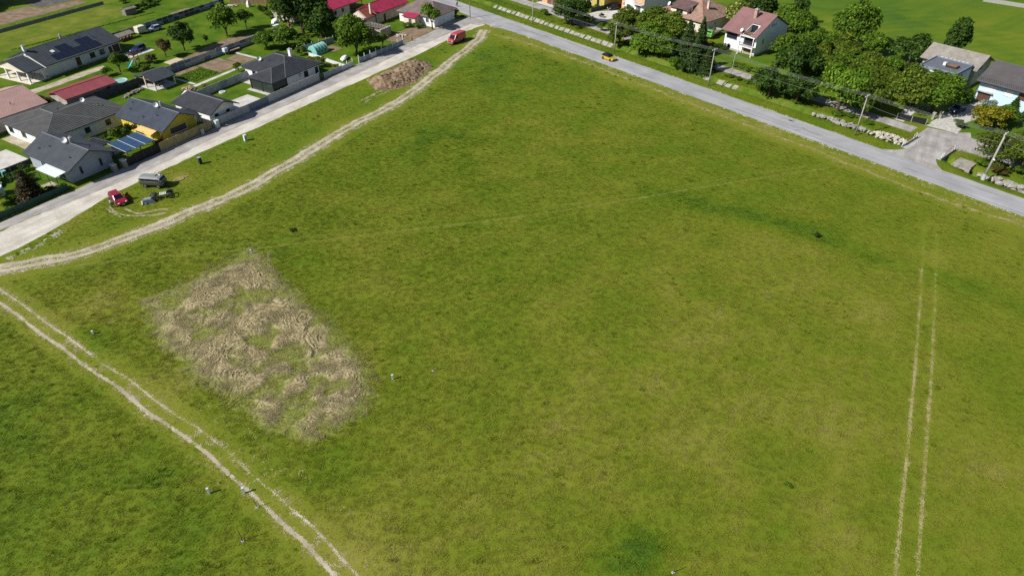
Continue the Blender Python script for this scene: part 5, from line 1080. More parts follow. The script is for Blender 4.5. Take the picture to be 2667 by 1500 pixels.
tR('ragged bush at the ditch edge below the dark spruces', -15.0, 4.2, 'bush', 'green', 1.8, 2.2, name='shrub', cat='shrub'); tR('ragged bush at the ditch edge right of the spruces', -11.4, 3.6, 'bush', 'dark', 1.6, 1.8, name='shrub', cat='shrub')
tR('bright yellow-green bush before the tall white villa', -16.8, 20.8, 'bush', 'yellow', 1.9, 2.2, name='shrub', cat='shrub'); tR('dark round bush below the villa window', -13.2, 20.6, 'bush', 'dark', 1.9, 2.4, name='shrub', cat='shrub')
tR('lush flowering tree behind the tall villa, left of its roof', -22.5, 41.5, 'mid', 'flower', 3.4, 7.4, 1); tR('green tree beside the flowering one behind the villa', -18.0, 39.5, 'mid', 'green', 2.8, 6.6, 2); tR('dark tree at the top edge behind the villa', -22.0, 52, 'big', 'dark', 4.5, 8.6, 0); tR('dark tree crown right of the villa chimney', -11.5, 50, 'mid', 'green', 3.6, 7.2, 0); tR('grey-green tree at the far villa corner', -6.5, 46.5, 'mid', 'green', 3.6, 7.0, 1); tR('slim tree standing at the meadow edge beyond the villa', -13.5, 58, 'mid', 'dark', 2.4, 7.4, 2); tR('low leafy tree at the meadow edge beyond the villa', -9, 56, 'mid', 'green', 2.6, 5, 0)
tR('orchard tree against the shaded villa gable', -.8, 30.4, 'mid', 'green', 3.1, 6.2, 0); tR('second orchard tree right of the villa', 2.6, 34.8, 'mid', 'green', 3.2, 6.2, 1); tR('third orchard tree right of the villa', 3.6, 40.6, 'mid', 'green', 3.2, 6.0, 2); tR('orchard tree farthest from the villa', 9.4, 42.4, 'mid', 'olive', 3.0, 5.4, 1); tR('low orchard tree in the hollow before the thicket', 7.8, 33.6, 'mid', 'olive', 2.6, 5.0, 0)
tR('big free-standing tree at the edge of the far meadow', 6.6, 53.0, 'big', 'green', 4.9, 11.4, 1); tR('round dark tree left of the old barn', 22.6, 51.0, 'mid', 'dark', 4.0, 7.0, 0); tR('tall columnar tree behind the old barn roof', 29.4, 58.4, 'column', 'dark', 3.0, 12.5, 0); tR('dark tree at the far left end of the thicket', 13.6, 49.6, 'mid', 'green', 3.2, 5.6, 2)
tR('round hornbeam at the ditch, left of a touching pair', 11.8, 5.6, 'mid', 'dark', 3.7, 6.4, 0); tR('round hornbeam at the ditch, right of a touching pair', 18.4, 6.0, 'mid', 'dark', 3.6, 6.2, 2); tR('tall dark tree behind the touching hornbeams', 11.4, 16.4, 'big', 'dark', 4.7, 9.4, 2); tR('big bright maple left of the fourth power pole', 26.6, 9.0, 'big', 'bright', 4.6, 10.2, 0); tR('olive maple behind the fourth power pole', 32.0, 11.0, 'mid', 'olive', 3.6, 8.2, 1); tR('yellowish tree between the two maples and the thicket', 20.5, 20.4, 'big', 'olive', 4.4, 7.2, 1)
tR('huge spreading walnut tree over the cobbled drive, left half', 36.0, 22.0, 'big', 'olive', 4.6, 8.8, 2); tR('huge spreading walnut tree over the cobbled drive, right half', 40.2, 23.8, 'big', 'green', 4.4, 8.6, 0); tR('dark conifer in the corner between flat-roofed and blue house', 41.6, 34.2, 'mid', 'dark', 2.3, 3.6, 0)
tR('yellow-green maple before the light blue house', 51.3, 25.2, 'mid', 'yellow', 3.2, 4.6, 1); tR('green shrub tree right of the yellow-green maple', 52.2, 29.4, 'mid', 'green', 2.4, 3.8, 2); tR('pale blue spruce bush at the blue house door', 47.6, 34.6, 'bush', 'blue', 1.7, 1.9, name='conifer'); tR('weeping dark conifer before the blue house', 52.3, 34.0, 'cone', 'dark', 2.0, 4.4, 0, name='conifer'); tR('dark bush at the blue house wall by the right edge', 55.5, 34, 'bush', 'dark', 1.8, 2.0, name='shrub', cat='shrub'); tR('bush at the cobbled drive mouth', 47.4, 20.2, 'bush', 'dark', 1.2, 1.5, name='shrub', cat='shrub')
tR('half-bare tree leaning over the footbridge', 57.8, 9.0, 'sparse', 'olive', 4.2, 6.8, 0); tR('second half-bare tree at the right edge', 62.8, 9.2, 'sparse', 'olive', 3.6, 6.0, 0); tR('brown-green bush right of the half-bare trees', 60.8, 17.0, 'mid', 'olive', 3.0, 3.6, 1)
for k, (r_q, n_q) in enumerate(((57.5, 5.6), (59.5, 7.4), (63, 7.6), (66.5, 8.2), (69, 6.4), (72, 7.0), (62.4, 12.4), (65.5, 13.6), (55, 19.5), (57.5, 24.5))): tR('rough scrub bush of the untidy corner at the right edge', r_q, n_q, 'bush', 'olive' if k % 2 else 'green', 1.3, 1.2, name='shrub', cat='shrub', group='scrub at the right edge')
tR('low scrub under the leaning pole', 60.8, 4.6, 'bush', 'brown', 1.6, 1.2, name='shrub', cat='shrub'); tR('low green scrub beside the right edge boulders', 65.8, 6, 'bush', 'green', 1.6, 1.2, name='shrub', cat='shrub')
for k, (r, n, R, H, lf) in enumerate(((14.5, 23.5, 3.0, 5.6, 'olive'), (19.5, 27.0, 3.2, 5.4, 'olive'), (15.0, 30.0, 2.8, 5.0, 'green'), (24.5, 25.0, 3.0, 5.0, 'olive'), (21.5, 33.5, 2.9, 4.6, 'olive'), (27.0, 30.5, 2.6, 4.4, 'olive'), (12.2, 37.0, 2.8, 4.8, 'olive'), (17.5, 39.5, 2.8, 4.4, 'olive'), (23.5, 39.5, 2.6, 4.4, 'green'), (28.5, 19.5, 2.8, 5.2, 'olive'))):
    tR('bushy wild tree of the tangled thicket behind the roadside maples', r, n, 'mid', lf, R, H, group='wild thicket trees')
rs = random.Random(12)
for k in range(34):
    r, n = rs.uniform(1, 30), rs.uniform(22, 46)
    if (r < 6 and n < 34) or (r > 28 and n > 36): continue
    tR('rounded shrub of the tangled thicket between villa and flat-roofed house', r, n, 'bush', rs.choice(['green', 'olive', 'olive', 'green', 'dark']), rs.uniform(1.4, 2.6), rs.uniform(1.6, 3.0), name='shrub', cat='shrub', group='thicket shrubs')
for k in range(16):
    r = rs.choice([rs.uniform(-3, 9), rs.uniform(5, 40), rs.uniform(-36, -8)]); n = rs.uniform(5.8, 8.8)
    tR('low weedy bush on the ditch bank', r, n, 'bush', rs.choice(['green', 'green', 'bright']), rs.uniform(.6, 1.2), rs.uniform(.5, 1.0), name='shrub', cat='shrub', group='weedy bushes on the ditch bank')
for k, (r, n) in enumerate(((-4.5, 15.4), (-2.6, 15.8), (-.4, 15.2), (1.6, 16.0), (3.6, 15.6), (5.4, 17.2), (3.2, 19.0))): tR('bright green hedge bush along the far side of the side lane', r, n, 'bush', 'bright', 1.4, 1.1, name='shrub', cat='shrub', group='hedge along the side lane')
for k, (r, n) in enumerate(((66, 76), (74, 78))): tree('dark tree at the far meadow edge in the top right corner', G(2620 + k * 60, -4)[:2], 'mid', 'dark', 3, 4.5, group='far meadow edge trees')
tree('dark lone thistle bush in the right of the meadow', G(2125, 617)[:2], 'bush', 'dark', .62, .7, 0, name='shrub', cat='shrub'); tree('small dark weed clump near the long worn line', G(762, 602)[:2], 'bush', 'dark', .6, .4, 1, name='shrub', cat='shrub'); tree('spiky green weed clump in the lower right meadow', G(2053, 1264)[:2], 'bush', 'bright', .5, .25, 2, name='shrub', cat='shrub')

# ------------------------------------------------------------------ vehicles
def profloft(mb, prof, hw, edge=.09, inset=.06, mi=None):
    cx = sum(p[0] for p in prof) / len(prof); cz = sum(p[1] for p in prof) / len(prof)
    def ring(y, k): return [(cx + (x - cx) * (1 - k), y, cz + (z - cz) * (1 - k)) for x, z in prof]
    mb.loft([ring(-hw, inset), ring(-hw + edge * .35, inset * .3), ring(-hw + edge, 0), ring(hw - edge, 0), ring(hw - edge * .35, inset * .3), ring(hw, inset)][::-1], mi)
_wh = {}
def wheels(T, xs, y, r, w_=.2, rim=RIM):
    k = (r, w_)
    if k not in _wh:
        prof = [(r * .62, -w_ / 2), (r * .95, -w_ / 2), (r, -w_ * .3), (r, w_ * .3), (r * .95, w_ / 2), (r * .62, w_ / 2)]; mb = MB(); n = 18
        V = [(a * math.cos(t), b, a * math.sin(t)) for t in np.linspace(0, 2 * math.pi, n, False) for a, b in prof]; q = len(prof)
        mb.add(V, [(i * q + j, i * q + j + 1, ((i + 1) % n) * q + j + 1, ((i + 1) % n) * q + j) for i in range(n) for j in range(q - 1)])
        rm = MB().tube((0, -w_ * .4, 0), (0, w_ * .4, 0), r * .63, None, 14); rm.tube((0, -w_ * .48, 0), (0, w_ * .48, 0), r * .18, None, 8)
        for s in range(5): a = s * 1.2566; rm.tube((0, w_ * .42, 0), (math.cos(a) * r * .55, w_ * .45, math.sin(a) * r * .55), .03, None, 4); rm.tube((0, -w_ * .42, 0), (math.cos(a) * r * .55, -w_ * .45, math.sin(a) * r * .55), .03, None, 4)
        _wh[k] = (mb.mesh('wheel', RUBBER), rm.mesh('rim', rim))
    for x in xs:
        for s in (-1, 1): o = link('wheel', _wh[k][0], T, (x, s * y, r)); link('rim', _wh[k][1], o)
def car(T, L, W, H, pm, kind='hatch', roofm=None, open_doors=()):
    h = L / 2; hw = W / 2; zb, bl = .22, H * .60; s = H / 1.5
    if kind == 'suv': cab = (-h * .93, -h * .80, h * .06, h * .36); hood = bl - .06
    elif kind == 'wagon': cab = (-h * .95, -h * .86, h * .08, h * .40); hood = bl - .08
    else: cab = (-h * .92, -h * .66, h * .10, h * .44); hood = bl - .08
    prof = [(-h, zb + .18), (-h * .93, zb), (h * .93, zb), (h, zb + .2), (h * .985, hood * .78), (h * .88, hood * .93), (cab[3] + .02, bl), (cab[0], bl), (-h * .985, bl * .92), (-h * 1.0, bl * .6)]
    mb = MB(); profloft(mb, prof, hw, .16, .07); body = mb.build('body', pm, T, None, True)
    m = body.data; m.polygons.foreach_set('use_smooth', [False] * len(m.polygons))
    wb, wr = hw * .90, hw * .72; x0, x1, x2, x3 = cab; z0, z1 = bl - .01, H - .03
    V = [(x0, -wb, z0), (x3, -wb, z0), (x3, wb, z0), (x0, wb, z0), (x1, -wr, z1), (x2, -wr, z1), (x2, wr, z1), (x1, wr, z1)]
    names = (('rear_window', (3, 0, 4, 7)), ('windshield', (1, 2, 6, 5)), ('side_window', (0, 1, 5, 4)), ('side_window', (2, 3, 7, 6)))
    for nm, f in names: MB().add([V[i] for i in f], [(0, 1, 2, 3)]).build(nm, glassmat('car_glass', (.012, .015, .02), .08), T)
    rp = MB(); rp.add([(x1 - .05, -wr - .02, z1), (x2 + .04, -wr - .02, z1), (x2 + .04, wr + .02, z1), (x1 - .05, wr + .02, z1), (x1 + .12, -wr + .1, H), (x2 - .2, -wr + .1, H + .01), (x2 - .2, wr - .1, H + .01), (x1 + .12, wr - .1, H)], [(0, 3, 2, 1), (4, 5, 6, 7), (0, 1, 5, 4), (1, 2, 6, 5), (2, 3, 7, 6), (3, 0, 4, 7)])
    rp.build('roof_panel', roofm or pm, T)
    pl = MB()
    for a, b in ((0, 4), (1, 5), (2, 6), (3, 7)): pl.tube(V[a], V[b], .05, .04, 5)
    for sgn in (-1, 1):
        for t in (.36, .68): pl.tube((x0 + (x3 - x0) * t, sgn * wb * 1.0, z0), (x1 + (x2 - x1) * t, sgn * wr, z1), .035, None, 5)
    pl.build('pillars', roofm or pm, T)
    for sgn in (-1, 1):
        MB().blob((h * .93, sgn * hw * .68, hood * .80), (.12, .22, .10), 1, .1, 4).build('headlight', LAMP, T); MB().blob((-h * .975, sgn * hw * .74, bl * .80), (.08, .14, .14), 1, .1, 4).build('tail_light', REDL, T)
        MB().blob((x3 - .25, sgn * (hw + .09), bl + .08), (.07, .11, .08), 2, .1, 4).build('mirror', pm, T)
        for x in (-h * .6, h * .62): MB().tube((x, sgn * (hw - .05), .33 * s), (x, sgn * (hw + .004), .33 * s), .40 * s, None, 16).build('wheel_arch', RUBBER, T)
    MB().box((h * .985, 0, zb + .25), (.06, hw * 1.3, .16)).build('grille', DARKF, T); MB().box((h * 1.005, 0, zb + .12), (.02, .5, .11)).build('number_plate', WFRAME, T)
    MB().box((0, 0, zb - .02), (L * .8, W * .8, .12)).build('underbody', RUBBER, T)
    wheels(T, (-h * .6, h * .62), hw - .08, .33 * s)
    for sgn, fx in open_doors:
        hx = x3 - .12 if fx else x3 - 1.15; d = MB(); d.add([(0, 0, zb + .1), (-1.0, 0, zb + .1), (-1.0, 0, bl), (0, 0, bl), (0, .07, zb + .1), (-1.0, .07, zb + .1), (-1.0, .07, bl), (0, .07, bl)], [(0, 1, 2, 3), (4, 7, 6, 5), (0, 4, 5, 1), (1, 5, 6, 2), (2, 6, 7, 3), (3, 7, 4, 0)])
        o = d.build('door', pm, T, (hx, sgn * hw, 0)); o.rotation_euler.z = -sgn * R_(66)
        MB().add([(-.12, .03, bl), (-.98, .03, bl), (-.86, .03 - .0, H - .08), (-.42, .03, H - .08)], [(0, 1, 2, 3)]).build('door_window', MATS['car_glass'], o)
RED = paint('red_paint', (.36, .012, .035)); CAR_Y = paint('yellow_paint', (.58, .42, .01)); DBLUE = paint('blue_paint', (.012, .035, .16)); SILV = paint('silver_blue_paint', (.42, .48, .66)); BLK = paint('black_paint', (.014, .015, .02)); NAVY = paint('navy_paint', (.01, .018, .07))
def cpos(o, p, d): o.location = (p[0], p[1], .02); o.rotation_euler.z = math.atan2(d[1], d[0])
T = thing('parked_car', 'dark red sport utility car with open doors on the grass', 'car', (0, 0, 0)); car(T, 4.6, 1.86, 1.52, RED, 'wagon', None, ((1, True),))
pf = G(310.5, 525); cpos(T, pf, (.72, -.69)); T.scale = (.95,) * 3
T = thing('moving_car', 'small yellow car with dark roof driving on the road', 'car', (0, 0, 0)); car(T, 4.1, 1.78, 1.47, CAR_Y, 'hatch', paint('roof_black', (.012, .014, .03), .1, .15)); cpos(T, Rp(-28.4, -5.0), (math.cos(RA), math.sin(RA)))
T = thing('parked_car', 'dark blue car in front of the bungalow garage', 'car', (0, 0, 0)); car(T, 4.4, 1.8, 1.5, DBLUE, 'wagon'); cpos(T, Lp(1.6, -56.0), (-math.cos(LA + .25), -math.sin(LA + .25)))
T = thing('parked_car', 'silver-blue hatchback beside the panel wall', 'car', (0, 0, 0)); car(T, 3.9, 1.68, 1.45, SILV, 'hatch'); cpos(T, Lp(15.2, -67.6), (-math.cos(LA - .15), -math.sin(LA - .15)))
T = thing('parked_car', 'dark navy car on the cobbled drive', 'car', (0, 0, 0)); car(T, 4.4, 1.8, 1.5, NAVY, 'hatch'); cpos(T, Rp(43.6, 28.4), (math.cos(RA - 1.75), math.sin(RA - 1.75)))
T = thing('parked_car', 'black car at the top edge beside the orange stair tower', 'car', (0, 0, 0)); car(T, 4.5, 1.8, 1.5, BLK, 'suv'); cpos(T, Rp(-58.6, 29.6), (math.cos(RA - 1.7), math.sin(RA - 1.7)))
# red panel van
T = thing('panel_van', 'faded red high-roofed panel van on the grass near the junction', 'van', (0, 0, 0)); VR = paint('van_red', (.42, .055, .065), .0, .45)
mb = MB(); profloft(mb, [(-2.95, .35), (2.75, .35), (2.95, .55), (2.93, .95), (2.6, 1.18), (1.95, 1.32), (1.3, 2.25), (.85, 2.5), (-2.7, 2.52), (-2.95, 2.35)], 1.02, .22, .05); mb.build('body', VR, T)
MB().add([(2.0, -.82, 1.33), (2.0, .82, 1.33), (1.37, .74, 2.22), (1.37, -.74, 2.22)], [(0, 1, 2, 3)]).build('windshield', MATS['car_glass'], T).location.x = .03
for s in (-1, 1):
    MB().prism([(.55, 1.3), (1.85, 1.3), (1.3, 2.05), (.55, 2.1)], s * 1.0, s * 1.028, 'y').build('side_window', MATS['car_glass'], T); MB().box((2.8, s * .76, .95), (.2, .3, .22)).build('headlight', LAMP, T); MB().box((1.75, s * 1.18, 1.5), (.12, .2, .3)).build('mirror', DARKF, T); MB().box((-2.95, s * .9, 1.2), (.05, .12, .5)).build('tail_light', REDL, T)
    for x in (-1.8, 1.95): MB().tube((x, s * .95, .36), (x, s * 1.03, .36), .42, None, 16).build('wheel_arch', RUBBER, T)
MB().box((2.93, 0, .5), (.1, 1.8, .28)).build('bumper', mat('bumper_grey', (.2, .2, .2), .7, .1, 2), T); MB().box((2.96, 0, .8), (.04, 1.0, .14)).build('grille', DARKF, T); wheels(T, (-1.8, 1.95), .9, .34); cpos(T, Lp(51.4, 11.6), tuple(-x for x in (math.cos(LA - .06), math.sin(LA - .06))))
# old grey forward-control van
T = thing('old_van', 'old grey-green rounded off-road van parked beside the lane', 'van', (0, 0, 0)); LOW = paint('dark_grey_green', (.055, .06, .05), .0, .5); UPP = paint('pale_grey', (.23, .25, .25), .0, .5)
def sec(x, w_, zt, zb=.55):
    half = [(.80, zb), (.95, zb + .12), (1., 1.15), (1., 1.36), (.965, 1.40), (.90, 1.40 + (zt - 1.40) * .62), (.78, 1.40 + (zt - 1.40) * .86), (.45, zt)]
    return [(x, -a * w_, z) for a, z in half] + [(x, a * w_, z) for a, z in half[::-1]]
st = [sec(-2.18, .80, 1.92, .7), sec(-2.12, .92, 2.02), sec(-1.9, .96, 2.10), sec(0, .97, 2.14), sec(1.45, .96, 2.10), sec(1.8, .93, 1.98), sec(2.05, .90, 1.62, .58), sec(2.18, .84, 1.46, .62)]
n = len(st[0]); mb = MB(); P = [p for r_ in st for p in r_]
segm = {**{k: 0 for k in range(n)}, 4: 1, 10: 1, 5: 1, 9: 1, 6: 1, 7: 1, 8: 1}
for i in range(len(st) - 1):
    for k in range(n):
        mb.add([P[i * n + k], P[(i + 1) * n + k], P[(i + 1) * n + (k + 1) % n], P[i * n + (k + 1) % n]], [(0, 1, 2, 3)], 1 if k in (5, 6, 7, 8, 9) else 0)
mb.poly(st[0], 0); mb.poly(st[-1][::-1], 0); mb.build('body', [LOW, UPP], T)
for s in (-1, 1):
    for x0, x1 in ((-1.75, -.95), (-.85, -.05), (.05, .75), (.85, 1.55)):
        MB().add([(x0, s * .962, 1.42), (x1, s * .962, 1.42), (x1, s * .91, 1.84), (x0, s * .91, 1.84)], [(0, 1, 2, 3) if s < 0 else (3, 2, 1, 0)]).build('side_window', MATS['car_glass'], T)
    MB().add([(1.87, s * .04, 1.98), (1.87, s * .70, 1.96), (2.1, s * .80, 1.58), (2.1, s * .04, 1.6)], [(0, 1, 2, 3) if s < 0 else (3, 2, 1, 0)]).build('windshield', MATS['car_glass'], T); MB().tube((2.15, s * .62, 1.0), (2.22, s * .62, 1.0), .12, None, 10).build('headlight', LAMP, T); MB().box((1.6, s * 1.1, 1.6), (.08, .16, .24)).build('mirror', DARKF, T)
MB().box((2.25, 0, .62), (.1, 1.7, .16)).build('bumper', DARKF, T); MB().tube((.7, -.1, 2.12), (1.1, .2, 2.3), .08, None, 8).build('roof_vent', DARKF, T); MB().box((1.25, .35, 2.16), (.5, .3, .1)).build('roof_hatch', LAMP, T); wheels(T, (-1.3, 1.25), .78, .40, .24); pa = G(250 + 1170 / 7.7, 430 + 440 / 7.7); cpos(T, (pa.x, pa.y + .3), (math.cos(R_(-8)), math.sin(R_(-8))))
# bare chassis on wheels and scrap body
T = thing('vehicle_chassis', 'stripped black vehicle chassis standing on its wheels', 'chassis', (0, 0, 0)); c = G(250 + 1340 / 7.7, 430 + 655 / 7.7)
mb = MB()
for y in (-.42, .42): mb.bb(-1.9, 1.9, y - .06, y + .06, .55, .68)
for x in (-1.85, -1.0, .2, 1.1, 1.85): mb.bb(x - .06, x + .06, -.42, .42, .56, .67)
mb.build('frame', BLACK, T); MB().blob((-1.2, 0, .85), (.55, .35, .3), 4, .5, 5).build('engine', mat('engine_dark', (.03, .035, .035), .6, .3, 3), T); o = MB().bb(-.35, .75, -.5, .5, .70, .76).build('slatted_board', WOODG, T)
for k in range(5): MB().bb(-.33 + k * .22, -.18 + k * .22, -.5, .5, .765, .80).build('slat', WFEN, o)
for x in (-1.3, 1.3): MB().tube((x, -.75, .4), (x, .75, .4), .06, None, 8).build('axle', BLACK, T); MB().prism([(math.cos(t) * .55 + x, .42 + math.sin(t) * .55) for t in np.linspace(.3, 2.84, 9)], -.95, -.6, 'y').build('mudguard', LOW, T); MB().prism([(math.cos(t) * .55 + x, .42 + math.sin(t) * .55) for t in np.linspace(.3, 2.84, 9)], .6, .95, 'y').build('mudguard', LOW, T)
wheels(T, (-1.3, 1.3), .75, .40, .24); cpos(T, c, (math.cos(R_(24)), math.sin(R_(24))))
T = thing('scrap_body_part', 'dismantled blue-grey body section lying on the grass', 'car part', (0, 0, 0)); c = G(250 + 1070 / 7.7, 430 + 750 / 7.7); SB = mat('faded_blue_steel', (.16, .2, .26), .6, .25, 2)
mb = MB(); mb.add([(-1.1, -.6, 0), (1.1, -.6, 0), (1.1, .6, 0), (-1.1, .6, 0), (-.8, -.5, .75), (.7, -.5, .6), (.7, .5, .6), (-.8, .5, .75)], [(0, 1, 5, 4), (1, 2, 6, 5), (2, 3, 7, 6), (3, 0, 4, 7), (4, 5, 6, 7)]); mb.build('shell', SB, T)
MB().bb(-.6, .5, -.3, .3, .72, .78).build('panel', CONCT, T); o = MB().bb(-1.2, -1.0, -.8, .1, 0, .12).build('plank', mat('pale_wood', (.55, .48, .3), .8, .2, 2), T); o.rotation_euler.x = .5; o.location.z = .4; MB().tube((-.5, -.75, .15), (-.5, -.55, .15), .16, None, 10).build('lamp_ring', STEEL, T); cpos(T, c, (math.cos(R_(25)), math.sin(R_(25))))
# box trailer, green tipper truck
T = thingL('box_trailer', 'beige box trailer beside the silver-blue hatchback', 'trailer', 11.4, -68.6, 4); mb = MB(); profloft(mb, [(-1.3, .5), (1.3, .5), (1.3, 2.0), (1.15, 2.1), (-1.15, 2.1), (-1.3, 2.0)], .85, .1, .04); mb.build('box_body', CREAM, T); wheels(T, (0,), .85, .28); MB().tube((1.3, 0, .5), (2.3, 0, .45), .05, None, 6).build('drawbar', STEEL, T)
T = thingR('tipper_truck', 'green-cabbed tipper truck parked before the brown tiled house', 'truck', -22.6, 31.2, 100); GP = paint('truck_green', (.12, .33, .06), .0, .4); mb = MB(); profloft(mb, [(-3.6, .7), (-2.0, .7), (-2.0, 2.2), (-2.3, 2.4), (-3.3, 2.35), (-3.6, 1.5)], 1.05, .15, .05); mb.build('cab', GP, T)
MB().bb(-3.5, -3.4, -.85, .85, 1.5, 2.2).build('windshield', MATS['car_glass'], T); MB().bb(-3.2, 3.2, -.4, .4, .6, .8).build('chassis', BLACK, T)
for y in (-1.05, 1.05): MB().bb(-1.8, 3.2, y - .04, y + .04, 1.0, 1.55).build('tipper_side', mat('tipper_grey', (.3, .37, .33), .6, .2, 2), T)
MB().bb(-1.8, 3.2, -1.0, 1.0, .95, 1.02).build('tipper_floor', mat('tipper_rust', (.26, .14, .09), .8, .3, 2), T); MB().bb(3.16, 3.22, -1.0, 1.0, 1.03, 1.5).build('tailgate', MATS['tipper_grey'], T); wheels(T, (-2.7, 2.0), .9, .48, .3)
c = G(1550 + 980 / 4.83, 535 / 4.83); T = thing('parked_car', 'pale car glimpsed under the shaded roadside grove', 'car', (0, 0, 0)); car(T, 4.2, 1.75, 1.45, SILV, 'wagon'); cpos(T, c, (math.cos(RA + .2), math.sin(RA + .2)))

# ------------------------------------------------------------------ people
def person(label, pos, rz, shirt, trousers, arm='bend', seat=False, hairc=(.05, .035, .025)):
    """one continuous skinned figure; clothing by body zone, hair as a child"""
    T = thing('person', label, 'person', pos, rz); me = bpy.data.meshes.new('body')
    J = {}; E = []; Rr = []
    def j(n, p, r, par=None):
        J[n] = len(Rr); Rr.append((p, r))
        if par: E.append((J[par], J[n]))
    j('pel', (0, 0, .95), .15); j('wai', (0, 0, 1.1), .135, 'pel'); j('che', (.02, 0, 1.3), .16, 'wai'); j('nec', (.02, 0, 1.47), .062, 'che'); j('hd0', (.03, 0, 1.56), .082, 'nec'); j('hd1', (.035, 0, 1.66), .092, 'hd0'); j('hd2', (.02, 0, 1.74), .06, 'hd1')
    for s, q in ((1, 'l'), (-1, 'r')):
        j('hip' + q, (0, s * .095, .88), .105, 'pel')
        if seat: j('kn' + q, (.36, s * .12, .72 if s > 0 else .6), .065, 'hip' + q); j('an' + q, (.26, s * .12, .32 if s > 0 else .16), .045, 'kn' + q); j('to' + q, (.42, s * .12, .28 if s > 0 else .12), .04, 'an' + q)
        else: j('kn' + q, (.03, s * .11, .49), .068, 'hip' + q); j('an' + q, (-.01, s * .12, .09), .047, 'kn' + q); j('to' + q, (.14, s * .13, .045), .042, 'an' + q)
        j('sh' + q, (.01, s * .185, 1.40), .068, 'che')
        if arm == 'bend': el, wr = (.02, s * .26, 1.12), (.24, s * .17, 1.08)
        elif arm == 'bars': el, wr = (.22, s * .25, 1.16), (.46, s * .22, 1.04)
        else: el, wr = (-.02, s * .24, 1.12), (.03, s * .25, .87)
        j('el' + q, el, .046, 'sh' + q); j('wr' + q, wr, .031, 'el' + q); d = (Vector(wr) - Vector(el)).normalized(); pm_ = Vector(wr) + d * .06; j('pa' + q, tuple(pm_), .034, 'wr' + q)
        for k in range(4): f = pm_ + d * .05 + Vector((0, 0, -.005)) + Vector((0, (k - 1.5) * .02, 0)); j(f'f{k}{q}', tuple(f), .010, 'pa' + q); j(f'g{k}{q}', tuple(f + d * (.03 - .004 * abs(k - 1)) + Vector((0, 0, -.02))), .008, f'f{k}{q}')
        j('th' + q, tuple(pm_ + Vector((.02, -s * .035, .01))), .010, 'pa' + q)
    me.from_pydata([p for p, r in Rr], E, []); o = bpy.data.objects.new('body', me); COL.objects.link(o); m = o.modifiers.new('s', 'SKIN'); o.modifiers.new('d', 'SUBSURF').levels = 1
    for k, (p, r) in enumerate(Rr): me.skin_vertices[0].data[k].radius = (r, r * (1.15 if k in (0, 1, 2) else 1)); me.skin_vertices[0].data[k].use_root = (k == 0)
    dg = bpy.context.evaluated_depsgraph_get(); nm = bpy.data.meshes.new_from_object(o.evaluated_get(dg)); bpy.data.objects.remove(o)
    SK = mat('skin', (.45, .26, .18), .6, .1, 6)
    for mm in (shirt, trousers, SK, DARKF): nm.materials.append(mm)
    for p in nm.polygons:
        c = p.center; z = c.z; hand = abs(c.y) > .15 and z > .6 and (c.x > .14 if arm == 'bend' else c.x > .3 if arm == 'bars' else z < .98) and not (seat and z < .85)
        p.material_index = 2 if (z > 1.45 or hand) else 0 if z > .97 else 3 if (z < .09 or (seat and z < .3 and False)) else 1; p.use_smooth = True
    b = link('body', nm, T)
    hm = MB().blob((.005, 0, 1.70), (.105, .092, .105), 3, .15, 6); hm.v = [(min(x, .075), y, max(z, 1.63 if x < .02 else 1.71)) for x, y, z in hm.v]; hm.build('hair', mat('hair_%d' % int(hairc[0] * 999), hairc, .6, .2, 6), T, None, True)
    MB().blob((.128, 0, 1.625), (.018, .014, .022), 2, .1, 3).build('nose', SK, T)
    for s in (-1, 1): MB().blob((.113, s * .034, 1.655), (.012, .014, .008), 1, .1, 3).build('eye', DARKF, T); MB().blob((.03, s * .094, 1.64), (.022, .012, .032), 1, .1, 3).build('ear', SK, T)
    MB().blob((.118, 0, 1.575), (.01, .026, .007), 1, .1, 3).build('mouth', mat('lips', (.35, .13, .11), .6, .1, 5), T)
    return T
LBL = mat('pale_blue_cloth', (.50, .60, .74), .85, .12, 5); WHC = mat('white_cloth', (.66, .68, .74), .85, .1, 5); DJ = mat('dark_jeans', (.025, .03, .05), .85, .2, 5); BC = mat('dark_cloth', (.03, .03, .034), .85, .2, 5)
q1, q2 = G(250 + 328 / 7.7, 430 + 856 / 7.7), G(250 + 368 / 7.7, 430 + 848 / 7.7)
person('person in pale blue shirt and dark trousers, left of the pair', q1, .6, LBL, DJ); person('person in white top and dark trousers beside the red car', q2, 2.4, WHC, DJ, 'down')
cy = Vector((-17.2, 223.2, 0)); T = thing('bicycle', 'dark bicycle ridden along the far road', 'bicycle', cy, RA + math.pi)
for x in (-.52, .52):
    w1 = MB(); n = 20
    for k in range(n): a, b = k * 6.283 / n, (k + 1) * 6.283 / n; w1.tube((x + .33 * math.cos(a), 0, .34 + .33 * math.sin(a)), (x + .33 * math.cos(b), 0, .34 + .33 * math.sin(b)), .018, None, 5)
    for k in range(8): a = k * .785; w1.tube((x, 0, .34), (x + .32 * math.cos(a), 0, .34 + .32 * math.sin(a)), .003, None, 3)
    w1.build('wheel', RUBBER, T)
fr = MB()
for a, b in (((-.52, 0, .34), (-.1, 0, .3)), ((-.1, 0, .3), (-.2, 0, .86)), ((-.2, 0, .8), (.36, 0, .82)), ((-.1, 0, .3), (.36, 0, .78)), ((-.52, 0, .34), (-.2, 0, .8)), ((.36, 0, .82), (.52, 0, .34)), ((.36, 0, .8), (.34, 0, 1.0))): fr.tube(a, b, .02, None, 6)
fr.build('frame', BLK, T); MB().tube((.38, -.25, 1.02), (.38, .25, 1.02), .015, None, 6).build('handlebar', STEEL, T); MB().blob((-.2, 0, .88), (.13, .07, .04), 1, .2, 4).build('saddle', RUBBER, T)
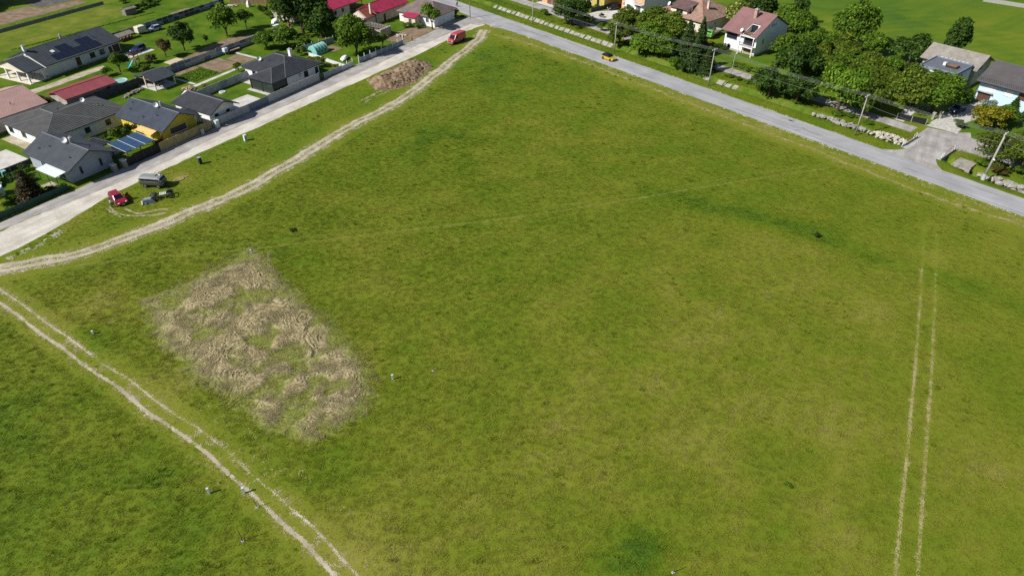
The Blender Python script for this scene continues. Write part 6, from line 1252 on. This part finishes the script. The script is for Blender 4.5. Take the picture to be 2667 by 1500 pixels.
person('cyclist in dark clothes riding on the far road', cy + Vector((math.cos(RA + math.pi), math.sin(RA + math.pi), 0)) * -.2, RA + math.pi, BC, BC, 'bars', True)

# ------------------------------------------------------------------ garden things
T = thingL('polytunnel', 'mint green polytunnel greenhouse with small vent windows', 'greenhouse', 25.5, -14.6); mb = MB(); rings = []
for x in (-2.1, -2.06, -1.05, 0, 1.05, 2.06, 2.1):
    k = .98 if abs(x) > 2.08 else 1; rings.append([(x, -1.6 * k * math.cos(t), .05 + 2.15 * k * math.sin(t) ** .85 if 0 < t < math.pi else .0) for t in np.linspace(0, math.pi, 13)])
mb.loft(rings); mb.build('cover', MINT, T)
for x in (-1.2, 0, 1.2): MB().box((x, -1.58, .75), (.5, .06, .42)).build('vent_window', mat('vent_dark', (.05, .16, .14), .5, .2, 3), T)
for x in (-2.07, -1.05, 0, 1.05, 2.07): MB().path([(x, -1.63 * math.cos(t), .05 + 2.19 * math.sin(t) ** .85) for t in np.linspace(.02, math.pi - .02, 11)], .025, 5).build('hoop', WFRAME, T)
T = thingL('swimming_pool', 'round turquoise above-ground pool behind the maroon shed', 'pool', -15.6, -38.6)
mb = MB(); n = 24; ro, ri = 1.9, 1.75
for k in range(n):
    a, b = k * 6.283 / n, (k + 1) * 6.283 / n; f = lambda r_, t, z: (r_ * math.cos(t), r_ * math.sin(t), z)
    mb.add([f(ro, a, 0), f(ro, b, 0), f(ro, b, .95), f(ro, a, .95), f(ri, a, .95), f(ri, b, .95), f(ri, b, .5), f(ri, a, .5)], [(0, 1, 2, 3), (3, 2, 5, 4), (4, 5, 6, 7)])
mb.build('wall', mat('pool_wall', (.45, .58, .58), .5, .1, 2), T); MB().poly([(1.76 * math.cos(k * 6.283 / n), 1.76 * math.sin(k * 6.283 / n), .8) for k in range(n)]).build('water', WATER, T)
T = thingL('play_tower', 'timber play tower with turquoise slide', 'play tower', -5.0, -47.6, 20)
for x in (-.7, .7):
    for y in (-.7, .7): MB().bb(x - .06, x + .06, y - .06, y + .06, 0, 2.6).build('post', WOODG, T)
MB().bb(-.8, .8, -.8, .8, 1.2, 1.3).build('platform', WOOD, T); MB().add([(-1, -1, 2.5), (1, -1, 2.5), (1, 1, 2.5), (-1, 1, 2.5), (-1, 0, 3.2), (1, 0, 3.2)], [(0, 1, 5, 4), (2, 3, 4, 5), (1, 2, 5), (3, 0, 4)]).build('roof', BROWN, T)
mb = MB(); mb.add([(-.8, -.3, 1.3), (-.8, .3, 1.3), (-2.6, .3, .25), (-2.6, -.3, .25), (-3.1, .3, .18), (-3.1, -.3, .18)], [(0, 1, 2, 3), (3, 2, 4, 5)])
for y in (-.3, .3): mb.add([(-.8, y, 1.3), (-2.6, y, .25), (-3.1, y, .18), (-3.1, y, .36), (-2.6, y, .45), (-.8, y, 1.5)], [(0, 1, 4, 5), (1, 2, 3, 4)])
mb.build('slide', TURQ, T); MB().tube((.7, 0, 2.3), (3.0, 0, 2.3), .06, None, 6).build('swing_beam', WOODG, T)
for x in (1.6, 2.2): MB().tube((x, 0, 2.3), (x, 0, .5), .015, None, 4).build('swing_rope', CABLE, T)
MB().bb(1.55, 2.25, -.1, .1, .46, .5).build('swing_seat', DBLUE, T); MB().tube((3.0, -.7, 0), (3.0, 0, 2.35), .05, None, 6).build('swing_leg', WOODG, T); MB().tube((3.0, .7, 0), (3.0, 0, 2.35), .05, None, 6).build('swing_leg', WOODG, T)
T = thingL('water_tank', 'white cube water tank on a stand by the panel wall', 'tank', 11.7, -33.9); mb = MB(); profloft(mb, [(-.5, .75), (.5, .75), (.55, .85), (.55, 1.65), (.5, 1.75), (-.5, 1.75), (-.55, 1.65), (-.55, .85)], .5, .1, .05); mb.build('tank', mat('tank_white', (.55, .62, .68), .4, .08, 2), T)
for x in (-.45, .45):
    for y in (-.4, .4): MB().bb(x - .04, x + .04, y - .04, y + .04, 0, .75).build('leg', STEEL, T)
MB().tube((0, 0, 1.75), (0, 0, 1.85), .12, None, 8).build('lid', DARKF, T)
T = thingL('timber_stack', 'stack of dark timber planks by the panel wall', 'timber', 14.6, -33.9)
for k in range(9): MB().box((random.uniform(-.4, .4), (k % 3 - 1) * .32, .12 + (k // 3) * .2), (3.0 - .3 * (k % 2), .22, .14), random.uniform(-.1, .1)).build('plank', (BROWN, WOOD, CREAM)[k % 3 if k > 6 else 0], T)
T = thingL('sheet_pallet', 'pale plywood sheets laid flat beside the panel wall', 'plywood', 1.4, -41.2)
for k in range(4): MB().box((0, 0, .05 + k * .035), (4.2 - .1 * k, 2.7, .03), .02 * k).build('sheet', mat('plywood', (.52, .44, .31), .8, .12, 1.5), T)
T = thingL('well_cover', 'round white concrete well cover in the terrace lawn', 'well cover', -6.4, -13.9); MB().tube((0, 0, 0), (0, 0, .22), .78, .75, 20).build('ring', WFEN, T); MB().tube((0, 0, .22), (0, 0, .27), .5, .48, 16).build('lid', CONC, T)
T = thingL('covered_boat', 'small boat under white cover behind the white panel fence', 'boat', 25.0, -5.0, 25); rings = []
for x, w_, h in ((-1.8, .3, .5), (-1.4, .7, .75), (0, .85, .9), (1.2, .6, .75), (1.9, .08, .55)): rings.append([(x, -w_ * .6, .15), (x, -w_, .5), (x, -w_ * .5, h), (x, w_ * .5, h), (x, w_, .5), (x, w_ * .6, .15)])
MB().loft(rings).build('cover', TARP, T); MB().bb(-1.2, 1.0, -.3, .3, 0, .2).build('cradle', WOODG, T)
T = thingL('tarpaulin_heap', 'crumpled white tarpaulin over a heap in the fruit garden', 'tarpaulin', 39.2, -44.6, 20); mb = MB(); mb.blob((0, 0, .1), (2.2, 1.1, .7), 5, .5, 10); mb.v = [(x, y, max(z, .02)) for x, y, z in mb.v]; mb.build('sheet', TARP, T)
T = thingL('garden_bench', 'grey garden table standing by the panel wall', 'table', 35.0, -40.2); MB().bb(-.9, .9, -.5, .5, .7, .77).build('table_top', POLY, T)
for x in (-.7, .7):
    for y in (-.35, .35): MB().bb(x - .04, x + .04, y - .04, y + .04, 0, .7).build('leg', STEEL, T)
T = thingL('garden_grill', 'pale masonry garden grill at the back of the fruit garden', 'grill', 45.8, -63.5); MB().bb(-.6, .6, -.5, .5, 0, .9).build('base', CREAM, T); MB().add([(-.6, -.5, .9), (.6, -.5, .9), (.6, .5, .9), (-.6, .5, .9), (-.2, -.1, 1.9), (.2, -.1, 1.9), (.2, .3, 1.9), (-.2, .3, 1.9)], [(0, 1, 5, 4), (1, 2, 6, 5), (2, 3, 7, 6), (3, 0, 4, 7), (4, 5, 6, 7)]).build('hood', CREAM, T)
T = thingL('firewood_shelter', 'low firewood shelter under grey boards behind the blue car', 'shelter', 5.6, -67.6, 5); MB().add([(-3, -1, 1.2), (3, -1, 1.2), (3, 1, 1.7), (-3, 1, 1.7), (-3, -1, 1.3), (3, -1, 1.3), (3, 1, 1.8), (-3, 1, 1.8)], [(0, 3, 2, 1), (4, 5, 6, 7), (0, 1, 5, 4), (1, 2, 6, 5), (3, 0, 4, 7)]).build('roof', WOODG, T)
for x in (-2.8, 0, 2.8): MB().bb(x - .06, x + .06, -.9, -.78, 0, 1.2).build('post', WOOD, T); MB().bb(x - .06, x + .06, .8, .92, 0, 1.65).build('post', WOOD, T)
for k in range(14): MB().tube((-2.6 + k * .38, -.5, .2 + .15 * (k % 3)), (-2.6 + k * .38, .6, .2 + .15 * (k % 3)), .15, None, 7).build('log', WOOD, T)
T = thingL('far_shed', 'low grey plank shed wall beyond the hay strip', 'shed', 21.6, -88.4, 0); walls(T, -1.8, 1.8, -1, 1, 1.7, WOODG); roof(T, -2, 2, -1.3, 1.3, 1.7, 2.1, WOODG, style='plain')
T = thingL('far_greenhouse', 'pale ribbed cover over beds at the top edge', 'greenhouse', 37.8, -103.5, 0); walls(T, -3, 3, -1.8, 1.8, .9, WFEN); roof(T, -3.2, 3.2, -2, 2, .9, 1.6, WFEN, style='seam', course=.6)
T = thingL('hay_windrow', 'dark line of cut grass across the hay strip', 'hay', 5, -84.6, 0); mb = MB(); rs = random.Random(2)
for k in range(60): x = -20 + k * .7; mb.blob((x, rs.uniform(-.2, .2) - .045 * (x), .06), (.55, .3, .16), k, .6, 3)
mb.build('cut_grass', MATS['bank_grass'], T)
for a, b, s, lab, m in ((-59.4, -9.4, 1.5, 'bluish round tank at the left edge', 'tank'), (-63.0, -6.6, 1.1, 'turquoise tub at the left edge', 'tub')):
    T = thingL('garden_tank' if m == 'tank' else 'garden_tub', lab, m, a, b); MB().tube((0, 0, 0), (0, 0, 1.6 * s / 1.5), s, s * .95, 20).build('shell', POLY if m == 'tank' else TURQ, T); MB().tube((0, 0, 1.6 * s / 1.5), (0, 0, 1.7 * s / 1.5), s * .6, s * .5, 16).build('lid', WFEN, T)
T = thingL('covered_trampoline', 'white covered object in the left garden', 'tarpaulin', -58.0, -12.4, 10); MB().blob((0, 0, .4), (1.3, .9, .6), 3, .3, 8).build('cover', TARP, T)
T = thingL('compost_bin', 'green compost bin by the pale patio wall', 'bin', -54.6, -15.4); MB().box((0, 0, .5), (.8, .8, 1.0), 0, None, .85).build('bin', mat('bin_teal', (.08, .22, .19), .6, .15, 2), T); MB().box((0, 0, 1.04), (.75, .75, .08)).build('lid', mat('bin_lid', (.25, .5, .47), .6, .15, 2), T)
T = thingL('hydrant_post', 'small dark red hydrant post at the lane edge', 'hydrant', 45.9, .6); MB().tube((0, 0, 0), (0, 0, .8), .16, .14, 8).build('column', mat('hydrant_red', (.16, .02, .02), .6, .2, 2), T); MB().tube((0, 0, .8), (0, 0, .95), .18, .08, 8).build('cap', MATS['hydrant_red'], T)
T = thingL('yellow_plank', 'yellow timber beam lying before the red van', 'beam', 45.6, 9.6, 3); MB().bb(-1.6, 1.6, -.09, .09, 0, .12).build('beam', mat('beam_yellow', (.5, .4, .12), .7, .2, 2), T); MB().bb(-1.2, 1.2, .1, .2, 0, .08).build('batten', WOOD, T)
def cabinet(label, p, h, w_, m, name='utility_post', rz=LA, cap=True):
    T = thing(name, label, 'utility post', p, rz); MB().box((0, 0, h / 2), (w_, w_ * .7, h), 0, None, .96).build('cabinet', m, T); MB().box((0, 0, h + .03), (w_ * 1.15, w_ * .9, .06)).build('cap', m if not cap else WFEN, T); MB().box((0, -w_ * .36, h * .55), (w_ * .7, .02, h * .5)).build('door', STEEL, T); return T
PG = mat('plastic_grey', (.62, .68, .70), .6, .08, 3)
cabinet('tall white meter cabinet on the grass verge beside the lane', Lp(-21.3, 10.7), 1.2, .6, PG); cabinet('pale electric cabinet at the grey lane wall', Lp(-19.9, .75), 1.5, .8, PG, 'electric_cabinet'); cabinet('white meter box at the reed fence', Lp(-23.6, .75), .9, .5, PG, 'electric_cabinet')
T = thingL('waste_bin', 'dark upright bin standing alone on the grass verge', 'bin', -32.7, 11.3, -10); MB().box((0, 0, .65), (.5, .55, 1.25), 0, None, 1.12).build('bin', mat('bin_dark', (.03, .033, .036), .6, .2, 2), T); MB().box((0, .05, 1.32), (.62, .7, .1)).build('lid', mat('bin_lid_grey', (.3, .32, .33), .6, .15, 2), T)
for (u, v), lab, h in (((655, 662), 'white marker post at the tip of the dry grass patch', .75), ((243, 870), 'small white marker post in the grass left of the dry patch', .5), ((1023, 988), 'white marker post at the right corner of the dry grass patch', .75), ((545, 1285), 'left of two white marker posts beside the lower dirt track', .85), ((636, 1284), 'right of two white marker posts beside the lower dirt track', .85)):
    T = thing('marker_post', lab, 'post', G(u, v), .3); MB().box((0, 0, h / 2), (.22, .18, h), 0, None, .95).build('post', PG, T); MB().box((0, 0, h + .03), (.25, .21, .06)).build('cap', WFEN, T)
for (u, v), lab, h, lx in (((670, 1321), 'short rusty stake in a concrete foot beside the lower dirt track', 1.25, -.08), ((632, 1409), 'taller rusty stake in a concrete foot near the bottom left', 1.9, .0), ((1128, 966), 'thin rusty rod in the meadow right of the dry patch', 1.3, .1), ((1753, 1490), 'thin pale rod beside the dark green clump at the bottom', 1.2, .15)):
    T = thing('boundary_stake', lab, 'stake', G(u, v), 0); MB().tube((0, 0, 0), (lx, 0, h), .035, .03, 6).build('rod', mat('rust', (.09, .055, .04), .8, .3, 4), T); MB().box((0, 0, .03), (.34, .26, .1), .4, None, .8).build('foot', CONC, T)
for r, n, lab in ((47.0, -21, None),):
    pass
o = MB().blob((0, 0, .05), (1.4, .7, .12), 3, .6, 7).build('cut_straw', MATS['straw_line'], None, Lp(-38.6, 12.9), False, LA); tag(o, 'flat heap of pale cut straw behind the old grey van', 'straw')

# ------------------------------------------------------------------ grass: tufts instanced over the meadow
def tuft(name, m, seed, n, h, spread, wid, droop=.5, lay=0.):
    g = np.random.default_rng(seed); V = []; F = []
    for k in range(n):
        a = g.random() * 6.283; r_ = spread * math.sqrt(g.random()); b = np.array([r_ * math.cos(a), r_ * math.sin(a), -.02]); d = a + g.normal() * .9 if not lay else g.normal() * 1.0
        L = h * (.55 + .7 * g.random()); ln = droop * (.4 + .9 * g.random()) * L; dv = np.array([math.cos(d), math.sin(d), 0]); s = np.array([-math.sin(d), math.cos(d), 0]) * wid * (.6 + .8 * g.random())
        m1 = b + dv * ln * .35 + np.array([0, 0, L * .62]); t = b + dv * ln + np.array([0, 0, L * (.95 if not lay else .62)]); o = len(V)
        V += [b - s, b + s, m1 + s * .8, m1 - s * .8, t]; F += [(o, o + 1, o + 2, o + 3), (o + 3, o + 2, o + 4)]
    me = bpy.data.meshes.new(name); me.from_pydata([tuple(v) for v in V], [], F); me.materials.append(m); return me
def scatter(name, label, cat, P, tones, scale, rotz, protos, kind='stuff'):
    """point cloud carrying tone, size and heading; geometry nodes set one tuft on each point"""
    me = bpy.data.meshes.new(name); me.vertices.add(len(P)); me.vertices.foreach_set('co', P.astype(np.float32).ravel())
    for nm, arr in (('tone', tones), ('sc', scale), ('rz', rotz)): q = me.attributes.new(nm, 'FLOAT', 'POINT'); q.data.foreach_set('value', arr.astype(np.float32))
    o = link(name, me); tag(o, label, cat, None, kind)
    src = bpy.data.collections.new(name + '_tufts')
    for pm_ in protos: src.objects.link(bpy.data.objects.new('tuft', pm_))
    ng = bpy.data.node_groups.new(name, 'GeometryNodeTree'); ng.interface.new_socket('Geometry', in_out='INPUT', socket_type='NodeSocketGeometry'); ng.interface.new_socket('Geometry', in_out='OUTPUT', socket_type='NodeSocketGeometry')
    N = ng.nodes; Lk = ng.links; gi, go = N.new('NodeGroupInput'), N.new('NodeGroupOutput'); ip = N.new('GeometryNodeInstanceOnPoints'); ci = N.new('GeometryNodeCollectionInfo'); ci.inputs['Collection'].default_value = src; ci.inputs['Separate Children'].default_value = True; ci.inputs['Reset Children'].default_value = True
    def attr(nm): a = N.new('GeometryNodeInputNamedAttribute'); a.data_type = 'FLOAT'; a.inputs['Name'].default_value = nm; return a.outputs[0]
    cx = N.new('ShaderNodeCombineXYZ'); Lk.new(attr('rz'), cx.inputs[2]); e2r = N.new('FunctionNodeEulerToRotation'); Lk.new(cx.outputs[0], e2r.inputs[0])
    ip.inputs['Pick Instance'].default_value = True
    Lk.new(gi.outputs[0], ip.inputs['Points']); Lk.new(ci.outputs[0], ip.inputs['Instance']); Lk.new(e2r.outputs[0], ip.inputs['Rotation']); Lk.new(attr('sc'), ip.inputs['Scale']); Lk.new(ip.outputs[0], go.inputs[0])
    md = o.modifiers.new('scatter', 'NODES'); md.node_group = ng; return o
def pts_in(n, x0, x1, y0, y1, seed):
    g = np.random.default_rng(seed); return g.random(n) * (x1 - x0) + x0, g.random(n) * (y1 - y0) + y0, g
T1, T2, T3 = (curve(p, 1.5) for p in (TRACK1, TRACK2, TRACK3)); T1, T2, T3 = ([tuple(q) for q in p] for p in (T1, T2, T3))
def meadow_mask(x, y):
    r, n = toR(x, y); a, b = toL(x, y)
    m = (n < -8.9) & (b > np.interp(a, [g_[0] for g_ in gl], [g_[1] for g_ in gl]) + .25) & ~inpoly(x, y, MOUND)
    inview = (np.abs(x) < 8 + .74 * np.hypot(y, 60) * 1.02) & (y > 30)
    return m & inview
X, Y, g = pts_in(330000, -95, 105, 30, 215, 3)
dist = np.hypot(Y, 60); keepp = g.random(len(X)) < np.clip(1.25 - (dist - 70) / 150, .35, 1)
m = meadow_mask(X, Y) & keepp; X, Y = X[m], Y[m]
d1, d2, d3 = polydist(X, Y, T1), polydist(X, Y, T2), polydist(X, Y, T3)
m = (d1 > 1.1 + .9 * g.random(len(X))) & ~((np.abs(d2 - .72) < .36)) & ~((np.abs(d3 - .92) < .3) & (Y < 95)) & (g.random(len(X)) > .5 * (d2 < 1.0)); X, Y, d1, d2 = X[m], Y[m], d1[m], d2[m]
tn = tone(X, Y); a_, b_ = toL(X, Y); r_, n_ = toR(X, Y)
sc = (.55 + .55 * np.random.default_rng(4).random(len(X))) * (.85 + .3 * fbm(X * .35, Y * .35, 61, 3)); sc *= np.where((n_ > -15.5) | (d1 < 4) | (d2 < 2.5) | False, .5, 1) * np.where(np.abs(polydist(X, Y, FAINT) - .8) < .3, .6, 1) * np.where(b_ < 24, .7, 1); sc *= 1 + .9 * np.clip(.42 - tn, 0, .3)
tn = tn + .11 * (np.random.default_rng(6).random(len(X)) - .5)
tf = [tuft('tuft', MATS['meadow_grass'], k, 34, .145, .30, .0105, .95) for k in range(4)]
scatter('meadow_grass', 'rough uncut meadow grass covering the open field', 'grass', np.stack([X, Y, np.zeros(len(X))], -1), np.clip(tn, .05, .95), sc, np.random.default_rng(5).random(len(X)) * 6.283, tf)
# ranker dark tussocks dotted over the meadow
X, Y, g = pts_in(60000, -95, 105, 30, 210, 13); lush = fbm(X * .16, Y * .16, 71, 3); prob = .012 + .07 * smooth(.58, .74, lush) + .16 * smooth(.42, .28, tone(X, Y)) + .22 * smooth(.57, .72, fbm(X * .2, Y * .2, 77, 2)) * inpoly(X, Y, TRACK2 + [(-90, 30)])
m = meadow_mask(X, Y) & (g.random(len(X)) < prob) & (polydist(X, Y, T1) > 2.6) & (np.abs(polydist(X, Y, T2) - 1) > .7); X, Y = X[m], Y[m]
tf = [tuft('tuft', MATS['meadow_grass'], 30 + k, 50, .30, .28, .014, .7) for k in range(3)]
scatter('meadow_tussocks', 'dark green ranker tussocks dotted through the meadow', 'grass', np.stack([X, Y, np.zeros(len(X))], -1), np.clip(.20 + .25 * g.random(len(X)), 0, 1), .5 + .7 * g.random(len(X)), g.random(len(X)) * 6.283, tf)
# verge beyond the road and ditch banks
rr_, nn_2 = np.random.default_rng(8).random(26000) * 190 - 105, np.random.default_rng(9).random(26000) * 11.5 - 1.4
m = ~((rr_ > 43.2) & (rr_ < 52)) & (nn_2 < 9.8) & ((nn_2 < 2.6) | (nn_2 > 5.6)); rr_, nn_2 = rr_[m], nn_2[m]; gxx = RC[0] + rr_ * math.cos(RA) - nn_2 * math.sin(RA); gyy = RC[1] + rr_ * math.sin(RA) + nn_2 * math.cos(RA)
scatter('verge_grass', 'short green grass on the verge and ditch banks beyond the road', 'grass', np.stack([gxx, gyy, ditch_z(rr_, nn_2)], -1), np.clip(tone(gxx, gyy) - .03, .1, .9), .32 + .3 * np.random.default_rng(2).random(len(rr_)) + .15 * (nn_2 > 5), np.random.default_rng(1).random(len(rr_)) * 6.28, [tuft('tuft', MATS['meadow_grass'], 50 + k, 26, .2, .28, .013, .7) for k in range(3)])
# dry flattened reed grass patch
def strawmat():
    m, t, b = nodes('dry_straw'); gN = t.nodes.new('ShaderNodeNewGeometry'); n1 = noisen(t, 1.3, 4, .65, coords(t, True)); q = t.nodes.new('ShaderNodeMath'); q.operation = 'MULTIPLY_ADD'; t.links.new(n1, q.inputs[0]); q.inputs[1].default_value = .85
    q2 = t.nodes.new('ShaderNodeMath'); q2.operation = 'MULTIPLY_ADD'; t.links.new(gN.outputs['Random Per Island'], q2.inputs[0]); q2.inputs[1].default_value = .5; q2.inputs[2].default_value = -.18; t.links.new(q2.outputs[0], q.inputs[2])
    t.links.new(ramp(t, q.outputs[0], [(.0, (.12, .105, .035)), (.3, (.21, .18, .08)), (.65, (.31, .26, .15)), (1, (.45, .39, .26))]), b.inputs['Base Color']); b.inputs['Roughness'].default_value = .8; b.inputs['Specular IOR Level'].default_value = .15; MATS['dry_straw'] = m; return m
strawmat()
def dry_field(X, Y):
    ed = np.where(inpoly(X, Y, DRY), 1, -1) * polydist(X, Y, DRY + DRY[:1]) + 1.6 * (fbm(X * .35, Y * .35, 33, 2) - .5); aL, bL = toL(X, Y)
    wob = 1.6 * (fbm(X * .18, Y * .18, 83, 2) - .5); gap = np.minimum(np.abs(((aL + wob) / 6.6) % 1 - .5), np.abs(((bL - 2 * wob) / 5.6 + .2) % 1 - .5))   # green lanes between the flattened beds
    cl = fbm(X * .34, Y * .34, 81, 3); th = 2.1 + 5.0 * (fbm(X * .14, Y * .14, 91, 2) - .5) * 2
    return ed, smooth(-.8, 3.2, ed) * smooth(.42, .62, cl + .55 * np.minimum(gap, .2)), th
st_ = .105; xa = np.arange(min(p[0] for p in DRY) - 2, max(p[0] for p in DRY) + 2, st_); ya = np.arange(min(p[1] for p in DRY) - 2, max(p[1] for p in DRY) + 2, st_); X, Y = np.meshgrid(xa, ya, indexing='ij')
ed, dr, th = dry_field(X, Y); u_, v_ = X * np.cos(th) + Y * np.sin(th), -X * np.sin(th) + Y * np.cos(th)
rg = 1 - np.abs(2 * vnoise(u_ * .22, v_ * .85, 51) - 1); fi = vnoise(u_ * .9, v_ * 6.5, 57); f2 = vnoise(u_ * 1.6, v_ * 3.0, 59)
hz = smooth(-1.8, 1.2, ed) * (.05 + .42 * rg * (.35 + .65 * dr) * (.4 + .9 * fbm(X * .5, Y * .5, 63, 2)) + .10 * fi * dr + .10 * f2) - .05
idx = np.arange(X.size).reshape(X.shape); F = np.stack([idx[:-1, :-1], idx[1:, :-1], idx[1:, 1:], idx[:-1, 1:]], -1)[(ed[:-1, :-1] > -1.9)]; u, inv = np.unique(F.ravel(), return_inverse=True)
me = rawmesh('reed_mat', np.stack([X, Y, hz], -1).reshape(-1, 3)[u], inv.reshape(-1, 4), None); me.materials.clear()
m_, t_, b0 = nodes('reed_mat')
def fat(nm): a = t_.nodes.new('ShaderNodeAttribute'); a.attribute_name = nm; return a.outputs['Fac']
fn = noisen(t_, 9., 3, .7, coords(t_, True)); ad = t_.nodes.new('ShaderNodeMath'); ad.operation = 'MULTIPLY_ADD'; t_.links.new(fn, ad.inputs[0]); ad.inputs[1].default_value = .5; t_.links.new(fat('streak'), ad.inputs[2])
tan_ = ramp(t_, ad.outputs[0], [(.25, (.12, .115, .03)), (.55, (.245, .208, .088)), (.85, (.345, .29, .165)), (1.1, (.44, .38, .245))]); grn = ramp(t_, ad.outputs[0], [(.25, (.055, .115, .010)), (.6, (.115, .165, .014)), (1., (.19, .205, .04))])
t_.links.new(mixc(t_, grn, tan_, fat('dry')), b0.inputs['Base Color']); b0.inputs['Roughness'].default_value = .85; b0.inputs['Specular IOR Level'].default_value = .1
me.materials.append(m_)
for nm, arr in (('dry', np.clip(.92 * dr + .30 * smooth(-1.5, 1.5, ed) * (.3 + fi) * .7 + .25 * (fi - .5), 0, 1)), ('streak', .28 + .45 * fi + .25 * (f2 - .5) + .2 * (rg - .5))): at = me.attributes.new(nm, 'FLOAT', 'POINT'); at.data.foreach_set('value', arr.ravel()[u].astype(np.float32))
tag(link('reed_mat', me), 'matted layer of dead tan reed grass with green gaps', 'dry grass', None, 'stuff')
xs_, ys_ = [p[0] for p in DRY], [p[1] for p in DRY]; X, Y, g = pts_in(42000, min(xs_) - 3, max(xs_) + 3, min(ys_) - 3, max(ys_) + 3, 23)
ed = np.where(inpoly(X, Y, DRY), 1, -1) * polydist(X, Y, DRY + DRY[:1]); aL, bL = toL(X, Y)
band = .5 + .5 * np.cos((aL + 2.2 * fbm(X * .12, Y * .12, 83, 2) * 2) * 2 * math.pi / 7.0); clump = fbm(X * .30, Y * .30, 81, 3)
ed, dens, ang0 = dry_field(X, Y); dens = dens * .9 + .05 * smooth(-2, 1, ed)
m = g.random(len(X)) < dens * .34; X, Y, ed, ang0 = X[m], Y[m], ed[m], ang0[m]
ang = ang0 + .3 * g.standard_normal(len(X))
tf = [tuft('tuft', MATS['dry_straw'], 70 + k, 46, .50, .30, .008, 2.0, .6) for k in range(4)]
scatter('dry_reed_grass', 'patch of flattened tan reed grass in the meadow', 'dry grass', np.stack([X, Y, np.full(len(X), .06)], -1), np.full(len(X), .8), .5 + .9 * g.random(len(X)) ** 2, ang, tf)
X, Y, g = pts_in(30000, min(xs_) - 5, max(xs_) + 5, min(ys_) - 5, max(ys_) + 5, 29); ed = np.where(inpoly(X, Y, DRY), 1, -1) * polydist(X, Y, DRY + DRY[:1]); clump = fbm(X * .30, Y * .30, 81, 3)
m = (g.random(len(X)) < .38 * smooth(-2.0, 1.0, ed) * (1 - .3 * smooth(.45, .62, clump))) & (np.abs(polydist(X, Y, T2) - 0) > 2.5); X, Y = X[m], Y[m]
scatter('rank_grass', 'tall rank green grass growing between the flattened tan clumps', 'grass', np.stack([X, Y, np.zeros(len(X))], -1), np.clip(.66 + .4 * (g.random(len(X)) - .5) + .15 * (fbm(X * .4, Y * .4, 12, 2) - .5), .1, .9), .6 + .7 * g.random(len(X)), g.random(len(X)) * 6.283, [tuft('tuft', MATS['meadow_grass'], 90 + k, 26, .30, .26, .011, 1.3) for k in range(3)])
